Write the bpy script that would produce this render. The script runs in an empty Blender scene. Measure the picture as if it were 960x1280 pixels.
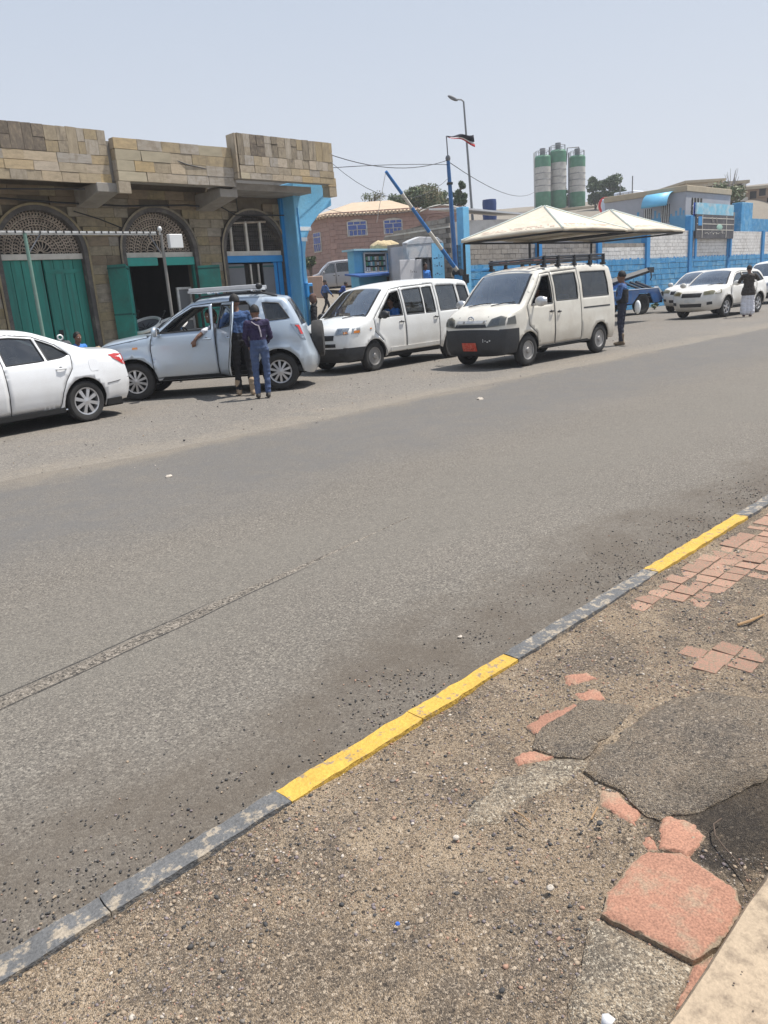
import bpy, bmesh, math, random
import numpy as np
from mathutils import Vector, Matrix, noise
from mathutils.geometry import delaunay_2d_cdt
from mathutils.bvhtree import BVHTree
random.seed(7); np.random.seed(7)
HAZE = True
SC = bpy.context.scene; COL = SC.collection
R = math.radians
# ------------------------------------------------------------------ camera
CAM_H = 1.65; FOC = 961.0; PITCH = R(15.7); ROLL = R(4.04)
fw = np.array([0, math.cos(PITCH), -math.sin(PITCH)]); r0 = np.array([1., 0, 0]); u0 = np.cross(r0, fw)
RT = math.cos(ROLL)*r0 - math.sin(ROLL)*u0; UPV = math.sin(ROLL)*r0 + math.cos(ROLL)*u0
cd = bpy.data.cameras.new('camera'); cam = bpy.data.objects.new('camera', cd); COL.objects.link(cam); SC.camera = cam
cam.matrix_world = Matrix([[RT[i], UPV[i], -fw[i], (0, 0, CAM_H)[i]] for i in range(3)] + [[0, 0, 0, 1]])
cd.sensor_fit = 'VERTICAL'; cd.sensor_height = 24; cd.lens = FOC/1280*24; cd.clip_end = 3000; cd.clip_start = .05
# ------------------------------------------------------------------ sky, sun, exposure
SUN_AZ = R(74); SUN_EL = R(66)      # azimuth clockwise from +Y
w = bpy.data.worlds.new('World'); SC.world = w; w.use_nodes = True
nt = w.node_tree; nt.nodes.clear()
sky = nt.nodes.new('ShaderNodeTexSky'); sky.sky_type = 'NISHITA'; sky.sun_disc = False
sky.sun_elevation = SUN_EL; sky.sun_rotation = SUN_AZ; sky.dust_density = 6.0; sky.air_density = 1.0; sky.ozone_density = 1.0
hz = nt.nodes.new('ShaderNodeMixRGB'); hz.blend_type = 'MIX'; hz.inputs[0].default_value = .9
wtc = nt.nodes.new('ShaderNodeTexCoord'); wsp = nt.nodes.new('ShaderNodeSeparateXYZ'); wr = nt.nodes.new('ShaderNodeValToRGB')      # dusty heat haze: palest low down, all round the sky
wr.color_ramp.elements[0].position = .02; wr.color_ramp.elements[0].color = (.640, .675, .735, 1); wr.color_ramp.elements[1].position = .9; wr.color_ramp.elements[1].color = (.36, .46, .64, 1)
e_ = wr.color_ramp.elements.new(.34); e_.color = (.485, .548, .650, 1); wm = nt.nodes.new('ShaderNodeVectorMath'); wm.operation = 'SCALE'; wm.inputs['Scale'].default_value = 10.
nt.links.new(wtc.outputs['Generated'], wsp.inputs[0]); nt.links.new(wsp.outputs[2], wr.inputs[0]); nt.links.new(wr.outputs[0], wm.inputs[0]); nt.links.new(wm.outputs[0], hz.inputs[2])
bg = nt.nodes.new('ShaderNodeBackground'); bg.inputs['Strength'].default_value = .10
wo = nt.nodes.new('ShaderNodeOutputWorld')
nt.links.new(sky.outputs[0], hz.inputs[1]); nt.links.new(hz.outputs[0], bg.inputs[0]); nt.links.new(bg.outputs[0], wo.inputs[0])
sl = bpy.data.lights.new('sun', 'SUN'); sl.energy = 4.7; sl.angle = R(.6); sl.color = (1, .955, .89)
so = bpy.data.objects.new('sun', sl); COL.objects.link(so)
sd = Vector((math.sin(SUN_AZ)*math.cos(SUN_EL), math.cos(SUN_AZ)*math.cos(SUN_EL), math.sin(SUN_EL)))
so.rotation_euler = sd.to_track_quat('Z', 'Y').to_euler(); so.location = (20, 5, 40)
SC.view_settings.view_transform = 'Standard'; SC.view_settings.look = 'None'; SC.view_settings.gamma = 1
SC.view_settings.use_curve_mapping = False; SC.view_settings.exposure = 0.30
# ------------------------------------------------------------------ frames: u runs along the road, v across it
AZ = R(46); UD = np.array([math.sin(AZ), math.cos(AZ), 0]); VD = np.array([-math.cos(AZ), math.sin(AZ), 0]); ROT = R(44)
def uv(U, V, Z=0): return Vector(U*UD + V*VD + np.array([0, 0, Z]))
def ray(px, py):
    d = fw*FOC + RT*(px-480) - UPV*(py-640); return d/d[1]
def G(px, py, z=0):
    d = ray(px, py); return np.array([0, 0, CAM_H]) + d*((z-CAM_H)/d[2])
def P(px, py, Y): return np.array([0, 0, CAM_H]) + ray(px, py)*Y
def ss(a, b, x):
    t = np.clip((x-a)/(b-a), 0, 1); return t*t*(3-2*t)
def TZ(U, V):
    """height of the land: flat by the road, a rising yard behind the gate, hills beyond"""
    U = np.asarray(U, float); V = np.asarray(V, float)
    X = U*UD[0]+V*VD[0]; Y = U*UD[1]+V*VD[1]; r = np.sqrt(X*X+Y*Y)
    yard = np.interp(V, [17.5, 20, 23, 31, 35, 39.5, 48, 60], [0, .4, .75, .95, 1.6, 2.5, 3.2, 4])
    far = np.interp(r, [40, 60, 100, 130, 170, 260, 900], [0, 3.2, 9.0, 12.6, 17, 21, 21])
    left = np.maximum(yard, far*ss(30, 50, V))
    right = np.maximum(2.3*ss(21.05, 21.2, V), far*ss(24, 36, V))
    k = ss(25.3, 26.3, U-np.clip(V-21.6, 0, 60)*1.0)
    return left*(1-k)*ss(14, 16.5, U+np.maximum(V-21, 0)*5) + right*k
# ------------------------------------------------------------------ materials
MATS = {}
def mat(name, col, rough=.75, var=.12, scale=3., bump=0., bscale=40., metal=0., rand=0., coat=0., spec=.5, stain=None, stain_scale=1.2, stain_amt=.5, huerand=0., fine=0., emit=None, alpha=1, rim=None, lim=(.47, .66), streak=None):
    if name in MATS: return MATS[name]
    m = bpy.data.materials.new(name); m.use_nodes = True; t = m.node_tree; N = t.nodes; L = t.links
    b = N['Principled BSDF']; b.inputs['Roughness'].default_value = rough; b.inputs['Metallic'].default_value = metal
    b.inputs['Specular IOR Level'].default_value = spec
    if coat: b.inputs['Coat Weight'].default_value = coat; b.inputs['Coat Roughness'].default_value = .06
    tc = N.new('ShaderNodeTexCoord'); vec = tc.outputs['Object']
    if rand or huerand:
        oi = N.new('ShaderNodeObjectInfo'); ad = N.new('ShaderNodeVectorMath'); ad.operation = 'ADD'
        cm = N.new('ShaderNodeCombineXYZ'); ml = N.new('ShaderNodeMath'); ml.operation = 'MULTIPLY'; ml.inputs[1].default_value = 37.
        L.new(oi.outputs['Random'], ml.inputs[0]); L.new(ml.outputs[0], cm.inputs[0]); L.new(ml.outputs[0], cm.inputs[1])
        L.new(vec, ad.inputs[0]); L.new(cm.outputs[0], ad.inputs[1]); vec = ad.outputs[0]
    n = N.new('ShaderNodeTexNoise'); n.inputs['Scale'].default_value = scale; n.inputs['Detail'].default_value = 6; n.inputs['Roughness'].default_value = .62
    L.new(vec, n.inputs['Vector'])
    mr = N.new('ShaderNodeMapRange'); mr.inputs[1].default_value = .25; mr.inputs[2].default_value = .75
    mr.inputs[3].default_value = 1-var; mr.inputs[4].default_value = 1+var; L.new(n.outputs[0], mr.inputs[0])
    val = mr.outputs[0]
    if fine:
        n2 = N.new('ShaderNodeTexNoise'); n2.inputs['Scale'].default_value = bscale; n2.inputs['Detail'].default_value = 3
        L.new(vec, n2.inputs['Vector']); m2 = N.new('ShaderNodeMapRange'); m2.inputs[1].default_value = .3; m2.inputs[2].default_value = .7
        m2.inputs[3].default_value = 1-fine; m2.inputs[4].default_value = 1+fine; L.new(n2.outputs[0], m2.inputs[0])
        mm = N.new('ShaderNodeMath'); mm.operation = 'MULTIPLY'; L.new(val, mm.inputs[0]); L.new(m2.outputs[0], mm.inputs[1]); val = mm.outputs[0]
    if rand:
        m3 = N.new('ShaderNodeMapRange'); m3.inputs[3].default_value = 1-rand; m3.inputs[4].default_value = 1+rand; L.new(oi.outputs['Random'], m3.inputs[0])
        mm = N.new('ShaderNodeMath'); mm.operation = 'MULTIPLY'; L.new(val, mm.inputs[0]); L.new(m3.outputs[0], mm.inputs[1]); val = mm.outputs[0]
    base = N.new('ShaderNodeRGB'); base.outputs[0].default_value = (*col, 1); cur = base.outputs[0]
    if huerand:
        wn = N.new('ShaderNodeTexWhiteNoise'); wn.noise_dimensions = '1D'; L.new(oi.outputs['Random'], wn.inputs['W'])
        hs = N.new('ShaderNodeHueSaturation'); m4 = N.new('ShaderNodeMapRange'); m4.inputs[3].default_value = .5-huerand; m4.inputs[4].default_value = .5+huerand
        L.new(wn.outputs['Value'], m4.inputs[0]); L.new(m4.outputs[0], hs.inputs['Hue']); L.new(cur, hs.inputs['Color'])
        m5 = N.new('ShaderNodeMapRange'); m5.inputs[3].default_value = .55; m5.inputs[4].default_value = 1.25; L.new(wn.outputs['Value'], m5.inputs[0]); L.new(m5.outputs[0], hs.inputs['Saturation']); cur = hs.outputs[0]
    if stain:
        n3 = N.new('ShaderNodeTexNoise'); n3.inputs['Scale'].default_value = stain_scale; n3.inputs['Detail'].default_value = 7; n3.inputs['Roughness'].default_value = .7
        L.new(vec, n3.inputs['Vector']); m6 = N.new('ShaderNodeMapRange'); m6.inputs[1].default_value = lim[0]; m6.inputs[2].default_value = lim[1]; m6.inputs[4].default_value = stain_amt
        L.new(n3.outputs[0], m6.inputs[0]); mx = N.new('ShaderNodeMixRGB'); L.new(m6.outputs[0], mx.inputs[0]); L.new(cur, mx.inputs[1]); mx.inputs[2].default_value = (*stain, 1); cur = mx.outputs[0]
    if streak:
        mp = N.new('ShaderNodeVectorMath'); mp.operation = 'MULTIPLY'; L.new(vec, mp.inputs[0]); mp.inputs[1].default_value = (5., 5., .7); ns = N.new('ShaderNodeTexNoise'); ns.inputs['Scale'].default_value = 1.; ns.inputs['Detail'].default_value = 7; ns.inputs['Roughness'].default_value = .7; L.new(mp.outputs[0], ns.inputs['Vector'])
        ms = N.new('ShaderNodeMapRange'); ms.inputs[1].default_value = .5; ms.inputs[2].default_value = .62; ms.inputs[4].default_value = .5; L.new(ns.outputs[0], ms.inputs[0]); xs_ = N.new('ShaderNodeMixRGB'); L.new(ms.outputs[0], xs_.inputs[0]); L.new(cur, xs_.inputs[1]); xs_.inputs[2].default_value = (*streak, 1); cur = xs_.outputs[0]
    if rim: cur = rim_mix(N, L, vec, cur, rim)
    mu = N.new('ShaderNodeVectorMath'); mu.operation = 'SCALE'; L.new(cur, mu.inputs[0]); L.new(val, mu.inputs['Scale']); L.new(mu.outputs[0], b.inputs['Base Color'])
    if bump:
        nb = N.new('ShaderNodeTexNoise'); nb.inputs['Scale'].default_value = bscale; nb.inputs['Detail'].default_value = 5; L.new(vec, nb.inputs['Vector'])
        bp = N.new('ShaderNodeBump'); bp.inputs['Strength'].default_value = bump; bp.inputs['Distance'].default_value = 1.2/bscale if bscale else .02
        L.new(nb.outputs[0], bp.inputs['Height']); L.new(bp.outputs[0], b.inputs['Normal'])
    if emit: b.inputs['Emission Color'].default_value = (*emit, 1); b.inputs['Emission Strength'].default_value = 1
    MATS[name] = m; return m
def rim_mix(N, L, vec, cur, dirt):
    """dirt packed on to a slab from its broken edges inwards ('rim' is the distance from the edge)"""
    at = N.new('ShaderNodeAttribute'); at.attribute_name = 'rim'; n = N.new('ShaderNodeTexNoise'); n.inputs['Scale'].default_value = 13; n.inputs['Detail'].default_value = 8; n.inputs['Roughness'].default_value = .72
    L.new(vec, n.inputs['Vector']); s = N.new('ShaderNodeMath'); s.operation = 'MULTIPLY_ADD'; L.new(at.outputs['Fac'], s.inputs[0]); s.inputs[1].default_value = -.42; L.new(n.outputs[0], s.inputs[2])
    r = N.new('ShaderNodeMapRange'); r.inputs[1].default_value = .34; r.inputs[2].default_value = .50; L.new(s.outputs[0], r.inputs[0])
    x = N.new('ShaderNodeMixRGB'); L.new(r.outputs[0], x.inputs[0]); L.new(cur, x.inputs[1]); x.inputs[2].default_value = (*dirt, 1); return x.outputs[0]
def glass(name, tint, refl=.9, tr=.6, dust=.10):
    if name in MATS: return MATS[name]
    m = bpy.data.materials.new(name); m.use_nodes = True; t = m.node_tree; N = t.nodes; L = t.links; N.clear()
    o = N.new('ShaderNodeOutputMaterial'); tr_ = N.new('ShaderNodeBsdfTransparent'); tr_.inputs[0].default_value = (*[c*tr for c in tint], 1)
    gl = N.new('ShaderNodeBsdfGlossy'); gl.inputs['Roughness'].default_value = .03; gl.inputs['Color'].default_value = (.9, .95, 1, 1)
    df = N.new('ShaderNodeBsdfDiffuse'); df.inputs[0].default_value = (.35, .34, .3, 1)      # road dust on the pane
    tc = N.new('ShaderNodeTexCoord'); n = N.new('ShaderNodeTexNoise'); n.inputs['Scale'].default_value = 5; n.inputs['Detail'].default_value = 6; L.new(tc.outputs['Object'], n.inputs['Vector'])
    mr = N.new('ShaderNodeMapRange'); mr.inputs[1].default_value = .35; mr.inputs[2].default_value = .8; mr.inputs[3].default_value = .01; mr.inputs[4].default_value = dust; L.new(n.outputs[0], mr.inputs[0])
    fr = N.new('ShaderNodeFresnel'); fr.inputs[0].default_value = 1.75
    ml = N.new('ShaderNodeMath'); ml.operation = 'MULTIPLY'; ml.inputs[1].default_value = refl; L.new(fr.outputs[0], ml.inputs[0])
    m1 = N.new('ShaderNodeMixShader'); m2 = N.new('ShaderNodeMixShader')
    L.new(mr.outputs[0], m1.inputs[0]); L.new(tr_.outputs[0], m1.inputs[1]); L.new(df.outputs[0], m1.inputs[2])
    L.new(ml.outputs[0], m2.inputs[0]); L.new(m1.outputs[0], m2.inputs[1]); L.new(gl.outputs[0], m2.inputs[2]); L.new(m2.outputs[0], o.inputs[0])
    MATS[name] = m; return m
# ------------------------------------------------------------------ mesh builder
def frame(d):
    d = Vector(d).normalized(); a = Vector((0, 0, 1)) if abs(d.z) < .9 else Vector((1, 0, 0))
    x = d.cross(a).normalized(); return x, d.cross(x).normalized()
class MB:
    def __init__(s): s.v = []; s.f = []; s.m = []
    def add(s, vs, fs, m=0):
        o = len(s.v); s.v += [tuple(p) for p in vs]; s.f += [tuple(i+o for i in f) for f in fs]; s.m += [m]*len(fs); return s
    def box(s, c, d, m=0, rot=None, taper=0):
        x, y, z = [k/2 for k in d]; vs = []
        for k in (-1, 1):
            q = 1-taper if k > 0 else 1
            vs += [Vector((-x*q, -y*q, k*z)), Vector((x*q, -y*q, k*z)), Vector((x*q, y*q, k*z)), Vector((-x*q, y*q, k*z))]
        if rot is not None: vs = [rot @ p for p in vs]
        c = Vector(c)
        return s.add([p+c for p in vs], [(3, 2, 1, 0), (4, 5, 6, 7), (0, 1, 5, 4), (1, 2, 6, 5), (2, 3, 7, 6), (3, 0, 4, 7)], m)
    def b2(s, a, b, m=0): return s.box([(i+j)/2 for i, j in zip(a, b)], [abs(j-i) for i, j in zip(a, b)], m)
    def tube(s, pts, r, n=8, m=0, cap=True):
        pts = [Vector(p) for p in pts]; rr = r if isinstance(r, (list, tuple)) else [r]*len(pts); vs = []; fs = []
        for i, p in enumerate(pts):
            d = pts[min(i+1, len(pts)-1)] - pts[max(i-1, 0)]
            if i == 0: x, y = frame(d)
            else:
                d.normalize(); x = (x - d*x.dot(d)).normalized(); y = d.cross(x)
            for k in range(n):
                a = 2*math.pi*k/n; vs.append(p + (x*math.cos(a)+y*math.sin(a))*rr[i])
        for i in range(len(pts)-1):
            for k in range(n):
                a = i*n+k; b = i*n+(k+1) % n; fs.append((a, b, b+n, a+n))
        if cap: fs.append(tuple(range(n))[::-1]); fs.append(tuple(range((len(pts)-1)*n, len(pts)*n)))
        return s.add(vs, fs, m)
    def lathe(s, prof, c=(0, 0, 0), axis=(0, 0, 1), n=24, m=0, close=False):
        c = Vector(c); a = Vector(axis).normalized(); x, y = frame(a); vs = []; fs = []
        for r, h in prof:
            for k in range(n):
                t = 2*math.pi*k/n; vs.append(c + a*h + (x*math.cos(t)+y*math.sin(t))*r)
        q = len(prof)
        for i in range(q if close else q-1):
            j = (i+1) % q
            for k in range(n): fs.append((i*n+k, i*n+(k+1) % n, j*n+(k+1) % n, j*n+k))
        if not close:
            if prof[0][0] > 1e-4: fs.append(tuple(range(n))[::-1])
            if prof[-1][0] > 1e-4: fs.append(tuple(range((q-1)*n, q*n)))
        return s.add(vs, fs, m)
    def prism(s, poly, ext, m=0):
        e = Vector(ext); p = [Vector(q) for q in poly]; n = len(p)
        return s.add(p+[q+e for q in p], [tuple(range(n))[::-1], tuple(range(n, 2*n))]+[(i, (i+1) % n, n+(i+1) % n, n+i) for i in range(n)], m)
    def ball(s, c, r, m=0, n=12, k=8, rot=None):
        r = r if isinstance(r, (tuple, list)) else (r, r, r); c = Vector(c); vs = []; fs = []
        for i in range(k+1):
            a = math.pi*i/k
            for j in range(n):
                b = 2*math.pi*j/n; q = Vector((r[0]*math.sin(a)*math.cos(b), r[1]*math.sin(a)*math.sin(b), r[2]*math.cos(a)))
                vs.append(c + (rot @ q if rot is not None else q))
        for i in range(k):
            for j in range(n): fs.append((i*n+j, (i+1)*n+j, (i+1)*n+(j+1) % n, i*n+(j+1) % n))
        return s.add(vs, fs, m)
def mesh_obj(name, vs, fs, mats, mi=None, parent=None, smooth=35, weld=False, fixn=True):
    me = bpy.data.meshes.new(name); me.from_pydata([tuple(p) for p in vs], [], fs)
    for m in (mats if isinstance(mats, (list, tuple)) else [mats]): me.materials.append(m)
    if mi is not None: me.polygons.foreach_set('material_index', mi)
    if weld or fixn:
        bm = bmesh.new(); bm.from_mesh(me)
        if weld: bmesh.ops.remove_doubles(bm, verts=bm.verts, dist=2e-4)
        if fixn: bmesh.ops.recalc_face_normals(bm, faces=bm.faces)
        bm.to_mesh(me); bm.free()
    if smooth:
        me.shade_smooth(); me.set_sharp_from_angle(angle=R(smooth))
    me.update(); o = bpy.data.objects.new(name, me); COL.objects.link(o)
    if parent is not None: o.parent = parent
    return o
def build(name, mb, mats, parent=None, smooth=35, bevel=0, fixn=True):
    o = mesh_obj(name, mb.v, mb.f, mats, mb.m, parent, smooth, fixn=fixn)
    if bevel:
        b = o.modifiers.new('bevel', 'BEVEL'); b.width = bevel; b.segments = 1; b.limit_method = 'ANGLE'
    return o
def tag(o, label=None, cat=None, group=None, kind=None):
    for k, v_ in (('label', label), ('category', cat), ('group', group), ('kind', kind)):
        if v_: o[k] = v_
    return o
def thing(name, label, cat, loc=(0, 0, 0), rz=0., group=None, scale=1.):
    o = bpy.data.objects.new(name, None); COL.objects.link(o); o.empty_display_size = .2
    o.location = loc; o.rotation_euler = (0, 0, rz); o.scale = (scale,)*3; return tag(o, label, cat, group)
def place(o, loc, rz=0.): o.location = loc; o.rotation_euler = (0, 0, rz); return o
def copy_tree(o, parent=None):
    c = o.copy(); COL.objects.link(c); c.parent = parent
    for ch in [k for k in o.children]: copy_tree(ch, c)
    return c
_unit = {}
def piece(name, c, d, m, parent, rot=(0, 0, 0), tag_='b', jit=.0):
    """a cheap shared box (one of a few slightly uneven ones) scaled into one stone, block, board or tile"""
    key = (m.name, tag_, random.randrange(4) if jit else 0)
    if key not in _unit:
        mb = MB(); mb.box((0, 0, 0), (1, 1, 1)); vs = [Vector(p) for p in mb.v]
        if jit: vs = [p + Vector([random.uniform(-jit, jit) for _ in range(3)]) for p in vs]
        me = bpy.data.meshes.new(name); me.from_pydata([tuple(p) for p in vs], [], mb.f); me.materials.append(m); me.update(); _unit[key] = me
    o = bpy.data.objects.new(name, _unit[key]); COL.objects.link(o); o.parent = parent; o.location = c; o.scale = d; o.rotation_euler = rot
    return o
# ------------------------------------------------------------------ ground materials
DIRT = (.255, .195, .133)
def ground_mat(name, base, pale, dark, cell=95., dust=None, bands=(), contrast=.6, patch=1.1, bump=.5, patchcol=None, patchlim=(.52, .62), patchamt=.6, grit=None, soot_shade=(), rim=None, grits=.86, dirtpatch=None):
    m = bpy.data.materials.new(name); m.use_nodes = True; t = m.node_tree; N = t.nodes; L = t.links; b = N['Principled BSDF']
    b.inputs['Roughness'].default_value = .88; b.inputs['Specular IOR Level'].default_value = .3
    tc = N.new('ShaderNodeTexCoord'); vec = tc.outputs['Object']
    def noise_(sc, det=5, ro=.6):
        n = N.new('ShaderNodeTexNoise'); n.inputs['Scale'].default_value = sc; n.inputs['Detail'].default_value = det; n.inputs['Roughness'].default_value = ro; L.new(vec, n.inputs['Vector']); return n.outputs[0]
    def rng(s, a, b_, c=0., d=1.):
        r = N.new('ShaderNodeMapRange'); r.inputs[1].default_value = a; r.inputs[2].default_value = b_; r.inputs[3].default_value = c; r.inputs[4].default_value = d; L.new(s, r.inputs[0]); return r.outputs[0]
    def mix(f, a, c):
        x = N.new('ShaderNodeMixRGB')
        if hasattr(f, 'links'): L.new(f, x.inputs[0])
        else: x.inputs[0].default_value = f
        for i, q in ((1, a), (2, c)):
            if isinstance(q, tuple): x.inputs[i].default_value = (*q, 1)
            else: L.new(q, x.inputs[i])
        return x.outputs[0]
    def mul(a, c):
        x = N.new('ShaderNodeMath'); x.operation = 'MULTIPLY'
        for i, q in ((0, a), (1, c)):
            if hasattr(q, 'links'): L.new(q, x.inputs[i])
            else: x.inputs[i].default_value = q
        return x.outputs[0]
    vo = N.new('ShaderNodeTexVoronoi'); vo.inputs['Scale'].default_value = cell; L.new(vec, vo.inputs['Vector'])
    vo2 = N.new('ShaderNodeTexVoronoi'); vo2.inputs['Scale'].default_value = cell*.68; L.new(vec, vo2.inputs['Vector'])
    sx = N.new('ShaderNodeSeparateColor'); L.new(vo.outputs['Color'], sx.inputs[0])
    sy = N.new('ShaderNodeSeparateColor'); L.new(vo2.outputs['Color'], sy.inputs[0])
    c = mix(rng(noise_(patch, 7, .65), .35, .68), base, tuple(k*1.13 for k in base))
    if patchcol: c = mix(rng(noise_(patch*1.7, 8, .7), *patchlim, 0, patchamt), c, patchcol)
    if dirtpatch: c = mix(mul(rng(noise_(1.7, 8, .72), .46, .56), rng(noise_(17, 5, .7), .3, .5)), c, dirtpatch)
    if rim: c = rim_mix(N, L, vec, c, rim)
    big = noise_(7, 6, .7)
    c = mix(mul(rng(sx.outputs[0], .62, .95), contrast), c, pale)
    c = mix(mul(rng(sx.outputs[1], .66, .9), contrast), c, dark)
    c = mix(mul(rng(sy.outputs[2], grits, grits+.03), contrast*.9), c, dark)
    gv = N.new('ShaderNodeTexVoronoi'); gv.inputs['Scale'].default_value = cell*.23; L.new(vec, gv.inputs['Vector']); sg_ = N.new('ShaderNodeSeparateColor'); L.new(gv.outputs['Color'], sg_.inputs[0])
    if dirtpatch: c = mix(mul(rng(sg_.outputs[1], .90, .92), rng(gv.outputs['Distance'], .25, .4, 1, 0)), c, dark); c = mix(mul(rng(sg_.outputs[2], .93, .94), rng(gv.outputs['Distance'], .25, .4, 1, 0)), c, pale)
    c = mix(mul(rng(sy.outputs[0], .93, .95), contrast*.8), c, pale)
    c = mix(rng(big, .35, .7, 0, .13), c, dark)
    sep = N.new('ShaderNodeSeparateXYZ'); L.new(vec, sep.inputs[0])
    wob = noise_(.9, 6, .65); wv = N.new('ShaderNodeMath'); wv.operation = 'MULTIPLY_ADD'; L.new(wob, wv.inputs[0]); wv.inputs[1].default_value = 1.6
    sb = N.new('ShaderNodeMath'); sb.operation = 'SUBTRACT'; L.new(sep.outputs[1], sb.inputs[0]); sb.inputs[1].default_value = .8; L.new(sb.outputs[0], wv.inputs[2])
    for (v0, v1, v2, v3, colr, amt) in bands:
        f1 = rng(wv.outputs[0], v0, v1); f2 = rng(wv.outputs[0], v2, v3, 1, 0)
        c = mix(mul(mul(mul(f1, f2), rng(noise_(2.3, 7, .7), .3, .62, .25, 1)), amt), c, colr)
    for (su, sv, sr, amt) in soot_shade:  # dark patch: soot plus a plant's dappled shadow, painted into the colour
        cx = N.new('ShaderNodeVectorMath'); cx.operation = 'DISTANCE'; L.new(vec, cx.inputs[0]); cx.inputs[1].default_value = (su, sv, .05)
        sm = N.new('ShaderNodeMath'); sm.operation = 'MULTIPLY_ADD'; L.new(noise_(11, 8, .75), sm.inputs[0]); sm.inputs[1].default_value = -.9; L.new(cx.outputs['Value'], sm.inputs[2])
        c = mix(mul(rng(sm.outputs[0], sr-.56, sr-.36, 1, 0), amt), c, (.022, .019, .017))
    L.new(c, b.inputs['Base Color'])
    bp = N.new('ShaderNodeBump'); bp.inputs['Strength'].default_value = bump; bp.inputs['Distance'].default_value = .006
    ad = N.new('ShaderNodeMath'); ad.operation = 'MULTIPLY_ADD'; L.new(vo.outputs['Distance'], ad.inputs[0]); ad.inputs[1].default_value = -60./95*cell/60; L.new(noise_(cell*2.2, 3), ad.inputs[2])
    L.new(ad.outputs[0], bp.inputs['Height']); L.new(bp.outputs[0], b.inputs['Normal'])
    MATS[name] = m; return m
M_road = ground_mat('asphalt', (.160, .142, .120), (.36, .325, .27), (.060, .055, .050), cell=150, contrast=.58, patch=.5,
    bands=[(1.6, 1.9, 2.35, 2.75, (.108, .088, .068), .8), (3.0, 3.5, 4.3, 5.0, (.175, .160, .136), .5), (5.0, 6.2, 8.0, 8.6, (.132, .128, .124), .7), (8.2, 8.5, 8.8, 9.0, (.26, .22, .17), .45)])
M_ground = ground_mat('dusty_ground', (.175, .160, .140), (.33, .29, .24), (.08, .072, .065), cell=80, contrast=.6, patch=.35, patchcol=(.225, .195, .16), patchamt=.6,
    bands=[(8.0, 8.5, 8.9, 9.4, (.27, .23, .175), .4), (24., 28., 200., 300., (.27, .225, .165), .6)])
M_dirt = ground_mat('pavement_dirt', (.325, .242, .16), (.58, .47, .35), (.075, .06, .048), cell=250, contrast=.72, patch=1.5, bump=.75, grits=.85, dirtpatch=(.185, .145, .106), patchcol=(.46, .35, .235), patchlim=(.48, .56), patchamt=.9, soot_shade=[(2.16, .70, .33, .8)])  # its dark spot paints soot and an unseen plant's shade together
M_patch = ground_mat('old_asphalt_patch', (.295, .232, .168), (.55, .46, .36), (.085, .075, .066), cell=230, contrast=.7, grits=.86, dirtpatch=(.2, .165, .13), patch=2.5, bump=.9, patchcol=(.33, .27, .20), patchamt=.8, soot_shade=[(2.2, .66, .26, .35)], rim=DIRT)
M_conc = ground_mat('broken_concrete', (.34, .27, .19), (.6, .52, .4), (.10, .085, .07), cell=220, contrast=.8, dirtpatch=(.2, .165, .125), patch=3, bump=.7, rim=DIRT, patchcol=(.26, .21, .155), patchamt=.6)
M_soot_shade = ground_mat('soot_shade_dirt', (.030, .026, .024), (.14, .12, .10), (.012, .012, .012), cell=120, contrast=.55, patch=4, bump=.9)
M_red = mat('terracotta', (.35, .176, .116), .85, .16, 9, bump=.5, bscale=160, rand=.12, stain=(.27, .205, .14), stain_scale=9, stain_amt=.75, fine=.3, lim=(.5, .62), rim=DIRT)
M_yel = mat('yellow_paint', (.53, .335, .058), .8, .14, 12, bump=.5, bscale=70, stain=(.27, .20, .13), stain_scale=26, stain_amt=.95, fine=.10, lim=(.56, .61))
M_kerb = mat('dark_kerb_paint', (.115, .115, .115), .8, .25, 9, bump=.6, bscale=90, stain=(.34, .285, .215), stain_scale=19, stain_amt=.9, fine=.2, lim=(.51, .58))
M_ledge = mat('sunlit_concrete', (.40, .31, .215), .85, .08, 6, bump=.35, bscale=120, stain=(.16, .12, .085), stain_scale=16, stain_amt=.75, fine=.08)
M_ledge_spot = mat('dark_pit', (.13, .10, .08), .9, .3, 30)
# ------------------------------------------------------------------ ground sheet, road, pavement, kerb
def grid_obj(name, us, vs, zf, m, kind='structure', parent=None, smooth=80):
    U, V = np.meshgrid(us, vs); Z = zf(U, V); n = len(us); k = len(vs)
    vt = np.stack([U.ravel(), V.ravel(), Z.ravel()], 1); I = np.arange(n*k).reshape(k, n)
    q = np.stack([I[:-1, :-1], I[:-1, 1:], I[1:, 1:], I[1:, :-1]], -1).reshape(-1, 4)
    me = bpy.data.meshes.new(name); me.from_pydata(vt.tolist(), [], q.tolist()); me.materials.append(m); me.shade_smooth()
    o = bpy.data.objects.new(name, me); COL.objects.link(o); o.parent = parent
    if kind: o['kind'] = kind
    if parent is None: o.rotation_euler = (0, 0, ROT)
    return o
gu = np.concatenate([np.array([-1500, -600, -250, -100, -50]), np.arange(-30, 14, 4), np.arange(14, 48, .5), np.arange(48, 140, 3), np.array([150, 170, 200, 240, 300, 420, 600, 1000, 1500])])
gv = np.concatenate([np.array([-1500, -600, -200, -60, -20, -8]), np.arange(-4, 16, 1.), np.arange(16, 21, .5), np.array([21, 21.05, 21.1, 21.15, 21.2, 21.3]), np.arange(21.5, 50, .5), np.arange(50, 170, 3), np.array([180, 220, 300, 450, 700, 1500])])
grid_obj('ground', gu, gv, lambda U, V: TZ(U, V)-.006, M_ground)
def nz(x, y, s, o=3): return noise.fractal(Vector((x*s, y*s, 1.7)), 1., 2., o)
NZ = np.vectorize(nz)
def edge_v(u): return 8.75 - .02*u + .22*nz(u, 0, .35) + .07*nz(u, 5, 2.)
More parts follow.
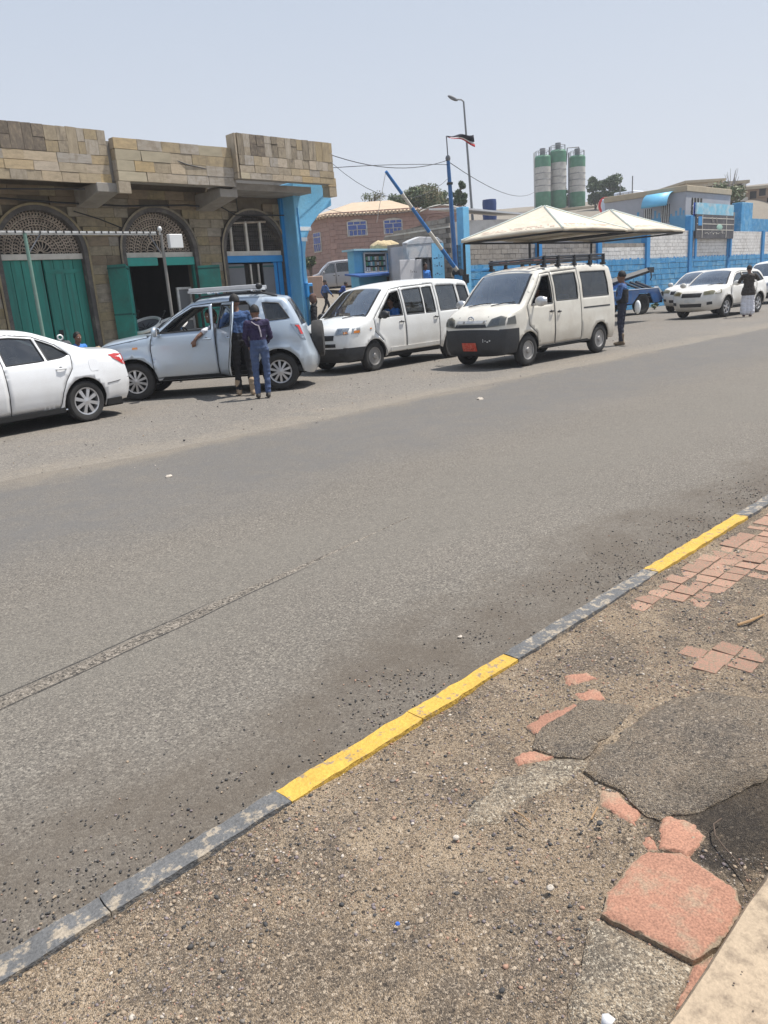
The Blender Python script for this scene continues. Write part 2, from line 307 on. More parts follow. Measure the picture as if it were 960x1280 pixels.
us = np.concatenate([np.array([-900, -300, -100, -40, -15]), np.arange(-8, 60, .35), np.array([70, 90, 130, 200, 400, 900])]); rv = []; rf = []
for i, u in enumerate(us):
    e = edge_v(max(min(u, 60), -10)); rv += [(u, 1.7, 0), (u, 5, .012), (u, e-.06, .004), (u, e, -.002)]
    if i:
        for k in range(3): rf.append((4*i-4+k, 4*i+k, 4*i+k+1, 4*i-3+k))
road = mesh_obj('road', rv, rf, M_road, None, None, 60); road.rotation_euler = (0, 0, ROT); road['kind'] = 'structure'
# scraped line in the asphalt: two grooves and a crumbled ridge between
mb = MB(); sc_pts = []
for k in range(160):
    u = -1.2 + k*.033; v0 = 3.49 + (u-.89)*.137 + .012*nz(u, 2, 1.5); wv_ = .095*max(0, min(1, (4.1-u)/2.2))
    sc_pts.append((u, v0, wv_))
M_scar = ground_mat('scraped_asphalt', (.19, .165, .135), (.40, .35, .29), (.05, .045, .04), cell=110, contrast=.8, bump=.9)
M_groove = ground_mat('groove_asphalt', (.066, .060, .054), (.16, .14, .12), (.03, .03, .03), cell=110, contrast=.7, bump=.9)
vs = []; fs = []
for (u, v0, w_) in sc_pts: vs += [(u, v0-w_*.55, .0065), (u, v0, .0105+.004*random.random()), (u, v0+w_*.55, .0065)]
for i in range(len(sc_pts)-1):
    for k in range(2): fs.append((3*i+k, 3*i+3+k, 3*i+4+k, 3*i+1+k))
scar = mesh_obj('scraped_ridge', vs, fs, M_scar, None, road, 80)
for s in (-1, 1):
    vs = []; fs = []
    for (u, v0, w_) in sc_pts:
        j = .006*random.random(); k = min(1, w_*30); vs += [(u, v0+s*(w_*.55+.002), .0072), (u, v0+s*(w_*.55+.002+(.010+j)*k), .0074)]
    for i in range(len(sc_pts)-1): fs.append((2*i, 2*i+2, 2*i+3, 2*i+1))
    mesh_obj('scraped_groove', vs, fs, M_groove, None, road, 80)
# pavement
def pz(U, V): return .035 + .012*NZ(U, V, 1.1, 4) + .007*NZ(U, V, 4.3, 3) + .003*NZ(U, V, 14, 2) + .004*ss(1.7, 1.82, V)
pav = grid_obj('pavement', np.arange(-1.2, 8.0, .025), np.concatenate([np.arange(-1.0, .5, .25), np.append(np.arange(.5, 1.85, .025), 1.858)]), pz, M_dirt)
grid_obj('pavement', np.concatenate([[-60, -30, -10, -3, -1.2]]), np.array([-1.5, .5, 1.86]), lambda U, V: 0*U+.03, M_dirt)
grid_obj('pavement', np.concatenate([[7.97, 12, 20, 40, 80, 200, 500]]), np.array([-1.5, .5, 1.86]), lambda U, V: 0*U+.03, M_dirt)
kerb = thing('kerb', None, None, (0, 0, 0), ROT); kerb['kind'] = 'structure'
def rough_slab(name, poly, z0, z1, m, parent, step=.03, amp=.004, edge=.008, label=None, dome=0, feather=0, rimw=.06):
    """a slab with a ragged outline, uneven top and broken sides, from an outline in u, v"""
    pts = []
    for i, a in enumerate(poly):
        b = poly[(i+1) % len(poly)]; n = max(1, int(math.dist(a, b)/step))
        for k in range(n):
            t = k/n; x = a[0]+(b[0]-a[0])*t; y = a[1]+(b[1]-a[1])*t
            pts.append((x+edge*(nz(x, y, 13, 3)*1.3+.5*nz(x, y, 60, 2)), y+edge*(nz(x+9, y, 13, 3)*1.3+.5*nz(x+9, y, 60, 2))))
    pts = [Vector(p) for p in pts]; n0 = len(pts); c = sum(pts, Vector((0, 0)))/n0
    x0, x1 = min(p.x for p in pts), max(p.x for p in pts); y0, y1 = min(p.y for p in pts), max(p.y for p in pts)
    inner = []; arr = np.array([tuple(p) for p in pts])
    for x in np.arange(x0, x1, step):
        for y in np.arange(y0, y1, step):
            q = np.array([x+random.uniform(-.2, .2)*step, y+random.uniform(-.2, .2)*step])
            if np.min(np.hypot(arr[:, 0]-q[0], arr[:, 1]-q[1])) > step*.6 and inpoly([q], arr)[0]: inner.append(Vector(q))
    V2, E2, F2, _, _, _ = delaunay_2d_cdt(pts+inner, [(i, (i+1) % n0) for i in range(n0)], [], 1, 1e-5)
    vs = [(p.x, p.y, z1 + amp*nz(p.x, p.y, 8, 4)*1.5 + (dome*(1-min(1, (p-c).length/ (x1-x0)*2)) if dome else 0)) for p in V2]; fs = [tuple(f) for f in F2]
    # rounded shoulder then the side
    o = len(vs); ring = [tuple(p) for p in pts]
    for p in ring: vs.append((p[0]+(p[0]-c.x)*.012, p[1]+(p[1]-c.y)*.012, z0))
    idx = [min(range(len(V2)), key=lambda k, p=p: (V2[k]-Vector(p)).length_squared) for p in ring]
    for i in range(n0): j = (i+1) % n0; fs.append((idx[i], idx[j], o+j, o+i))
    rimv = [min(1., float(np.min(np.hypot(arr[:, 0]-p.x, arr[:, 1]-p.y)))/rimw) for p in V2] + [0.]*n0
    if feather: vs = [(x, y, z-feather*(1-min(1, r*2.2))+(pz(x, y)-.035)*.8) if k < len(V2) else (x, y, z) for k, ((x, y, z), r) in enumerate(zip(vs, rimv))]
    ob = mesh_obj(name, vs, fs, m, None, parent, 40, fixn=True)
    ob.data.attributes.new('rim', 'FLOAT', 'POINT').data.foreach_set('value', rimv)
    if label: ob['label'] = label
    return ob
def inpoly(P_, poly):
    P_ = np.asarray(P_, float); poly = np.asarray(poly, float); x = P_[:, 0]; y = P_[:, 1]; r = np.zeros(len(P_), bool)
    x1 = poly[:, 0]; y1 = poly[:, 1]; x2 = np.roll(x1, -1); y2 = np.roll(y1, -1)
    for a, b, c, d in zip(x1, y1, x2, y2):
        if b == d: continue
        k = ((b > y) != (d > y)) & (x < (c-a)*(y-b)/(d-b)+a); r ^= k
    return r
joints = [-1.26, -.6, .02, .633, 1.267, 1.92, 2.56, 3.21, 3.89, 4.54, 5.2, 5.85, 6.5, 7.15]
for i in range(len(joints)-1):
    a, b = joints[i]+.002, joints[i+1]-.002; yl = (1.2 < a < 2.5) or (3.8 < a < 5.1)
    if abs(a-1.991) < .02: a -= .004
    o = rough_slab('kerb_stone', [(a, 1.852), (b, 1.852), (b, 1.938), (a, 1.938)], -.01, .054+random.uniform(-.004, .004), M_yel if yl else M_kerb, kerb, .03, .003, .0045, 'kerb stone painted yellow' if yl else 'kerb stone in worn dark paint')
mb = MB(); mb.b2((-60, 1.852, 0), (-1.27, 1.938, .054)); mb.b2((7.16, 1.852, 0), (300, 1.938, .054)); build('kerb_run', mb, M_kerb, kerb)
# slabs and patches lying in the pavement
def uvp(px, py, z=.05):
    p = G(px, py, z); return (float(p @ UD), float(p @ VD))
pav_root = pav
def px_slab(name, pts, z1, m, label, **k): return rough_slab(name, [uvp(*p, z1) for p in pts], -.0, z1, m, pav_root, label=label, **dict(dict(feather=.009), **k))
px_slab('red_slab', [(752, 1138), (760, 1112), (800, 1066), (812, 1060), (852, 1064), (922, 1108), (930, 1130), (895, 1180), (866, 1196), (800, 1163)], .056, M_red, 'large cracked red paving slab', feather=.006, rimw=.018, step=.012, amp=.004, edge=.006)
px_slab('concrete_slab', [(737, 1148), (752, 1146), (866, 1204), (852, 1240), (828, 1285), (706, 1285), (724, 1215)], .048, M_conc, 'weathered grey concrete slab', step=.02, amp=.005, edge=.008)
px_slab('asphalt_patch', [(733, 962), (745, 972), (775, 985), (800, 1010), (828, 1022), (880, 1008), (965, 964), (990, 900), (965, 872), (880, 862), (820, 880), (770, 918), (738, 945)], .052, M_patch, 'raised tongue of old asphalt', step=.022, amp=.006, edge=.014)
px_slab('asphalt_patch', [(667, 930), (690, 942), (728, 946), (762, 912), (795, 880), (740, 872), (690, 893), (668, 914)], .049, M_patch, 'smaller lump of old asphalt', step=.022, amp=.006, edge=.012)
px_slab('red_fragment', [(822, 1030), (835, 1020), (872, 1022), (885, 1042), (862, 1068), (826, 1058)], .043, M_red, None, step=.012, amp=.005, edge=.013, rimw=.014)
px_slab('red_fragment', [(745, 985), (772, 990), (800, 1014), (798, 1034), (772, 1020), (752, 1004)], .043, M_red, None, step=.012, amp=.005, edge=.013, rimw=.014)
px_slab('red_fragment', [(640, 940), (668, 934), (690, 944), (680, 950), (645, 952)], .042, M_red, None, step=.012, amp=.005, edge=.013, rimw=.014)
px_slab('concrete_slab', [(600, 985), (660, 950), (728, 946), (738, 962), (690, 985), (600, 1030), (575, 1028)], .042, M_conc, 'flat sandy concrete remnant', step=.025, amp=.005, edge=.02)
0 and px_slab('soot_shade_patch', [(872, 1042), (890, 1010), (930, 990), (1000, 975), (1010, 1080), (945, 1092), (925, 1105), (895, 1085), (884, 1068)], .047, M_soot_shade, 'black patch of soot and painted plant shade', step=.02, amp=.007, edge=.03)
for pts in ([(655, 905), (690, 885), (720, 880), (735, 888), (700, 900), (672, 916)], [(715, 868), (745, 862), (760, 872), (735, 880)], [(800, 1036), (815, 1040), (826, 1058), (812, 1060)], [(868, 1200), (905, 1188), (880, 1230), (846, 1268), (838, 1262)], [(700, 846), (735, 840), (748, 850), (712, 858)], [(940, 890), (975, 878), (985, 890), (950, 902)]): px_slab('red_fragment', pts, .043, M_red, None, step=.012, amp=.005, edge=.012, rimw=.014)
# pink paving tiles, a field of them with gaps where they are lost
tiles = 0
tile_m = mat('pink_paving_tile', (.37, .20, .14), .85, .14, 14, bump=.4, bscale=130, rand=.16, stain=(.25, .19, .13), stain_scale=11, stain_amt=.97, fine=.25, lim=(.465, .55))
for iu in range(60):
    for iv in range(12):
        u = 2.9 + iu*.108; v = .66 + iv*.108
        keep = nz(u*1.0, v*1.3, 1.35, 3) + (.24 if (3.35 < u < 3.85 and 1.5 < v < 1.86) else 0) + (.12 if u > 3.6 else -.05)
        keep += .22 if (u > 3.3 and v > 1.42) else (-.10 if u > 3.0 and v > 1.0 else (-.2 if u > 2.5 and v > 1.1 else -2)); keep += random.uniform(-.12, .12)
        if v > 1.78 or keep < .02 or tiles >= 285: continue
        piece('paving_tile', (u, v, float(pz(u, v))-.0145+.007*random.random()), (.1, .1, .03), tile_m, pav_root, (random.uniform(-.03, .03), random.uniform(-.03, .03), random.uniform(-.04, .04)), 'tile', jit=.035); tiles += 1
# ledge at the lower right
mb = MB(); n = 60
for i in range(n):
    pass
vs = []; fs = []
for i in range(81):
    u = -.6 + i*.05; e = .556 + .006*nz(u, 3, 6, 3); prof = [(e-.002, 0), (e, .10+.004*nz(u, 8, 9)), (e-.012, .122+.003*nz(u, 1, 7)), (.35, .128+.003*nz(u, 2, 5)), (.15, .126), (-.15, .122), (-.15, 0)]
    vs += [(u, a, b) for a, b in prof]
    if i:
        for k in range(6): fs.append((7*i-7+k, 7*i-6+k, 7*i+1+k, 7*i+k))
fs += [tuple(range(7)), tuple(range(560, 567))[::-1]]
led = mesh_obj('concrete_ledge', vs, fs, M_ledge, None, None, 40); led.rotation_euler = (0, 0, ROT)
tag(led, 'sunlit sandy concrete ledge at the lower right edge of the pavement', 'ledge')
mb = MB()
for k in range(60):
    u, v = random.uniform(.6, 2.4), random.uniform(.2, .54); r = random.uniform(.0015, .004)
    mb.lathe([(0, .1297), (r*.6, .1302), (r, .1285)], (u, v, 0), (0, 0, 1), 7)
build('pits', mb, M_ledge_spot, led)['kind'] = 'stuff'
# loose stones
def pebbles(name, n, fu, fv, size, zf, mats, wts, seed, parent=None):
    rs = np.random.RandomState(seed); ico = bmesh.new(); bmesh.ops.create_icosphere(ico, subdivisions=1, radius=1)
    bv = np.array([tuple(v.co) for v in ico.verts]); bf = np.array([[v.index for v in f.verts] for f in ico.faces]); ico.free()
    u = fu(rs, n); v = fv(rs, n); keep = (v > .56) & (NZ(u, v, 2.1, 3) > rs.uniform(-.7, .35, n)) & (np.hypot(u-2.13, v-.72) > .17) & (np.hypot(u-2.42, v-.66) > .15); u, v = u[keep], v[keep]; n = len(u)
    s = size(rs, n); z = zf(u, v); A = np.empty((n, len(bv), 3)); th = rs.rand(n)*6.28
    sc = np.stack([s*rs.uniform(.7, 1.4, n), s*rs.uniform(.6, 1.1, n), s*rs.uniform(.4, .8, n)], 1)
    b = bv[None]*(1+rs.uniform(-.25, .25, (n, len(bv), 1)))*sc[:, None]
    A[..., 0] = b[..., 0]*np.cos(th)[:, None]-b[..., 1]*np.sin(th)[:, None]+u[:, None]; A[..., 1] = b[..., 0]*np.sin(th)[:, None]+b[..., 1]*np.cos(th)[:, None]+v[:, None]; A[..., 2] = b[..., 2]+(z+s*.25)[:, None]
    F = (bf[None]+(np.arange(n)*len(bv))[:, None, None]).reshape(-1, 3)
    me = bpy.data.meshes.new(name); me.vertices.add(n*len(bv)); me.vertices.foreach_set('co', A.ravel()); me.loops.add(F.size); me.polygons.add(len(F))
    me.loops.foreach_set('vertex_index', F.ravel().astype(np.int32)); me.polygons.foreach_set('loop_start', np.arange(0, F.size, 3, dtype=np.int32))
    me.polygons.foreach_set('material_index', np.repeat(rs.choice(len(mats), n, p=wts), len(bf)).astype(np.int32))
    for m in mats: me.materials.append(m)
    me.update(); me.validate(); o = bpy.data.objects.new(name, me); COL.objects.link(o); o.rotation_euler = (0, 0, ROT); o['kind'] = 'stuff'; return o
PB = [mat('dark_pebble', (.06, .058, .057), .85, .3, 60), mat('grey_pebble', (.20, .175, .15), .85, .25, 60), mat('tan_pebble', (.33, .255, .18), .85, .25, 60), mat('pale_pebble', (.50, .44, .37), .85, .2, 60), mat('purple_grey_pebble', (.20, .165, .165), .85, .25, 60), mat('reddish_pebble', (.36, .215, .15), .85, .25, 60)]
gp = pz
pebbles('loose_gravel', 52000, lambda r, n: -.15+5.0*r.rand(n)**1.3, lambda r, n: r.uniform(.56, 1.85, n), lambda r, n: 0.0014+.0016*r.rand(n)+.0055*r.rand(n)**9+.005*(r.rand(n) > .9975), gp, PB, [.24, .22, .24, .05, .15, .10], 3)
pebbles('loose_gravel', 4200, lambda r, n: 7.*r.rand(n)**1.2, lambda r, n: 1.95+np.abs(r.normal(0, .26, n)), lambda r, n: .0025+.004*r.rand(n)**2, lambda U, V: 0*U+.004, PB, [.5, .24, .10, .0, .12, .04], 4)
pebbles('loose_gravel', 700, lambda r, n: r.uniform(3, 20, n), lambda r, n: r.uniform(7.5, 14, n), lambda r, n: .006+.012*r.rand(n)**3, lambda U, V: 0*U+.003, PB, [.3, .3, .2, .1, .1, 0], 5)
def loose(name, label, cat, mb, m): 
    o = build(name, mb, m, None, 50); o.rotation_euler = (0, 0, ROT); return tag(o, label, cat)
M_twig = mat('dry_twig', (.32, .20, .10), .8, .2, 40); M_dtwig = mat('dark_twig', (.10, .07, .05), .8, .2, 40)
def px3(px, py, z): p = G(px, py, z); return (p @ UD, p @ VD, z)
loose('twig', 'short bent tan twig lying by the pink tiles at the right edge', 'twig', MB().tube([px3(922, 781, .05), px3(938, 776, .055), px3(955, 768, .05)], [.006, .007, .004], 6), M_twig)
loose('twig', 'thin brown straw lying beside the flat concrete remnant', 'twig', MB().tube([px3(641, 1012, .052), px3(654, 1020, .055), px3(664, 1030, .052)], .0025, 6), M_twig)
loose('twig', 'short orange straw lying by the raised asphalt edge', 'twig', MB().tube([px3(739, 1024, .055), px3(743, 1016, .058), px3(747, 1009, .055)], .003, 6), M_twig)
loose('wire', 'rusty dark wire looping over the patch of soot and painted shade', 'wire', MB().tube([px3(*p, .056) for p in ((902, 1023), (892, 1030), (894, 1044), (906, 1060), (920, 1075), (932, 1092), (938, 1104))], .0022, 6), M_dtwig)
for nm, lb, px, py, z, r, m in (('stone', 'small white stone on the road near the yellow kerb', 575, 796, .008, .014, 3), ('stone', 'pale pebble near the middle of the pavement below the yellow kerb', 570, 1047, .05, .011, 3), ('stone', 'beige stone left of the big red slab', 688, 1110, .052, .013, 3),
    ('stone', 'black stone just above the left end of the red slab', 750, 1029, .056, .012, 0), ('stone', 'black stone near the bottom edge of the pavement', 627, 1238, .052, .009, 0), ('stone', 'whitish stone on the far half of the road', 211, 596, .012, .04, 3), ('stone', 'flat white scrap of stone on the far road edge', 600, 499, .01, .06, 3)):
    mb = MB(); q = px3(px, py, z); mb.ball((q[0], q[1], q[2]), (r, r*.8, r*.55), 0, 7, 5); mb.v = [tuple(Vector(p)+Vector([random.uniform(-.12, .12)*r for _ in range(3)])) for p in mb.v]; loose(nm, lb, 'stone', mb, PB[m])
q = px3(497, 1155, .05); loose('bottle_cap', 'tiny blue bottle cap in the pavement gravel', 'bottle cap', MB().lathe([(.0, .004), (.005, .004), (.006, .002), (.007, 0)], q, (.2, .1, 1), 12), mat('blue_plastic', (.03, .12, .45), .4, .1))
q = px3(760, 1277, .065); mb = MB(); mb.add([(q[0]+a, q[1]+b, q[2]+c) for a, b, c in ((-.015, -.01, 0), (.012, -.012, .006), (.018, .010, .001), (.002, .016, .008), (-.016, .008, .002), (0, 0, .012))], [(0, 1, 5), (1, 2, 5), (2, 3, 5), (3, 4, 5), (4, 0, 5)])
so_ = loose('paper_scrap', 'crumpled white paper scrap on the bottom concrete slab', 'litter', mb, mat('white_paper', (.75, .75, .75), .8, .05)); so_.modifiers.new('thickness', 'SOLIDIFY').thickness = .0008
# ------------------------------------------------------------------ vehicles
GL = glass('tinted_glass', (.62, .76, .76), 1.5, .6); GLD = glass('dark_tinted_glass', (.35, .4, .42), .9, .35); GLW = glass('windscreen_glass', (.66, .90, .94), 2.6, .9, .14)
M_trim = mat('black_trim', (.022, .023, .025), .55, .15, 6); M_bump = mat('black_bumper_plastic', (.035, .036, .038), .6, .2, 5, fine=.1)
M_tyre = mat('tyre_rubber', (.030, .029, .028), .85, .2, 8, bump=.2, bscale=60); M_under = mat('underbody', (.012, .012, .012), .9)
M_rim = mat('alloy_rim', (.55, .55, .56), .32, .08, 8, metal=.75); M_steel = mat('steel_wheel', (.30, .29, .28), .5, .2, 9, metal=.5); M_chrome = mat('chrome', (.75, .76, .78), .12, .03, 5, metal=1.)
M_lamp = glass('lamp_lens', (.95, .97, 1), .9, .9); M_lampin = mat('lamp_reflector', (.62, .64, .66), .25, .1, 30, metal=.7); M_amber = mat('amber_lens', (.75, .25, .04), .25, .1, 20, coat=1.)
M_redl = mat('red_lens', (.52, .035, .03), .2, .1, 20, coat=1.); M_seat = mat('grey_seat_fabric', (.10, .10, .105), .9, .15, 12); M_lining = mat('cabin_lining', (.36, .35, .34), .9, .1, 4)
M_tan = mat('tan_seat_fabric', (.28, .24, .19), .9, .15, 12)
def catmull(pts, n=4):
    P_ = [np.array(p[:3], float) for p in pts]; out = []; flg = []
    for i in range(len(P_)-1):
        p0 = P_[i-1] if i else 2*P_[0]-P_[1]; p1, p2 = P_[i], P_[i+1]; p3 = P_[i+2] if i+2 < len(P_) else 2*P_[-1]-P_[-2]
        sharp1 = len(pts[i]) > 4; 
        for k in range(n):
            t = k/n; out.append(.5*((2*p1)+(p2-p0)*t+(2*p0-5*p1+4*p2-p3)*t*t+(3*p1-p0-3*p2+p3)*t**3)); flg.append(pts[i][3] if len(pts[i]) > 3 else '')
    out.append(P_[-1]); flg.append(''); return np.array(out), flg
class Car:
    def __init__(c, s):
        c.s = s; c.top, c.flag = catmull(s['top'], 5); T = c.top
        for k in range(0, 3): pass
        c.F = T[:, 0].max(); c.Rr = T[:, 0].min()
        wx = s['wx']; ra = s['arch']; wr = s['wr']; path = [T[-1, :2]]
        zb = s['sill']
        for x in (-wx, wx):
            a0 = math.asin(max(-1, min(1, (zb-wr)/ra)))
            for k in range(17):
                a = (math.pi-a0) + (a0-(math.pi-a0))*k/16; path.append(np.array([x+ra*math.cos(a), wr+ra*math.sin(a)]))
        c.bottom = np.array(path[1:]); c.outline = np.vstack([T[:, :2], c.bottom])
    def dist(c, x, z):
        T = c.top[:, :2]; a, b = T[:-1], T[1:]; d = b-a; L2 = (d**2).sum(1)+1e-12
        p = np.stack([x, z], -1)[:, None]; t = np.clip(((p-a)*d).sum(2)/L2, 0, 1); q = a+t[..., None]*d
        return np.sqrt(((p-q)**2).sum(2)).min(1)
    def W(c, x, z):
        s = c.s; x = np.atleast_1d(np.asarray(x, float)); z = np.atleast_1d(np.asarray(z, float)); zs, ins = zip(*s['sec'])
        w_ = s['w']/2 - np.interp(z, zs, ins)
        t = np.clip((x-s['xn'])/(c.F-s['xn']), 0, 1); w_ = w_ - s['nk']*t**2.4
        t = np.clip((s['xr']-x)/(s['xr']-c.Rr), 0, 1); w_ = w_ - s['rk']*t**2.4
        r = s.get('r', .07); e = np.clip(r-c.dist(x, z), 0, r); w_ = w_ - (r-np.sqrt(np.maximum(r*r-e*e, 0)))
        if s.get('flare'):
            for xc in (-s['wx'], s['wx']):
                q = np.hypot(x-xc, z-s['wr'])-s['arch']; w_ = w_ + s['flare']*(1-ss(.03, .12, q))*(z > s['sill']-.05)
        return w_
    def hit(c, y, z, rear=False):
        """raycast on to the finished nose (or tail)"""
        sg = -1 if rear else 1
        for dz in (0, -.01, -.03, -.06):
            h, n, i, d = c.bvh.ray_cast(Vector((sg*4, y, z+dz)), Vector((-sg, 0, 0)))
            if h is not None: return h, (n if n.x*sg > 0 else -n)
        return Vector((c.nose0(y, z, rear), y, z)), Vector((sg, 0, 0))
    def nose(c, y, z, rear=False): return c.hit(y, z, rear)[0].x
    def nose0(c, y, z, rear=False):
        """point of the front (or rear) face at height z and offset y"""
        T = c.top; n = int(np.argmax(T[:, 1])); seg = T[n:][::-1] if rear else T[:n]
        keep = [0]
        for i in range(1, len(seg)):
            if seg[i, 1] > seg[keep[-1], 1]+1e-4: keep.append(i)
        seg = seg[keep]; x0 = np.interp(z, seg[:, 1], seg[:, 0]); cr = np.interp(z, seg[:, 1], seg[:, 2]); w_ = float(c.W(x0, z)[0])
        t = min(1, abs(y)/w_); return x0 + (-1 if rear else 1)*cr*(1-t**2.2)*.96
def in2(p, loops): return inpoly(p, loops)
def car_build(s, root):
    c = Car(s); O = c.outline; loops = [('outline', O)]; paint, dark = s['paint'], s.get('bumper', M_bump)
    verts = [tuple(p) for p in O]; n0 = len(O); edges = [(i, (i+1) % n0) for i in range(n0)]
    def addloop(poly, closed=True):
        pts = []
        for i in range(len(poly) if closed else len(poly)-1):
            a, b = np.array(poly[i]), np.array(poly[(i+1) % len(poly)]); k = max(1, int(np.linalg.norm(b-a)/.07))
            pts += [a+(b-a)*j/k for j in range(k)]
        if not closed: pts.append(np.array(poly[-1]))
        o = len(verts); verts.extend(tuple(p) for p in pts); m = len(pts)
        edges.extend((o+i, o+(i+1) % m) for i in range(m if closed else m-1)); return np.array(pts)
    doors = {k: addloop(v_) for k, v_ in s['doors'].items()}; wins = {k: addloop(v_) for k, v_ in s['wins'].items()}
    for ln in s.get('lines', []): addloop(ln, False)
    allv = np.array(verts); step = .075; xs = np.arange(O[:, 0].min(), O[:, 0].max(), step); zs = np.arange(O[:, 1].min(), O[:, 1].max(), step)
    g = np.array([(x, z) for x in xs for z in zs]); g = g[in2(g, O)]
    d = np.sqrt(((g[:, None]-allv[None])**2).sum(2)).min(1); g = g[d > .03]
    extra = []                                                    # rows just inside the edge, for the rounded shoulder
    T = c.top[:, :2]; tn = np.gradient(T, axis=0); nn = np.stack([-tn[:, 1], tn[:, 0]], 1); nn /= np.linalg.norm(nn, axis=1)[:, None]+1e-9
    if (nn[len(nn)//2])[1] > 0: nn = nn
    for q in (.012, .03, .055):
        for sgn in (1, -1):
            e = T + sgn*nn*q; e = e[in2(e, O)]
            if len(e): dd = np.sqrt(((e[:, None]-allv[n0:][None])**2).sum(2)).min(1) if len(allv) > n0 else np.ones(len(e)); extra.append(e[dd > .015])
    pts = [Vector(p) for p in verts] + [Vector(p) for p in g] + [Vector(p) for e in extra for p in e]
    V2, E2, F2, _, _, _ = delaunay_2d_cdt(pts, edges, [], 0, 1e-4)
    V2 = np.array([tuple(p) for p in V2]); F2 = [f for f in F2 if len(f) == 3]; F2 = np.array(F2); cen = V2[F2].mean(1)
    cls = np.full(len(F2), -1); names = ['body'] + list(doors) + ['w:'+k for k in wins]
    cls[in2(cen, O)] = 0
    for i, k in enumerate(doors): cls[in2(cen, doors[k]) & (cls >= 0)] = 1+i
    for i, k in enumerate(wins): cls[in2(cen, wins[k]) & (cls >= 0)] = 1+len(doors)+i
    Wv = c.W(V2[:, 0], V2[:, 1]); is_dark = s.get('isdark', lambda x, z: False)
    area = (V2[F2[:, 1]]-V2[F2[:, 0]]); a2 = (V2[F2[:, 2]]-V2[F2[:, 0]]); flip = (area[:, 0]*a2[:, 1]-area[:, 1]*a2[:, 0]) > 0
    bv, bf, bm_ = [], [], []
    parts = {}
    for side in (1, -1):
        off = len(bv); bv += [(p[0], side*w_, p[1]) for p, w_ in zip(V2, Wv)]
        for t, k, fl, ce in zip(F2, cls, flip, cen):
            if k < 0: continue
            tri = tuple(int(q) for q in t); tri = tri[::-1] if (fl == (side == 1)) else tri
            if k == 0: bf.append(tuple(q+off for q in tri)); bm_.append(1 if is_dark(*ce) else 0)
            else: parts.setdefault((names[k], side), []).append((tri, 1 if is_dark(*ce) else 0))
    # the strip over nose, bonnet, roof and tail
    ts = [-1, -.97, -.9, -.8, -.6, -.4, -.2, 0, .2, .4, .6, .8, .9, .97, 1]; TT = c.top; We = c.W(TT[:, 0], TT[:, 1]); nrm = nn.copy()
    ctr = np.array([0, .9]); fl = ((TT[:, :2]-ctr)*nrm).sum(1) < 0; nrm[fl] *= -1
    gridv = []; gl = {}
    o = len(bv)
    for i in range(len(TT)):
        for t in ts:
            k = TT[i, 2]*(1-abs(t)**2.2); bv.append((TT[i, 0]+nrm[i, 0]*k, We[i]*t, TT[i, 1]+nrm[i, 1]*k))
    m = len(ts)
    for i in range(len(TT)-1):
        for j in range(m-1):
            q = (o+i*m+j, o+i*m+j+1, o+(i+1)*m+j+1, o+(i+1)*m+j); f = c.flag[i]
            if f in ('w', 'b') and 2 <= j < m-3: gl.setdefault(f, []).append(q)
            else:
                ce = (TT[i, :2]+TT[i+1, :2])/2; bf.append(q); bm_.append(1 if is_dark(*ce) else (2 if f in 'wb' and f and j in (1, m-3) else 0))
    wq = [q for k in gl.values() for q in k]; c.bvh = BVHTree.FromPolygons([Vector(p) for p in bv], bf+wq)
    ob = mesh_obj('body', bv, bf, [paint, dark, paint, M_lining], bm_, root, 38, weld=True)
    ob.data.materials[2] = M_trim if s.get('wtrim', True) else paint
    sdf = ob.modifiers.new('thickness', 'SOLIDIFY'); sdf.thickness = .025; sdf.offset = -1; sdf.material_offset = 3
    # clean loose verts
    bm = bmesh.new(); bm.from_mesh(ob.data); bmesh.ops.delete(bm, geom=[v_ for v_ in bm.verts if not v_.link_faces], context='VERTS'); bm.to_mesh(ob.data); bm.free()
    for f, nm in (('w', 'windscreen'), ('b', 'rear_window')):
        if f in gl:
            ids = sorted({i for q in gl[f] for i in q}); mp = {a: b for b, a in enumerate(ids)}
            mesh_obj(nm, [bv[i] for i in ids], [tuple(mp[i] for i in q) for q in gl[f]], s.get('wglass', GLW) if f == 'w' else s.get('bglass', GLD), None, root, 60)
    door_objs = {}
    V3 = lambda side, inset=0: [(p[0], side*(w_-inset), p[1]) for p, w_ in zip(V2, Wv)]
    def part(nm, key, m_, par, inset=0):
        fs = parts.get(key)
        if not fs: return None
        side = key[1]; ids = sorted({i for f, _ in fs for i in f}); mp = {a: b for b, a in enumerate(ids)}; vv = V3(side, inset)
        return mesh_obj(nm, [vv[i] for i in ids], [tuple(mp[i] for i in f) for f, _ in fs], m_, [k for _, k in fs], par, 38, fixn=False)
    M_gap = M_trim
    def seam(poly, side, r, m_, par, off=.0, nm='seam'):
        w_ = c.W(poly[:, 0], poly[:, 1]); mb = MB(); mb.tube([(p[0], side*(q+off), p[1]) for p, q in zip(list(poly)+[poly[0]], list(w_)+[w_[0]])], r, 5, 0, False); return build(nm, mb, m_, par, 60)
    for k in doors:
        for side in (1, -1):
            od = part(k.split('#')[0], (k, side), [paint, dark, M_lining], root)
            if od is None: continue
            m_ = od.modifiers.new('thickness', 'SOLIDIFY'); m_.thickness = .03; m_.offset = -1; m_.material_offset = 2
            door_objs[(k, side)] = od
            msk = in2(doors[k], O); seam(doors[k], side, .0065, M_gap, od, -.001)
    for k in wins:
        for side in (1, -1):
            dk = s['winof'].get(k); par = door_objs.get((dk, side), ob)
            if (k, side) not in s.get('open', ()):
                part('window', ('w:'+k, side), [s.get('glass', {}).get(k, GL)]*2, par, .010)
            seam(wins[k], side, .012, M_trim, par, -.004, 'window_frame')
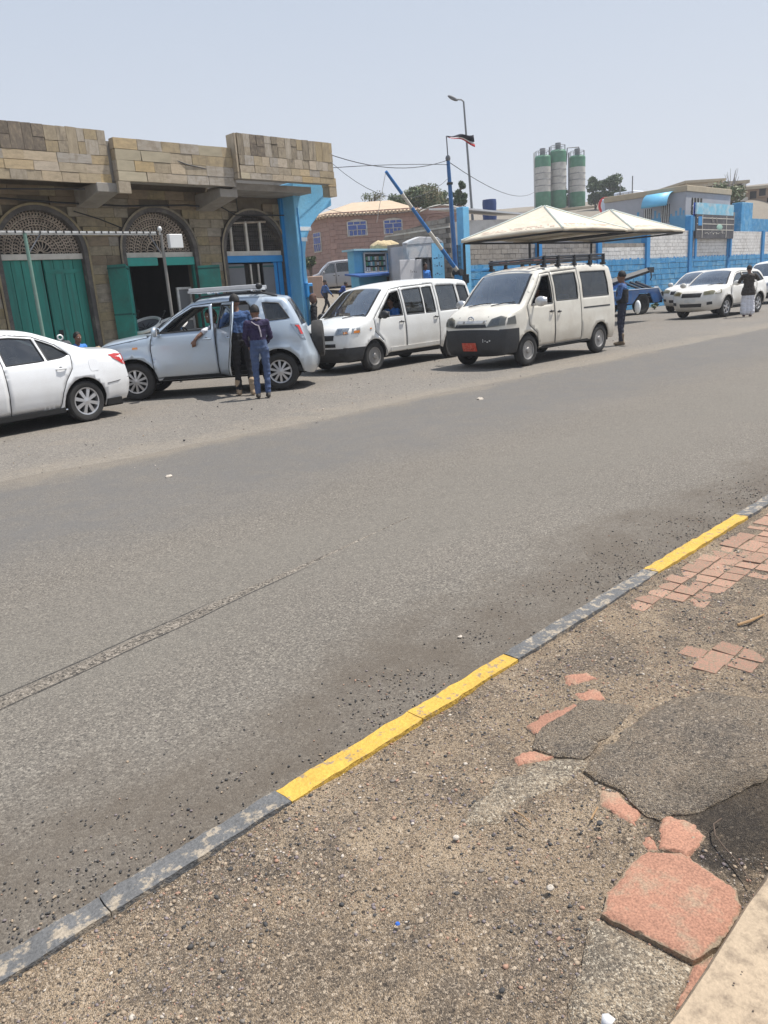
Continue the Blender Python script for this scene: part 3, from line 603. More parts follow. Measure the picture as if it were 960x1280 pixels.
    # wheels
    for x in (s['wx'], -s['wx']):
        for side in (1, -1): wheel(root, x, side*(s['w']/2-.015-s.get('wheelin', 0)), s['wr'], side, s.get('tw', .2), s['rim'], s.get('style', 'alloy'), s.get('spokes', 6))
    # underbody, arch liners, floor, seats
    mb = MB(); hw = s['w']/2-.27; zf = s['sill']
    mb.b2((c.Rr+.15, -hw, zf-.05), (c.F-.2, hw, zf+.14)); mb.b2((c.Rr+.3, -s['w']/2+.05, zf), (-s['wx']-s['arch']-.0, s['w']/2-.05, zf+.1))
    mb.b2((-s['wx']+s['arch'], -s['w']/2+.03, zf+.0), (s['wx']-s['arch'], s['w']/2-.03, zf+.07))
    for x in (s['wx'], -s['wx']):
        mb.b2((x-s['arch']-.02, -hw, zf+.1), (x+s['arch']+.02, hw, s['wr']+s['arch']+.02))
        for side in (1, -1):
            q = [(x+(s['arch']+.015)*math.cos(a), 0, s['wr']+(s['arch']+.015)*math.sin(a)) for a in np.linspace(-.15, math.pi+.15, 15)]; y0, y1 = side*hw, side*(s['w']/2-.045)
            vs = [(p[0], y, p[2]) for p in q for y in (y0, y1)]; mb.add(vs, [(2*i, 2*i+1, 2*i+3, 2*i+2) for i in range(14)])
    build('underbody', mb, M_under, root, 0)
    bl = s['belt']; mb = MB(); dx = s['dash']; sm = s.get('seatm', M_seat)
    mb.b2((dx-.05, -hw-.12, zf+.1), (dx+.3, hw+.12, bl-.05)); mb.b2((dx-.18, -hw-.05, bl-.28), (dx, hw+.05, bl-.04)); build('dashboard', mb, mat('dashboard_grey', (.13, .135, .14), .8, .1, 6), root, 0, .02)
    rows = s.get('rows', (dx-.95, dx-1.85)); 
    for r_i, sx in enumerate(rows):
        mb = MB()
        for yy, wd in (((.36, .46), (-.36, .46)) if r_i == 0 else ((0, 1.2),)):
            mb.box((sx+.15, yy, bl-.62), (.5, wd, .16)); mb.box((sx-.12, yy, bl-.25), (.13, wd, .66), rot=Matrix.Rotation(-.2, 3, 'Y'))
            for hy in ((yy,) if r_i == 0 else (-.36, .36)): mb.box((sx-.2, hy, bl+.19), (.09, .24, .17), rot=Matrix.Rotation(-.15, 3, 'Y'))
        build('seat', mb, sm, root, 0, .04)
    mb = MB(); sw = Vector((dx-.33, .36, bl-.07)); ax = Vector((-.85, 0, .5)).normalized(); x_, y_ = frame(ax)
    mb.tube([sw+(x_*math.cos(a)+y_*math.sin(a))*.18 for a in np.linspace(0, 2*math.pi, 21)], .014, 6); mb.tube([sw+x_*.18, sw-x_*.18], .015, 5); mb.tube([sw, sw-ax*.35], .03, 6); build('steering_wheel', mb, M_trim, root)
    return c, door_objs, ob
def wheel(root, x, y, r, side, tw, rr, style='alloy', spokes=6, label=None, dark=None):
    sh = r-rr; mb = MB(); h = tw/2
    mb.lathe([(rr, -h*.85), (rr+sh*.25, -h), (r-sh*.25, -h*.98), (r-.012, -h*.82), (r, -h*.55), (r, h*.55), (r-.012, h*.82), (r-sh*.25, h*.98), (rr+sh*.25, h), (rr, h*.85)], (x, y-side*h, r), (0, side, 0), 36, close=True)
    t = build('wheel', mb, M_tyre, root, 40); yy = y-side*.012; ax = Vector((0, side, 0)); C_ = Vector((x, yy, r)); m = dark or (M_rim if style == 'alloy' else M_steel); kw = min(1, 7/spokes)
    mb = MB(); mb.lathe([(rr-.012, -.12), (rr+.004, -.01), (rr, .002), (rr-.018, -.002), (rr-.024, -.02), (rr-.022, -.12)], C_, ax, 36, close=True)
    mb.lathe([(.0, -.075), (rr-.02, -.085)], C_, ax, 28, 1)
    if style == 'alloy':
        mb.lathe([(0, .006), (.05, .0), (.055, -.03), (.05, -.07)], C_, ax, 16)
        for k in range(spokes):
            a = 2*math.pi*k/spokes+.3; d = Vector((math.cos(a), 0, math.sin(a))); e = ax.cross(d)
            for w0, w1 in ((.024*kw, .034*kw),):
                p = [C_+d*.035-e*w0, C_+d*.035+e*w0, C_+d*(rr-.012)+e*w1-ax*.008, C_+d*(rr-.012)-e*w1-ax*.008]
                q = [v_-ax*.04 for v_ in p]; mb.add(p+q, [(0, 1, 2, 3), (0, 4, 5, 1), (1, 5, 6, 2), (2, 6, 7, 3), (3, 7, 4, 0), (7, 6, 5, 4)])
    else:
        mb.lathe([(0, .01), (.045, .008), (.06, -.012), (.085, -.02), (rr*.62, -.012), (rr*.72, -.035), (rr*.86, -.03), (rr-.015, -.015)], C_, ax, 28)
        for k in range(10):
            a = 2*math.pi*k/10; mb.lathe([(0, .001), (.018, .001)], C_+Vector((math.cos(a), 0, math.sin(a)))*rr*.74-ax*.033, ax, 8, 1)
        for k in range(5):
            a = 2*math.pi*k/5; mb.lathe([(.009, -.03), (.009, .008), (0, .01)], C_+Vector((math.cos(a), 0, math.sin(a)))*.065-ax*.01, ax, 6)
    build('rim', mb, [m, M_under], t, 35); return t
def fpatch(c, root, nm, poly, m, off=.008, rear=False, both=True, depth=.03, par=None, label=None):
    """a lens, grille or badge laid on the nose (or tail), from an outline in y, z"""
    for s_ in ((1, -1) if both else (1,)):
        poly_ = [Vector(p) for p in poly]; pts = []
        for i, a in enumerate(poly_):
            b = poly_[(i+1) % len(poly_)]; k = max(1, int((b-a).length/.05)); pts += [a+(b-a)*j/k for j in range(k)]
        n0 = len(pts); arr = np.array([tuple(p) for p in pts]); lo, hi = arr.min(0), arr.max(0); g = [(y, z) for y in np.arange(lo[0], hi[0], .06) for z in np.arange(lo[1], hi[1], .06)]
        if g:
            g = np.array(g); g = g[inpoly(g, arr)]
            g = [p for p in g if np.hypot(*(arr-p).T).min() > .02]
        V2, _, F2, _, _, _ = delaunay_2d_cdt(pts+[Vector(p) for p in g], [(i, (i+1) % n0) for i in range(n0)], [], 1, 1e-5); sg = -1 if rear else 1
        hs = [c.hit(s_*p.x, p.y, rear) for p in V2]; vs = [tuple(h+n*off) for h, n in hs]; o = len(vs); vs += [tuple(h+n*off-n*depth) for h, n in hs]; fs = [tuple(f) for f in F2]
        fs += [(i, (i+1) % n0, o+(i+1) % n0, o+i) for i in range(n0)]
        q = mesh_obj(nm, vs, fs, m, None, par or root, 35)
        if label: q['label'] = label
    return q
def spatch(c, root, nm, poly, m, off=.008, sides=(1, -1), depth=.02, par=None):
    q = None
    for s_ in sides:
        poly_ = [Vector(p) for p in poly]; pts = []
        for i, a in enumerate(poly_):
            b = poly_[(i+1) % len(poly_)]; k = max(1, int((b-a).length/.05)); pts += [a+(b-a)*j/k for j in range(k)]
        n0 = len(pts); V2, _, F2, _, _, _ = delaunay_2d_cdt(pts, [(i, (i+1) % n0) for i in range(n0)], [], 1, 1e-5)
        w_ = c.W([p.x for p in V2], [p.y for p in V2]); vs = [(p.x, s_*(k+off), p.y) for p, k in zip(V2, w_)]; o = len(vs); vs += [(a, b-s_*depth, d) for a, b, d in vs]
        q = mesh_obj(nm, vs, [tuple(f) for f in F2]+[(i, (i+1) % n0, o+(i+1) % n0, o+i) for i in range(n0)], m, None, par or root, 35)
    return q
def handle(c, door, x, z, side, m, L=.17):
    w_ = float(c.W(x, z)[0]); mb = MB(); y = side*w_
    mb.tube([(x-L/2, y-side*.005, z), (x-L/2+.02, y+side*.028, z), (x, y+side*.034, z+.003), (x+L/2-.02, y+side*.028, z), (x+L/2, y-side*.005, z)], [.012, .013, .014, .013, .012], 8)
    mb.lathe([(0, .001), (.035, .002), (.04, -.004)], (x, y, z-.008), (0, side, 0), 12, 1)
    build('handle', mb, [m, M_trim], door)
def mirror(c, door, x, z, side, m, big=1.):
    w_ = float(c.W(x, z)[0]); mb = MB(); y = side*w_
    mb.tube([(x, y-side*.01, z-.05), (x+.0, y+side*.09, z-.02)], [.03, .022], 8); mb.ball((x+.03, y+side*.17*big, z+.02), (.06*big, .115*big, .085*big), 0, 14, 9)
    mb.box((x-.022*big, y+side*.17*big, z+.02), (.02, .18*big, .125*big), 1)
    build('side_mirror', mb, [m, M_chrome], door, 50)
def wiper(c, root, x, z, y0, y1):
    mb = MB(); p = lambda y, zz: (c.nose(y, zz)+.03, y, zz)
    mb.tube([p(y0, z), p((y0+y1)/2, z+.035), p(y1, z+.05)], .009, 5); build('wiper', mb, M_trim, root)
# ------------------------------------------------------------------ people
SKIN = mat('brown_skin', (.17, .085, .052), .55, .1, 20); HAIR = mat('black_hair', (.012, .010, .009), .7, .3, 60, bump=.4, bscale=120)
def cloth(name, col, var=.12, **k): return mat(name, col, .9, var, 9, bump=.35, bscale=14, fine=.05, **k)
STAND = dict(pelvis=(0, 0, .95), waist=(0, 0, 1.10), chest=(.01, 0, 1.30), neck=(0, 0, 1.47), head=(.025, 0, 1.625),
    ls=(0, .185, 1.415), le=(-.03, .25, 1.14), lw=(.05, .255, .90), rs=(0, -.185, 1.415), re=(-.03, -.25, 1.14), rw=(.05, -.255, .90),
    lh=(0, .095, .92), lk=(.03, .105, .50), la=(-.01, .105, .09), rh=(0, -.095, .92), rk=(.03, -.105, .50), ra=(-.01, -.105, .09), lt=None, rt=None)
SIT = dict(STAND, pelvis=(0, 0, .42), waist=(-.03, 0, .57), chest=(-.05, 0, .78), neck=(-.04, 0, .95), head=(.0, 0, 1.10), ls=(-.05, .185, .895), le=(.05, .23, .64), lw=(.28, .2, .58), rs=(-.05, -.185, .895), re=(.05, -.23, .64), rw=(.28, -.2, .58),
    lh=(.02, .1, .40), lk=(.42, .12, .44), la=(.48, .12, .05), rh=(.02, -.1, .40), rk=(.42, -.12, .44), ra=(.48, -.12, .05))
def person(label, loc, ang, J=None, sc=1., shirt=None, trous=None, shoe=None, base=STAND, skin=None, hair=HAIR, vox=.012, group=None, robe=None, sleeves=1, long_top=0, scarf=None, jacket_flare=0, bulk=1., cuffs=None, face=True, name='person', hairlen=0, twist=0, headyaw=0, stripe=None):
    J = dict(base, **(J or {})); J = {k: (Vector(v_) if v_ is not None else None) for k, v_ in J.items()}
    shoe = shoe or mat('dark_shoe', (.03, .025, .02), .6, .2, 20); skin = skin or SKIN; cap = []   # p0, p1, r0, r1, material
    mats = [skin, shirt, trous or shirt, shoe, robe or shirt]; B = bulk
    A = lambda a, b, r0_, r1_, m: cap.append((Vector(a), Vector(b), r0_, r1_, m))
    ax = (J['ls']-J['rs']).normalized(); fwd = Vector((0, 0, 1)).cross(ax)*-1; fwd = ax.cross(Vector((0, 0, 1))).normalized()
    hx = (J['lh']-J['rh']).normalized()
    # trunk
    for s_ in (-.075, 0, .075):
        A(J['chest']+ax*s_, J['waist']+hx*s_*.8, .105*B, .098*B, 1); A(J['waist']+hx*s_*.8, J['pelvis']+hx*s_*.95, .098*B, .102*B, 1 if long_top else 2)
    A(J['ls']-ax*.05+Vector((0, 0, -.02)), J['rs']+ax*.05+Vector((0, 0, -.02)), .078*B, .078*B, 1); A(J['chest']+Vector((0, 0, .06))+ax*.07, J['chest']+Vector((0, 0, .06))-ax*.07, .108*B, .108*B, 1)
    A(J['neck']-Vector((0, 0, .05)), J['neck'].lerp(J['head'], .45), .062, .054, 0); A(J['neck']+Vector((0, 0, -.035))+ax*.06, J['neck']+Vector((0, 0, -.035))-ax*.06, .055, .055, 1)
    if long_top:
        for s_ in (-.09, 0, .09): A(J['pelvis']+hx*s_, J['pelvis']+hx*s_*(1.15)-Vector((0, 0, long_top)), .108*B, .112*B+jacket_flare, 1)
    for q in 'lr':
        S, E_, W_ = J[q+'s'], J[q+'e'], J[q+'w']; A(S, E_, .062*B, .050*B, 1)
        mid = E_.lerp(W_, .92 if sleeves == 1 else .12); A(E_, mid, .050*B, .042*B if sleeves == 1 else .046*B, 1 if sleeves else 0)
        A(E_, W_, .043, .029, 0)
        d = (W_-E_).normalized(); hd = J.get(q+'hand') or d; hd = Vector(hd).normalized(); up = Vector((0, 0, 1)) if abs(hd.z) < .75 else fwd; sd_ = hd.cross(up).normalized(); th = 1 if q == 'l' else -1
        pal = W_+hd*.055; across = sd_ if abs(hd.z) < .75 else fwd; nrm_ = hd.cross(across).normalized()
        for t in (-.022, 0, .022): A(W_+across*t*.6, W_+hd*.085+across*t, .019, .016, 0)
        fr = max(.0085, vox*.80)
        for k, (t, L_) in enumerate(((-.033, .062), (-.011, .076), (.011, .080), (.033, .070))):
            b0 = W_+hd*.085+across*t; b1 = b0+hd*L_*.5+nrm_*.008; b2_ = b1+hd*L_*.42+nrm_*.024; A(b0, b1, fr, fr*.95, 0); A(b1, b2_, fr*.95, fr*.8, 0)
        b0 = W_+hd*.028+across*.03; b1 = b0+across*.028+hd*.026; A(b0, b1, fr*1.25, fr*1.1, 0); A(b1, b1+hd*.034+across*.004, fr*1.1, fr*.9, 0)
        Hh, K, An = J[q+'h'], J[q+'k'], J[q+'a']
        A(Hh, K, .092*B, .066*B, 2); A(K, An.lerp(K, .08), .064*B, .056*B, 2); A(K, An, .05, .04, 2 if not cuffs else 2)
        T_ = J.get(q+'t') or (An + fwd*.145 - Vector((0, 0, An.z*0+.055))); T_ = Vector(T_)
        A(An+Vector((0, 0, .01)), An-fwd*.045-Vector((0, 0, .045)), .044, .040, 3); A(An-Vector((0, 0, .04)), T_, .043, .036, 3)
        if cuffs: A(An+Vector((0, 0, .17)), An, .060, .052, 3)
    if robe:
        zb = robe_z = .10
        for s_ in (-.09, 0, .09):
            A(J['pelvis']+hx*s_, Vector((J['lk'].lerp(J['rk'], .5).x, 0, .5))+hx*s_*1.2, .115, .12, 4); A(Vector((J['lk'].lerp(J['rk'], .5).x, 0, .5))+hx*s_*1.2, Vector((J['la'].lerp(J['ra'], .5).x, 0, zb+.08))+hx*s_*1.35, .12, .125, 4)
    mb = MB(); ctr = J['head']; yaw = headyaw; hf = Matrix.Rotation(yaw, 3, 'Z') @ fwd; hs_ = Vector((0, 0, 1)).cross(hf); HR = Matrix((hf, hs_, Vector((0, 0, 1)))).transposed()
    for a, b, r_0, r_1, m_ in cap:
        d = b-a; L_ = d.length
        prof = [(0, -r_0)] + [(r_0*math.cos(t), r_0*math.sin(t)) for t in (-1.1, -.6, 0)] + [(r_1*math.cos(t), L_+r_1*math.sin(t)) for t in (0, .6, 1.1)] + [(0, L_+r_1)]
        mb.lathe(prof, a, d if L_ > 1e-5 else (0, 0, 1), 12)
    ell = [((0, 0, .022), (.100, .083, .118)), ((.018, 0, -.045), (.074, .062, .075)), ((.045, 0, -.085), (.042, .042, .035))]
    if face: ell += [((.098, 0, -.012), (.020, .014, .022)), ((.09, 0, .008), (.014, .011, .03)), ((0, .078, -.005), (.02, .012, .033)), ((0, -.078, -.005), (.02, .012, .033)), ((.082, 0, .034), (.016, .05, .012)), ((.088, 0, -.052), (.012, .026, .008)), ((.086, 0, -.066), (.012, .022, .007))]
    for c_, r_ in ell: mb.ball(ctr+HR @ Vector(c_), r_, 0, 12, 8, HR)
    if jacket_flare: pass
    me = bpy.data.meshes.new('tmp'); me.from_pydata(mb.v, [], mb.f); bm = bmesh.new(); bm.from_mesh(me); bmesh.ops.remove_doubles(bm, verts=bm.verts, dist=1e-5); bmesh.ops.recalc_face_normals(bm, faces=bm.faces); bm.to_mesh(me); bm.free()
    tmp = bpy.data.objects.new('tmp', me); COL.objects.link(tmp); rm = tmp.modifiers.new('r', 'REMESH'); rm.mode = 'VOXEL'; rm.voxel_size = vox
    smm = tmp.modifiers.new('s', 'SMOOTH'); smm.factor = .5; smm.iterations = 2 if vox < .011 else 1
    dg = bpy.context.evaluated_depsgraph_get(); dg.update(); me2 = bpy.data.meshes.new_from_object(tmp.evaluated_get(dg)); bpy.data.objects.remove(tmp)
    n = len(me2.polygons); co = np.empty(n*3); me2.polygons.foreach_get('center', co); co = co.reshape(-1, 3); best = np.full(n, 9.); mi = np.zeros(n, int)
    for a, b, r_0, r_1, m_ in cap:
        a = np.array(a); d = np.array(b)-a; t = np.clip((co-a)@d/(d@d+1e-9), 0, 1); q = np.linalg.norm(co-a-t[:, None]*d, axis=1)-(r_0+(r_1-r_0)*t); k = q < best; best[k] = q[k]; mi[k] = m_
    hd_ = np.array(ctr); k = np.linalg.norm((co-hd_)/np.array([.13, .13, .16]), axis=1) < 1; k &= co[:, 2] > hd_[2]-.15; mi[k & (best > -.02)] = 0
    vn = len(me2.vertices); cv = np.empty(vn*3); me2.vertices.foreach_get('co', cv); cv = cv.reshape(-1, 3)
    # creases in the cloth, by small displacement
    vi = [noise.noise(Vector(p)*11)*.008+noise.noise(Vector((p[0]*6, p[1]*6, p[2]*19)))*.012 if p[2] < ctr.z-.22 and p[2] > .14 else 0 for p in cv]; nr = np.empty(vn*3); me2.vertices.foreach_get('normal', nr); cv += nr.reshape(-1, 3)*np.array(vi)[:, None]
    me2.vertices.foreach_set('co', cv.ravel())
    me2.materials.clear()
    for m_ in mats: me2.materials.append(m_)
    me2.polygons.foreach_set('material_index', mi.astype(np.int32)); me2.shade_smooth(); me2.update(); me2.name = 'body'
    root = thing(name, label, 'person', loc, ang, group, sc); o = bpy.data.objects.new('body', me2); COL.objects.link(o); o.parent = root
    # hair and eyes
    if hair:
        mb = MB(); vs = []; N_, K_ = 20, 11
        for i in range(K_+1):
            for j in range(N_):
                az = 2*math.pi*j/N_; front = math.cos(az); low = (1.72+hairlen if front < .3 else 1.72-(front-.3)*1.1)
                th_ = low*i/K_; q = Vector((.108*math.sin(th_)*math.cos(az), .092*math.sin(th_)*math.sin(az), .130*math.cos(th_))); q *= 1+.07*noise.noise(q*38)+.03*noise.noise(q*90); vs.append(ctr+HR @ (q+Vector((-.006, 0, .022))))
        mb.add(vs, [(i*N_+j, (i+1)*N_+j, (i+1)*N_+(j+1) % N_, i*N_+(j+1) % N_) for i in range(K_) for j in range(N_)])
        h = build('hair', mb, hair, root, 60); s_ = h.modifiers.new('t', 'SOLIDIFY'); s_.thickness = .018; s_.offset = -1
    if face:
        for s_ in (1, -1): build('eye', MB().ball(ctr+HR @ Vector((.083, .031*s_, .012)), .0125, 0, 8, 6), mat('eye_white', (.6, .58, .55), .3, .02), root, 60)
    if scarf:
        mb = MB(); vs = []; N_, K_ = 20, 12
        for i in range(K_+1):
            for j in range(N_):
                az = 2*math.pi*j/N_; front = math.cos(az); th_ = (2.7 if front < .45 else 1.15)*i/K_; rr = 1+.18*ss(1.9, 2.7, th_)
                q = Vector((.112*math.sin(th_)*math.cos(az)*rr, .098*math.sin(th_)*math.sin(az)*rr, .13*math.cos(th_)*1.1)); q *= 1+.06*noise.noise(q*22); vs.append(ctr+HR @ (q+Vector((-.008, 0, .01))))
        mb.add(vs, [(i*N_+j, (i+1)*N_+j, (i+1)*N_+(j+1) % N_, i*N_+(j+1) % N_) for i in range(K_) for j in range(N_)])
        h = build('headscarf', mb, scarf, root, 60); s_ = h.modifiers.new('t', 'SOLIDIFY'); s_.thickness = .012; s_.offset = 1
    return root
# ------------------------------------------------------------------ the cars
def carpaint(name, col, rough=.28, metal=0., dust=(.42, .37, .30), amt=.35, var=.02, scratch=0):
    m = mat(name, col, rough, var, 1.5, metal=metal, coat=.6, stain=dust, stain_scale=1.6, stain_amt=amt*.5); t = m.node_tree; N = t.nodes; L = t.links; b = N['Principled BSDF']
    tc = N.new('ShaderNodeTexCoord'); sp = N.new('ShaderNodeSeparateXYZ'); L.new(tc.outputs['Object'], sp.inputs[0]); n = N.new('ShaderNodeTexNoise'); n.inputs['Scale'].default_value = 4; n.inputs['Detail'].default_value = 7
    L.new(tc.outputs['Object'], n.inputs['Vector']); md = N.new('ShaderNodeMath'); md.operation = 'MULTIPLY_ADD'; L.new(n.outputs[0], md.inputs[0]); md.inputs[1].default_value = -.5; L.new(sp.outputs[2], md.inputs[2])
    mr = N.new('ShaderNodeMapRange'); mr.inputs[1].default_value = .05; mr.inputs[2].default_value = .5; mr.inputs[3].default_value = amt; mr.inputs[4].default_value = 0; L.new(md.outputs[0], mr.inputs[0])
    src = b.inputs['Base Color'].links[0].from_socket; mx = N.new('ShaderNodeMixRGB'); L.new(mr.outputs[0], mx.inputs[0]); L.new(src, mx.inputs[1]); mx.inputs[2].default_value = (*dust, 1); L.new(mx.outputs[0], b.inputs['Base Color']); return m
PW = carpaint('clean_white_paint', (.78, .79, .80), amt=.2); PS = carpaint('silver_blue_paint', (.46, .53, .60), .32, .35, amt=.3); PV = carpaint('white_van_paint', (.78, .78, .76), amt=.35)
PC = carpaint('chalky_cream_white_paint', (.66, .625, .545), .5, amt=.75, var=.08); PR = carpaint('dusty_white_paint', (.74, .72, .67), .4, amt=.6); PG = carpaint('grey_van_paint', (.36, .36, .38), .4, .2)
def sec(w): return w
SEDAN = dict(top=[(2.15, .20, .06), (2.20, .38, .12), (2.20, .55, .14), (2.13, .70, .12), (1.92, .82, .05), (1.5, .92, .04), (1.14, .985, .04, 'w'), (.78, 1.22, .06, 'w'), (.42, 1.40, .05), (.1, 1.462, .03), (-.3, 1.475, .03), (-.72, 1.44, .03, 'b'), (-1.15, 1.28, .05, 'b'), (-1.55, 1.115, .05), (-1.8, 1.085, .03), (-2.05, 1.06, .04), (-2.17, 1.0, .07), (-2.22, .82, .10), (-2.27, .62, .12), (-2.27, .44, .12), (-2.2, .24, .08)],
    w=1.775, wx=1.325, wr=.318, arch=.375, rim=.215, tw=.205, sill=.20, belt=.98, sec=[(.2, .10), (.34, .035), (.55, .0), (.78, .006), (.95, .035), (1.2, .17), (1.5, .34)], xn=1.55, nk=.20, xr=-1.5, rk=.16, r=.09, flare=.012, paint=PW, dash=.62, style='alloy', spokes=8, wtrim=False,
    doors={'front_door': [(.98, .30), (1.02, .7), (.98, .95), (.80, 1.12), (.45, 1.34), (.1, 1.405), (-.10, 1.41), (-.10, .27), (.9, .26)], 'rear_door': [(-.10, .27), (-.10, 1.41), (-.35, 1.41), (-.72, 1.36), (-1.02, 1.22), (-1.20, 1.04), (-1.16, .84), (-1.02, .66), (-.94, .5), (-.88, .27)]},
    wins={'wf': [(.80, 1.0), (.50, 1.24), (.12, 1.36), (-.05, 1.37), (-.05, .985)], 'wr': [(-.16, .985), (-.16, 1.37), (-.38, 1.37), (-.70, 1.325), (-.76, 1.00)], 'wq': [(-.81, 1.005), (-.76, 1.315), (-.98, 1.21), (-1.17, 1.055), (-1.02, 1.02)]}, winof={'wf': 'front_door', 'wr': 'rear_door', 'wq': 'rear_door'}, glass={'wf': GLD, 'wr': GL, 'wq': GLD})
SUV = dict(top=[(2.00, .27, .08), (2.08, .45, .12), (2.08, .64, .12), (2.04, .82, .10), (1.96, .97, .06), (1.80, 1.06, .04), (1.4, 1.12, .04), (.98, 1.18, .04, 'w'), (.58, 1.44, .06, 'w'), (.22, 1.66, .05), (-.05, 1.725, .03), (-.5, 1.745, .03), (-1.0, 1.735, .03), (-1.45, 1.69, .03), (-1.58, 1.62, .04, 'b'), (-1.70, 1.40, .05, 'b'), (-1.80, 1.16, .05), (-1.86, .95, .06), (-1.92, .74, .08), (-1.96, .58, .10), (-1.95, .42, .10), (-1.88, .28, .08)],
    w=1.695, wx=1.3425, wr=.345, arch=.425, rim=.215, tw=.215, sill=.33, belt=1.17, sec=[(.3, .07), (.42, .02), (.6, .0), (.85, .003), (1.0, .0), (1.16, .03), (1.4, .11), (1.75, .24)], xn=1.45, nk=.17, xr=-1.3, rk=.10, r=.09, flare=.035, paint=PS, dash=.68, style='alloy', spokes=10, isdark=lambda x, z: z < .39 and abs(x) < 1.0, bumper=PS,
    doors={'front_door': [(.95, .38), (.99, .9), (.95, 1.17), (.60, 1.40), (.18, 1.63), (-.20, 1.66), (-.22, .38)], 'rear_door': [(-.22, .38), (-.20, 1.66), (-.82, 1.66), (-1.0, 1.42), (-1.10, 1.15), (-1.06, .92), (-.92, .70), (-.86, .38)]},
    wins={'wf': [(.80, 1.185), (.50, 1.42), (.16, 1.595), (-.13, 1.60), (-.15, 1.20)], 'wr': [(-.28, 1.20), (-.26, 1.605), (-.79, 1.60), (-.98, 1.26)], 'wq': [(-1.18, 1.28), (-1.12, 1.605), (-1.42, 1.575), (-1.60, 1.30)]}, winof={'wf': 'front_door', 'wr': 'rear_door'}, open=(('wf', 1), ('wr', -1), ('wf', -1)), glass={'wq': GLD, 'wr': GL}, wheelin=-.0)
APV = dict(top=[(2.06, .24, .05), (2.12, .42, .10), (2.13, .60, .12), (2.10, .76, .12), (2.04, .90, .08), (1.78, 1.02, .04), (1.46, 1.13, .04, 'w'), (1.12, 1.40, .06, 'w'), (.78, 1.66, .05), (.54, 1.74, .03), (.15, 1.795, .03), (-.6, 1.835, .03), (-1.4, 1.83, .03), (-2.1, 1.78, .03), (-2.26, 1.68, .03, 'b'), (-2.34, 1.40, .04, 'b'), (-2.39, 1.12, .04), (-2.42, .85, .05), (-2.43, .6, .06), (-2.41, .42, .06), (-2.36, .26, .05)],
    w=1.655, wx=1.375, wr=.305, arch=.37, rim=.19, tw=.19, sill=.27, belt=1.08, sec=[(.25, .06), (.38, .015), (.6, .0), (.9, .0), (1.07, .02), (1.4, .08), (1.85, .20)], xn=1.56, nk=.13, xr=-2.0, rk=.07, r=.08, flare=.02, paint=PV, dash=1.0, style='steel', isdark=lambda x, z: x > 1.6 and z < .54, lines=[[(1.45, .54), (2.3, .54)]],
    doors={'front_door': [(.98, .32), (1.10, .62), (1.32, .80), (1.34, 1.08), (.96, 1.42), (.66, 1.66), (.36, 1.69), (.32, .32)], 'rear_door': [(.30, .32), (.34, 1.69), (-.86, 1.74), (-.88, .95), (-.90, .32)]},
    wins={'wf': [(1.20, 1.10), (.90, 1.38), (.68, 1.58), (.40, 1.62), (.38, 1.10)], 'wr': [(.24, 1.10), (.26, 1.63), (-.38, 1.66), (-.38, 1.10)], 'wv': [(-.44, 1.10), (-.44, 1.66), (-.78, 1.67), (-.80, 1.10)], 'wq': [(-.98, 1.12), (-.96, 1.68), (-1.66, 1.68), (-1.70, 1.13)], 'wz': [(-1.80, 1.14), (-1.76, 1.67), (-2.12, 1.64), (-2.20, 1.16)]}, winof={'wf': 'front_door', 'wr': 'rear_door', 'wv': 'rear_door'}, open=(('wf', 1),), glass={'wr': GL, 'wv': GLD, 'wq': GL, 'wz': GLD}, rows=(.2, -.75, -1.6))
LITE = dict(top=[(1.96, .26, .05), (2.03, .40, .10), (2.05, .60, .12), (2.03, .78, .12), (1.96, .94, .08), (1.74, 1.08, .05), (1.46, 1.19, .04, 'w'), (1.16, 1.48, .06, 'w'), (.88, 1.74, .05), (.68, 1.82, .04), (.3, 1.87, .04), (-.5, 1.90, .04), (-1.3, 1.90, .04), (-1.82, 1.85, .03), (-1.93, 1.74, .03, 'b'), (-1.97, 1.45, .03, 'b'), (-1.99, 1.15, .03), (-2.01, .85, .04), (-2.02, .6, .05), (-2.02, .42, .05), (-1.98, .28, .04)],
    w=1.665, wx=1.325, wr=.305, arch=.365, rim=.185, tw=.175, sill=.30, belt=1.14, sec=[(.25, .06), (.38, .02), (.6, .0), (.9, .0), (1.13, .015), (1.5, .06), (1.9, .16)], xn=1.5, nk=.12, xr=-1.8, rk=.04, r=.07, flare=.008, paint=PC, dash=1.02, style='steel', isdark=lambda x, z: x > 1.64 and z < .76, lines=[[(1.64, .76), (2.3, .76)], [(1.64, .76), (1.64, .2)]],
    doors={'front_door': [(1.0, .36), (1.06, .62), (1.30, .78), (1.36, 1.14), (1.0, 1.50), (.78, 1.74), (.46, 1.76), (.42, .36)], 'rear_door': [(.40, .36), (.44, 1.76), (-.54, 1.80), (-.56, 1.0), (-.58, .36)]},
    wins={'wf': [(1.22, 1.16), (.95, 1.46), (.74, 1.68), (.50, 1.70), (.48, 1.16)], 'wr': [(.34, 1.20), (.36, 1.70), (-.46, 1.73), (-.46, 1.20)], 'wq': [(-.66, 1.22), (-.66, 1.73), (-1.66, 1.73), (-1.70, 1.22)]}, winof={'wf': 'front_door', 'wr': 'rear_door'}, open=(('wf', 1),), glass={'wr': GLD, 'wq': GLD}, rows=(.25, -.6, -1.4), bglass=GLD)
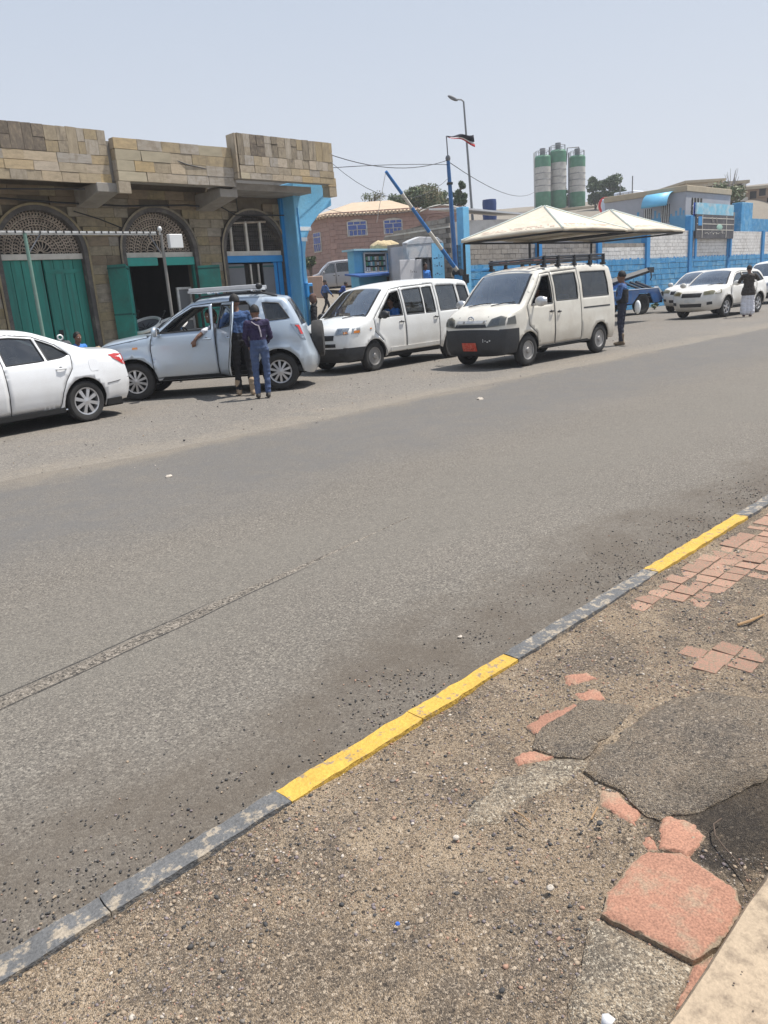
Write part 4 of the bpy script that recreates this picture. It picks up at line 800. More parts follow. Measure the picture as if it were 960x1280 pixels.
RAV = dict(top=[(2.08, .28, .06), (2.16, .44, .12), (2.17, .62, .14), (2.12, .80, .12), (2.0, .95, .07), (1.6, 1.06, .05), (1.08, 1.14, .04, 'w'), (.72, 1.38, .06, 'w'), (.36, 1.59, .05), (.08, 1.66, .03), (-.5, 1.685, .03), (-1.1, 1.66, .03), (-1.62, 1.60, .03), (-1.82, 1.50, .03, 'b'), (-1.95, 1.28, .04, 'b'), (-2.04, 1.08, .05), (-2.10, .85, .06), (-2.14, .62, .08), (-2.12, .45, .08), (-2.04, .30, .06)],
    w=1.815, wx=1.28, wr=.36, arch=.43, rim=.225, tw=.22, sill=.32, belt=1.10, sec=[(.3, .09), (.42, .03), (.6, .0), (.9, .0), (1.08, .03), (1.4, .15), (1.7, .28)], xn=1.45, nk=.20, xr=-1.5, rk=.10, r=.09, flare=.04, paint=PR, dash=.75, style='alloy', spokes=6,
    doors={'front_door': [(.98, .36), (1.02, .9), (1.0, 1.10), (.68, 1.34), (.34, 1.53), (-.08, 1.58), (-.10, .36)], 'rear_door': [(-.12, .36), (-.10, 1.58), (-.85, 1.58), (-1.12, 1.10), (-.96, .75), (-.88, .36)]},
    wins={'wf': [(.84, 1.13), (.56, 1.36), (.30, 1.49), (-.04, 1.525), (-.05, 1.12)], 'wr': [(-.18, 1.12), (-.17, 1.525), (-.80, 1.52), (-1.00, 1.14)], 'wq': [(-1.16, 1.16), (-1.0, 1.52), (-1.5, 1.50), (-1.78, 1.22)]}, winof={'wf': 'front_door', 'wr': 'rear_door'}, glass={'wq': GLD, 'wr': GL})
RED_PLATE = mat('red_number_plate', (.50, .055, .03), .6, .1, 20, stain=(.4, .3, .2), stain_scale=20, stain_amt=.4)
def heading(p_rear, p_front): d = np.array(p_front)-np.array(p_rear); return math.atan2(d[1], d[0])
def by_wheels(s, near_front, ang, sc, side=1):
    """root position of a car whose near front wheel stands on near_front"""
    f = np.array([math.cos(ang), math.sin(ang)]); l = np.array([-math.sin(ang), math.cos(ang)]); p = np.array(near_front) - f*s['wx']*sc - l*side*(s['w']/2-.1)*sc; return (p[0], p[1], 0)
def strokes(mb, o, ux, uz, W_, H_, n, seed, t=.004, m=0):
    """small illegible strokes, as the far lettering looks"""
    rs = random.Random(seed); o, ux, uz = Vector(o), Vector(ux).normalized(), Vector(uz).normalized(); nn_ = ux.cross(uz)
    for k in range(n):
        a = W_*(k+.5)/n; h = H_*rs.uniform(.35, 1); wv = W_/n*rs.uniform(.3, .9); b = H_*rs.uniform(0, .3); c = o+ux*a+uz*b
        p = [c-ux*wv/2, c+ux*wv/2, c+ux*wv/2+uz*h*.3, c-ux*wv/2+uz*h*.3] if rs.random() < .55 else [c-ux*wv*.2, c+ux*wv*.2, c+ux*wv*.15+uz*h, c-ux*wv*.2+uz*h]
        mb.prism(p, nn_*t, m)
# --- white sedan, lower left
a = math.atan2(-math.cos(R(38)), -math.sin(R(38))); 
sed = thing('sedan', 'white saloon car at the left edge with grey alloy wheels and a red tail lamp', 'car', (0, 0, 0), a, None, 1.03)
f_ = np.array([math.cos(a), math.sin(a)]); l_ = np.array([-math.sin(a), math.cos(a)]); p = np.array(G(110, 526)[:2]) + f_*1.325*1.03 - l_*(1.775/2-.1)*1.03; sed.location = (p[0], p[1], 0)
c, D, B_ = car_build(SEDAN, sed)
for s_ in (1, -1):
    handle(c, D[('front_door', s_)], .08, .83, s_, PW); handle(c, D[('rear_door', s_)], -.98, .86, s_, PW); mirror(c, D[('front_door', s_)], .86, 1.02, s_, PW)
spatch(c, sed, 'tail_lamp', [(-1.93, .93), (-1.86, .99), (-2.0, 1.0), (-2.14, .98), (-2.19, .88), (-2.2, .80), (-2.12, .82)], M_redl, .010); fpatch(c, sed, 'tail_lamp', [(.45, .82), (.5, .98), (.70, .98), (.72, .80)], M_redl, .01, True)
spatch(c, sed, 'fuel_flap', [(-1.62, .80), (-1.62, .93), (-1.60, .96), (-1.48, .96), (-1.46, .93), (-1.46, .80), (-1.48, .77), (-1.60, .77)], PW, .004)
fpatch(c, sed, 'headlight', [(.42, .60), (.45, .70), (.78, .74), (.80, .64)], M_lamp, .012); fpatch(c, sed, 'grille', [(-.36, .58), (-.36, .66), (.36, .66), (.36, .58)], M_trim, .008, both=False); fpatch(c, sed, 'rear_plate', [(-.26, .62), (-.26, .74), (.26, .74), (.26, .62)], mat('white_plate', (.7, .7, .7), .5), .01, True, False)
for s_ in (1, -1):
    w2 = c.W(np.linspace(-1.0, 1.0, 12), np.full(12, .235)); build('sill_trim', MB().tube([(x, s_*(k+.004), .235) for x, k in zip(np.linspace(-1.0, 1.0, 12), w2)], .012, 6), M_chrome, sed)
    for lx, lz in (((-1.83, .52), None),): pass
bl = np.array([(-1.73, .55), (-1.95, .565), (-2.22, .60)]); build('bumper_seam', MB().tube([(x, float(c.W(x, z)[0])+.001, z) for x, z in bl], .006, 5), M_trim, sed)
# --- silver-blue off-roader with its rear door open
fr_, rr_ = G(175, 500)[:2], G(353, 487)[:2]; a = heading(rr_, fr_); sc = 1.045
suv = thing('off_roader', 'silver blue off-roader with its rear side door open and a roof rack', 'car', by_wheels(SUV, fr_, a, sc), a, None, sc); c, D, B_ = car_build(SUV, suv)
dr = D[('rear_door', 1)]; hgx, hgy = -.22, float(c.W(-.22, .9)[0]); th = -R(64)
M4 = Matrix.Translation((hgx, hgy, 0)) @ Matrix.Rotation(th, 4, 'Z') @ Matrix.Translation((-hgx, -hgy, 0)); dr.matrix_local = M4; dr['label'] = 'rear side door standing open'
for s_ in (1, -1):
    handle(c, D[('front_door', s_)], -.05, 1.03, s_, PS); handle(c, D[('rear_door', s_)], -.95, 1.05, s_, PS); mirror(c, D[('front_door', s_)], .80, 1.2, s_, PS, 1.1)
    xs_ = np.linspace(-.45, .45, 6)
    # rails and bars of the roof rack
    yy = .55*s_; rail = MB(); rail.tube([(.15, yy, 1.70), (.0, yy, 1.775), (-.5, yy, 1.80), (-1.1, yy, 1.79), (-1.4, yy, 1.70)], .018, 8); build('roof_rail', rail, M_trim, suv)
for x in (-.15, -.95):
    build('roof_bar', MB().tube([(x, -.62, 1.84), (x, .62, 1.84)], .022, 8), M_chrome, suv)
mb = MB(); [mb.box((-.45, y, 1.872), (1.25, .05, .03)) for y in (-.56, -.28, 0, .28, .56)]; mb.box((.2, 0, 1.872), (.05, 1.2, .04)); mb.box((-1.05, 0, 1.872), (.05, 1.2, .05)); mb.box((-.45, .60, 1.90), (1.3, .03, .07)); mb.box((-.45, -.60, 1.90), (1.3, .03, .07)); build('roof_rack', mb, mat('pale_rack_metal', (.62, .62, .62), .4, .1, 5, metal=.4), suv, 0, .006)
mb = MB(); mb.ball((-1.08, .58, 1.90), (.07, .06, .06)); build('rack_end_cap', mb, M_trim, suv)
# spare wheel on the tailgate
mb = MB(); mb.lathe([(.17, -.1), (.26, -.115), (.335, -.10), (.352, -.05), (.352, .05), (.335, .10), (.26, .115), (.17, .10)], (-2.06, -.05, .86), (-1, 0, 0), 34, close=True); sp_ = build('spare_wheel', mb, M_tyre, suv)
build('rim', MB().lathe([(.17, .06), (.12, .03), (.05, .05), (0, .06)], (-2.06, -.05, .86), (-1, 0, 0), 24), M_rim, sp_); build('spare_bracket', MB().box((-1.96, -.05, .86), (.16, .2, .2)), M_trim, suv)
spatch(c, suv, 'tail_lamp_reflector', [(-1.64, 1.155), (-1.61, 1.195), (-1.75, 1.185), (-1.79, 1.10), (-1.86, .89), (-1.80, .905)], M_lampin, .006); spatch(c, suv, 'tail_lamp', [(-1.63, 1.16), (-1.60, 1.20), (-1.76, 1.19), (-1.80, 1.10), (-1.87, .88), (-1.80, .90)], M_lamp, .012); spatch(c, suv, 'tail_lamp', [(-1.74, 1.13), (-1.69, 1.17), (-1.77, 1.165), (-1.83, 1.0), (-1.79, 1.0)], M_redl, .020)
fpatch(c, suv, 'headlight', [(.45, .82), (.45, .94), (.70, .97), (.76, .82)], M_lamp, .012); fpatch(c, suv, 'grille', [(-.4, .76), (-.4, .9), (.4, .9), (.4, .76)], M_trim, .01, both=False); fpatch(c, suv, 'front_bumper_vent', [(-.45, .40), (-.45, .55), (.45, .55), (.45, .40)], M_bump, .01, both=False)
spatch(c, suv, 'side_repeater', [(1.22, .93), (1.22, .97), (1.31, .97), (1.32, .93)], M_amber, .01)
spatch(c, suv, 'bonnet_gap', [(1.0, 1.125), (1.0, 1.135), (1.9, 1.005), (1.9, .995)], M_trim, .002); spatch(c, suv, 'wiper_cowl', [(1.02, 1.135), (.95, 1.165), (1.05, 1.165)], M_trim, .004)
# --- white minivan
fr_ = G(467, 463)[:2]; a = math.atan2(-math.cos(R(43)), -math.sin(R(43))); sc = 1.07
apv = thing('minivan', 'white seven-seat minivan with a black lower bumper and plain steel wheels', 'van', by_wheels(APV, fr_, a, sc), a, None, sc); c, D, B_ = car_build(APV, apv)
for s_ in (1, -1): handle(c, D[('front_door', s_)], .46, .96, s_, M_trim, .15); handle(c, D[('rear_door', s_)], -.76, .99, s_, M_trim, .15); mirror(c, D[('front_door', s_)], 1.14, 1.13, s_, M_trim, 1.0)
fpatch(c, apv, 'headlight', [(.42, .80), (.44, .93), (.70, .93), (.72, .81)], M_lamp, .014); fpatch(c, apv, 'headlight_reflector', [(.45, .82), (.46, .915), (.56, .915), (.56, .82)], M_lampin, .008); fpatch(c, apv, 'indicator', [(.62, .815), (.61, .855), (.69, .865), (.71, .83)], M_amber, .018)
spatch(c, apv, 'headlight', [(1.80, .82), (1.78, .94), (1.96, .93), (2.01, .82)], M_lamp, .006); spatch(c, apv, 'indicator', [(1.82, .83), (1.81, .88), (1.93, .88), (1.96, .83)], M_amber, .012)
gr = fpatch(c, apv, 'grille', [(-.40, .70), (-.40, .80), (.40, .80), (.40, .70)], M_trim, .012, both=False); fpatch(c, apv, 'lower_grille', [(-.45, .56), (-.45, .63), (.45, .63), (.45, .56)], M_trim, .006, both=False)
for z in (.722, .75, .778): build('grille_bar', MB().tube([(c.nose(y, z)+.018, y, z) for y in np.linspace(-.38, .38, 9)], .006, 5), M_bump, gr)
x0 = c.nose(0, .75)+.03; mb = MB(); mb.tube([(x0, .035, .785), (x0, -.03, .775), (x0, -.035, .76), (x0, .035, .742), (x0, .03, .726), (x0, -.035, .716)], .010, 6); build('emblem', mb, M_chrome, gr)
spatch(c, apv, 'front_wing_lip', [(.98, .34), (1.06, .50), (1.14, .60), (1.11, .62), (1.02, .52), (.95, .36)], PV, .012); spatch(c, apv, 'side_moulding', [(-.86, .36), (-.86, .44), (.86, .44), (.86, .36)], PV, .016); spatch(c, apv, 'side_repeater', [(1.45, .88), (1.45, .905), (1.50, .905), (1.50, .88)], M_amber, .01)
wiper(c, apv, 0, 1.13, .1, .62); wiper(c, apv, 0, 1.13, -.5, .05); fpatch(c, apv, 'fog_lamp_recess', [(.50, .36), (.50, .44), (.62, .44), (.62, .36)], M_trim, .004)
# --- battered cream-white van with the roof rack
fr_ = G(657, 457)[:2]; a = heading(G(748, 440)[:2], fr_); sc = 1.075
lit = thing('passenger_van', 'battered cream white van with a black front bumper, red plate and roof rack', 'van', by_wheels(LITE, fr_, a, sc), a, None, sc); c, D, B_ = car_build(LITE, lit)
for s_ in (1, -1): handle(c, D[('front_door', s_)], .54, 1.0, s_, M_trim, .13); handle(c, D[('rear_door', s_)], .27, .98, s_, M_trim, .11); mirror(c, D[('front_door', s_)], 1.14, 1.2, s_, mat('chrome_mirror_shell', (.6, .6, .6), .3, .1, 5, metal=.6), 1.15)
fpatch(c, lit, 'headlight', [(.40, .80), (.46, .95), (.62, 1.0), (.74, .97), (.74, .83)], glass('grimy_lens', (.7, .7, .68), .9, .85), .012); fpatch(c, lit, 'headlight_reflector', [(.44, .83), (.49, .94), (.62, .96), (.63, .84)], mat('grimy_reflector', (.42, .42, .42), .4, .3, 20), .006); spatch(c, lit, 'headlight', [(1.72, .84), (1.74, 1.0), (1.90, .96), (1.95, .84)], glass('grimy_lens', (.5, .5, .48), .9, .6), .006)
fpatch(c, lit, 'grille', [(-.40, .80), (-.36, .86), (.36, .86), (.40, .80)], M_trim, .012, both=False); fpatch(c, lit, 'bonnet_edge', [(-.37, .88), (-.35, .93), (.35, .93), (.37, .88)], mat('scraped_silver_trim', (.55, .54, .52), .4, .2, 12, metal=.3), .012, both=False)
x0 = c.nose(0, .95)+.02; mb = MB(); mb.tube([(x0, .07*math.cos(t), .96+.05*math.sin(t)) for t in np.linspace(0, 6.283, 17)], .010, 6); mb.tube([(x0+.003, .028*math.cos(t), .96+.05*math.sin(t)) for t in np.linspace(0, 6.283, 13)], .007, 5); mb.tube([(x0+.003, .05*math.cos(t), .985+.018*math.sin(t)) for t in np.linspace(0, 6.283, 13)], .007, 5); build('emblem', mb, M_chrome, lit)
pl = fpatch(c, lit, 'number_plate', [(-.17, .37), (-.17, .52), (.17, .52), (.17, .37)], RED_PLATE, .028, both=False, depth=.015); mb = MB(); xq = c.nose(0, .44)+.029; strokes(mb, (xq, -.14, .45), (0, 1, 0), (0, 0, 1), .28, .05, 7, 3, .002); strokes(mb, (xq, -.14, .385), (0, 1, 0), (0, 0, 1), .28, .045, 6, 4, .002); build('plate_lettering', mb, mat('plate_ink', (.16, .03, .02), .7), pl)
mb = MB(); xq = c.nose(.36, .58)+.012; strokes(mb, (xq-.004, .30, .52), (-.12, 1, 0), (0, 0, 1), .2, .10, 4, 9, .004); build('bumper_chalk_marks', mb, mat('chalk_white', (.6, .6, .58), .8), lit)
spatch(c, lit, 'indicator', [(1.75, .82), (1.74, .95), (1.92, .93), (1.97, .82)], mat('faded_amber_lens', (.62, .45, .22), .4, .1, 20), .010, (-1,)); spatch(c, lit, 'slide_rail', [(-.66, .985), (-.66, 1.015), (-1.72, 1.015), (-1.72, .985)], M_trim, .004); fpatch(c, lit, 'wing_crack', [(.34, .92), (.35, 1.0), (.37, 1.0), (.365, .92)], M_trim, .003); wiper(c, lit, 0, 1.19, .1, .6); wiper(c, lit, 0, 1.19, -.5, .05)
lit_c = c
rk = MB(); RB = []
for s_ in (1, -1):
    for z in (1.985, 2.06): rk.tube([(.75, s_*.55, z-.03), (.62, s_*.66, z), (-1.75, s_*.66, z+.02)], .016, 7)
for x in (.55, .05, -.55, -1.15, -1.7):
    RB += [(x, s_) for s_ in (1, -1)]
    rk.tube([(x, -.66, 1.985), (x, .66, 1.985)], .014, 6)
rk.tube([(.75, -.55, 1.99), (.75, .55, 1.99)], .016, 7); rk.tube([(.75, -.55, 2.03), (.75, .55, 2.03)], .016, 7)
for y in (-.44, -.22, 0, .22, .44): rk.tube([(.7, y, 1.99), (-1.74, y, 2.0)], .013, 6)
for s_ in (1, -1): rk.tube([(.66, s_*.64, 2.02), (-1.75, s_*.66, 2.035)], .012, 6)
rk.tube([(-1.75, -.66, 2.08), (-1.75, .66, 2.08)], .016, 6)
rack = build('roof_rack', rk, mat('dark_grey_pipe', (.06, .065, .075), .45, .2, 10, metal=.3), lit); [build('rack_bracket', MB().box((x, s_*.66, 1.97), (.05, .06, .22)).box((x, s_*.65, 1.885), (.08, .10, .05)), M_trim, rack) for x, s_ in RB]
mb = MB(); [build('rack_slat', MB().box((-.5, y, 2.005), (2.2, .05, .03)), mat('rust_red_slat', (.30, .10, .06), .7, .25, 8), rack) for y in (-.4, -.13, .13, .4)]
# --- white off-roader at the right and the two vehicles behind it
fr_ = G(905, 396)[:2]; a = math.atan2(-math.cos(R(50)), -math.sin(R(50))); sc = 1.03
rav = thing('off_roader', 'dusty white off-roader facing us before the blue wall at the right edge', 'car', by_wheels(RAV, fr_, a, sc), a, None, sc); c, D, B_ = car_build(RAV, rav)
for s_ in (1, -1): handle(c, D[('front_door', s_)], .04, .94, s_, PR); handle(c, D[('rear_door', s_)], -.9, .96, s_, PR); mirror(c, D[('front_door', s_)], .86, 1.15, s_, PR, 1.1)
yl = glass('yellowed_lens', (.9, .85, .65), .8, .8); fpatch(c, rav, 'headlight', [(.45, .82), (.42, .94), (.66, .98), (.78, .95), (.76, .84)], yl, .014); fpatch(c, rav, 'headlight_reflector', [(.48, .84), (.46, .93), (.62, .95), (.66, .85)], mat('yellow_reflector', (.55, .50, .36), .4, .1, 20), .006); spatch(c, rav, 'headlight', [(1.72, .86), (1.68, 1.0), (1.95, .95), (2.02, .85)], yl, .006)
gr = fpatch(c, rav, 'grille', [(-.36, .76), (-.38, .90), (.38, .90), (.36, .76)], M_trim, .012, both=False); [build('grille_bar', MB().tube([(c.nose(y, z)+.02, y, z) for y in np.linspace(-.35, .35, 8)], .008, 5), M_bump, gr) for z in (.80, .845)]
fpatch(c, rav, 'lower_grille', [(-.40, .42), (-.42, .54), (.42, .54), (.40, .42)], M_trim, .008, both=False); fpatch(c, rav, 'fog_lamp', [(.58, .48), (.58, .58), (.74, .60), (.74, .5)], M_trim, .01); wiper(c, rav, 0, 1.15, .1, .6); spatch(c, rav, 'lower_cladding', [(-.84, .33), (-.84, .46), (.84, .46), (.84, .33)], mat('grey_cladding', (.33, .32, .30), .7, .1, 6), .014)
fpatch(c, rav, 'number_plate', [(-.2, .58), (-.2, .68), (.2, .68), (.2, .58)], mat('pale_plate', (.6, .6, .58), .6, .1), .014, both=False)
r2 = copy_tree(rav); place(r2, (15.6, 37.3, 0), a+.05); r2['label'] = 'white car behind the dusty off-roader with only its bonnet and windscreen showing'
S3 = dict(LITE, paint=PV, isdark=lambda x, z: x > 1.62 and z < .5, lines=[[(1.62, .5), (2.3, .5)], [(1.62, .5), (1.62, .2)]], open=())
r3 = thing('passenger_van', 'white minibus at the right edge behind the dusty off-roader', 'van', (20.3, 39.6, 0), a, None, 1.05); c, D, B_ = car_build(S3, r3); fpatch(c, r3, 'headlight', [(.40, .80), (.46, .95), (.72, .97), (.74, .83)], M_lamp, .012); fpatch(c, r3, 'grille', [(-.40, .76), (-.36, .86), (.36, .86), (.40, .76)], M_trim, .012, both=False)
for s_ in (1, -1): mirror(c, D[('front_door', s_)], 1.14, 1.2, s_, PV)
# --- grey minivan up in the yard
gx, gy = P(428, 358, 50)[:2]; gu_, gv_ = np.array([gx, gy, 0]) @ UD, np.array([gx, gy, 0]) @ VD
gvan = thing('passenger_van', 'small grey van parked up in the yard beside the blue kiosk', 'van', (gx, gy, float(TZ(gu_, gv_))), R(188), None, 1.0); c, D, B_ = car_build(dict(S3, paint=PG), gvan)
fpatch(c, gvan, 'headlight', [(.40, .80), (.46, .95), (.72, .97), (.74, .83)], M_lamp, .012)
for s_ in (1, -1): mirror(c, D[('front_door', s_)], 1.14, 1.2, s_, PG); handle(c, D[('front_door', s_)], .54, 1.0, s_, M_trim, .13); handle(c, D[('rear_door', s_)], .27, .98, s_, M_trim, .11)
# --- blue tow truck
tw = thing('tow_truck', 'blue recovery truck with a black lifting boom parked along the blue wall', 'truck', (0, 0, 0), 0); MBL = mat('blue_truck_paint', (.02, .13, .38), .4, .12, 3, coat=.3, stain=(.2, .18, .15), stain_amt=.4); 
q = G(801, 393)[:2]; tdir = math.atan2(-math.cos(R(60)), -math.sin(R(60))); f_ = np.array([math.cos(tdir), math.sin(tdir)]); l_ = np.array([-math.sin(tdir), math.cos(tdir)]); p = q - l_*.95; tw.location = (p[0], p[1], 0); tw.rotation_euler = (0, 0, tdir)
# local: +x to the cab, origin at the rear axle
for s_ in (1, -1):
    for dx in (0,): wheel(tw, dx, s_*1.08, .46, s_, .28, .26, 'steel', dark=M_under)
    wheel(tw, 4.2, s_*1.05, .46, s_, .24, .26, 'steel')
mb = MB()
arch_ = [(2.9, .55), (2.9, 1.12), (-.95, 1.12), (-1.30, .62), (-1.05, .5), (-.70, .48), (-.42, .92), (.28, .95), (.72, .52)]
for s_ in (1, -1): mb.prism([(x, s_*1.1, z) for x, z in arch_], (0, -s_*.06, 0))
mb.b2((-.95, -1.1, 1.09), (2.9, 1.1, 1.14)); build('bed', mb, MBL, tw)
build('bed_edge', MB().tube([(2.9, 1.105, 1.13), (-.95, 1.105, 1.13), (-1.30, 1.105, .64)], .02, 6), mat('pale_edge', (.45, .5, .55), .5), tw)
mb = MB(); mb.b2((-1.1, -.45, .45), (4.8, .45, .72)); mb.b2((-1.5, -.9, .45), (-1.05, .9, .75)); build('chassis', mb, M_under, tw)
mb = MB(); mb.tube([(2.2, 0, 1.28), (-1.55, 0, 1.95)], [.17, .13], 4); mb.box((-1.62, 0, 1.95), (.35, .25, .25)); bo = build('boom', mb, M_trim, tw); build('boom_hook', MB().tube([(-1.72, 0, 1.88), (-1.76, 0, 1.6), (-1.70, 0, 1.5)], .03, 6), M_trim, bo)
build('boom_ram', MB().tube([(1.4, 0, 1.05), (.1, 0, 1.52)], .09, 8), MBL, tw)
mb = MB(); [mb.tube([(-.2, y, 1.45), (-2.15, y, .85)], .06, 5) for y in (-.3, .1, .45)]; mb.box((-2.2, .1, .78), (.35, 1.7, .16)); mb.tube([(-.9, .9, 1.1), (-1.95, .9, .75)], .05, 5); build('wheel_lift', mb, M_trim, tw); build('tool_locker', MB().box((-1.0, .98, .98), (.36, .2, .3), rot=Matrix.Rotation(R(-42), 3, 'Y')), mat('pale_locker', (.5, .52, .52), .5, .15, 6), tw)
mb = MB(); mb.prism([(3.15, -1.05, .6), (3.15, -1.05, 2.2), (3.4, -1.05, 2.3), (4.4, -1.05, 2.25), (4.95, -1.05, 1.5), (5.05, -1.05, .55)], (0, 2.1, 0)); cab = build('cab', mb, MBL, tw, 30, .05)
for s_ in (1, -1): build('cab_window', MB().prism([(3.4, s_*1.052, 1.45), (3.4, s_*1.052, 2.1), (4.3, s_*1.052, 2.1), (4.75, s_*1.052, 1.5)], (0, s_*.012, 0)), GLD, cab)
build('cab_windscreen', MB().prism([(4.95, -.9, 1.56), (4.95, .9, 1.56), (4.47, .85, 2.2), (4.47, -.85, 2.2)], (.03, 0, .02)), GLW, cab)
# ------------------------------------------------------------------ the old stone shop building
ST = [mat('tan_stone', (.40, .325, .225), .85, .14, 4, bump=.3, bscale=30, rand=.09, huerand=.003, stain=(.25, .2, .14), stain_scale=1.8, stain_amt=.5, fine=.08, streak=(.24, .19, .13)),
      mat('ochre_stone', (.47, .365, .235), .85, .14, 4, bump=.3, bscale=30, rand=.09, huerand=.003, stain=(.2, .16, .11), stain_scale=1.8, stain_amt=.4, fine=.08),
      mat('pale_green_stone', (.45, .385, .27), .85, .12, 4, bump=.3, bscale=30, rand=.15, stain=(.2, .18, .13), stain_scale=2, stain_amt=.4),
      mat('grey_tan_stone', (.34, .28, .20), .85, .16, 4, bump=.3, bscale=30, rand=.2, stain=(.13, .105, .08), stain_scale=1.6, stain_amt=.6, fine=.08, streak=(.10, .083, .065))]
ST_D = mat('sooty_stone', (.16, .13, .10), .9, .25, 3, bump=.3, bscale=30, rand=.15, stain=(.36, .29, .2), stain_scale=2.5, stain_amt=.5)
FAC = [mat('facade_stone', (.30, .25, .165), .9, .15, 3, bump=.3, bscale=30, rand=.09, huerand=.003, stain=(.12, .105, .085), stain_scale=1.2, stain_amt=.5, fine=.08, streak=(.17, .14, .095)), mat('brown_facade_stone', (.25, .195, .13), .9, .15, 3, bump=.3, bscale=30, rand=.2, stain=(.1, .085, .07), stain_scale=1.2, stain_amt=.5)]
M_mort = mat('dark_mortar', (.15, .125, .09), .95, .2, 5); M_rc = mat('raw_concrete', (.31, .285, .25), .9, .15, 2, bump=.2, bscale=40, stain=(.16, .14, .12), stain_amt=.5); M_trimst = mat('weathered_grey_stone', (.095, .088, .082), .9, .25, 3, bump=.3, bscale=30, stain=(.22, .19, .16), stain_scale=3, stain_amt=.4)
M_lat = mat('plaster_lattice', (.46, .385, .31), .9, .2, 6, stain=(.10, .085, .07), stain_scale=2.5, stain_amt=.65); M_teal = mat('teal_door_paint', (.018, .215, .17), .5, .3, 1.8, stain=(.03, .12, .10), stain_scale=1.5, stain_amt=.8, rand=.10); M_tealpale = mat('bright_teal_paint', (.025, .33, .28), .5, .15, 2.5, stain=(.05, .2, .17), stain_amt=.5)
M_white = mat('dirty_white_paint', (.58, .55, .49), .8, .12, 3, stain=(.3, .26, .2), stain_scale=2, stain_amt=.5); M_blue = mat('bright_blue_paint', (.025, .25, .58), .5, .12, 2, stain=(.05, .2, .36), stain_amt=.5)
M_sky = mat('light_blue_wall_paint', (.17, .48, .74), .75, .12, 1.5, bump=.2, bscale=25, stain=(.20, .44, .60), stain_scale=1.2, stain_amt=.5, fine=.05)
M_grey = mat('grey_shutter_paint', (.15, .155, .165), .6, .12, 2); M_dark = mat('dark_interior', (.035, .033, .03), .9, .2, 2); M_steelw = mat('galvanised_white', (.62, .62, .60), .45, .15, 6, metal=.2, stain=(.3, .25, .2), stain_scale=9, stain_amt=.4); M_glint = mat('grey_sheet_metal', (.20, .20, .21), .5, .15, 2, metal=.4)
shop = thing('shop_building', 'old single-storey stone shop building with arched shopfronts behind the silver off-roader', 'building', (0, 0, 0), ROT)
ARC = [(1.8, 1.0), (4.9, 1.0), (8.02, 1.0), (11.15, 1.02), (14.22, 1.02)]; SP, VF = 3.15, 19.4
mb = MB()
# backing wall with the arch openings (a 2-D outline extruded), slab roof, side and back walls
def wall_outline():
    p = [(0.2, 0)]
    for cx, r in ARC:
        r += .0; p += [(cx-r, 0)] + [(cx-r*math.cos(t), SP+r*math.sin(t)) for t in np.linspace(0, math.pi, 17)] + [(cx+r, 0)]
    return p + [(15.9, 0), (15.9, 4.62), (12.9, 4.62), (12.9, 4.95), (.2, 4.95)]
wo_ = wall_outline(); V2, _, F2, _, _, _ = delaunay_2d_cdt([Vector(p) for p in wo_], [(i, (i+1) % len(wo_)) for i in range(len(wo_))], [], 1, 1e-5)
vs = [(p.x, VF+.03, p.y) for p in V2] + [(p.x, VF+.40, p.y) for p in V2]; k = len(V2); fs = [tuple(f) for f in F2] + [tuple(i+k for i in f)[::-1] for f in F2] + [(i, (i+1) % k, k+(i+1) % k, k+i) for i in range(len(wo_))]
wall = mesh_obj('wall', vs, fs, M_mort, None, shop, 0)
mb = MB(); mb.b2((.2, VF+.4, 0), (.6, 27, 4.6)); mb.b2((15.5, VF+.4, 0), (15.9, 27, 4.6)); mb.b2((.2, 26.7, 0), (15.9, 27.1, 4.6)); build('back_wall', mb, M_rc, shop, 0)
mb = MB()
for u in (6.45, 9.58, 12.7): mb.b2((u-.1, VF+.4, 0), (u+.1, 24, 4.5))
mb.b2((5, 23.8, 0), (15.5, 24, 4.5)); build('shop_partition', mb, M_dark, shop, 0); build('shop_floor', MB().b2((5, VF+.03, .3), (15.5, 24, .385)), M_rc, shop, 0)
build('roof_slab', MB().b2((.2, 18.26, 4.95), (12.88, 27.1, 5.1)).b2((12.88, 18.26, 4.63), (15.62, 27.1, 4.80)).b2((15.62, VF+.05, 4.63), (15.9, 27.1, 4.80)), M_rc, shop, 0); build('parapet', MB().b2((.2, 18.26, 4.64), (9.45, 18.5, 5.72)).b2((9.56, 18.08, 4.67), (12.9, 18.255, 5.57)).b2((9.45, 18.26, 4.68), (12.9, 18.5, 5.55)).b2((12.9, 17.90, 4.86), (16.15, 18.2, 5.9)).b2((15.7, VF, 4.8), (15.9, 27.1, 5.6)), M_rc, shop, 0)
# cladding stones of the fascia
def course(u0, u1, z0, z1, vf, ln, th=.07, mats_=(0,), wts=None, dark=None):
    u = u0
    while u < u1-.02:
        L_ = min(ln*random.uniform(.7, 1.35), u1-u); L_ = L_ if u1-u-L_ > ln*.35 else u1-u; m = ST[random.choices(mats_, wts)[0]]
        if dark and dark[0] < u < dark[1] and random.random() < .9: m = ST_D
        zc_ = z0+(z1-z0)*random.uniform(.35, .65) if (z1-z0 > .4 and random.random() < .55) else None
        for q0, q1 in (((z0, zc_), (zc_, z1)) if zc_ else ((z0, z1),)): piece('cladding_stone', (u+L_/2, vf-random.uniform(0, .012)+th/2, (q0+q1)/2), (L_-.009, th, q1-q0-.009), m, fas, (0, random.uniform(-.008, .008), 0), 'st', jit=.02)
        u += L_
fas = build('fascia_backing', MB().b2((2.2, 18.245, 4.64), (9.42, 18.258, 5.70)), M_mort, shop, 0)
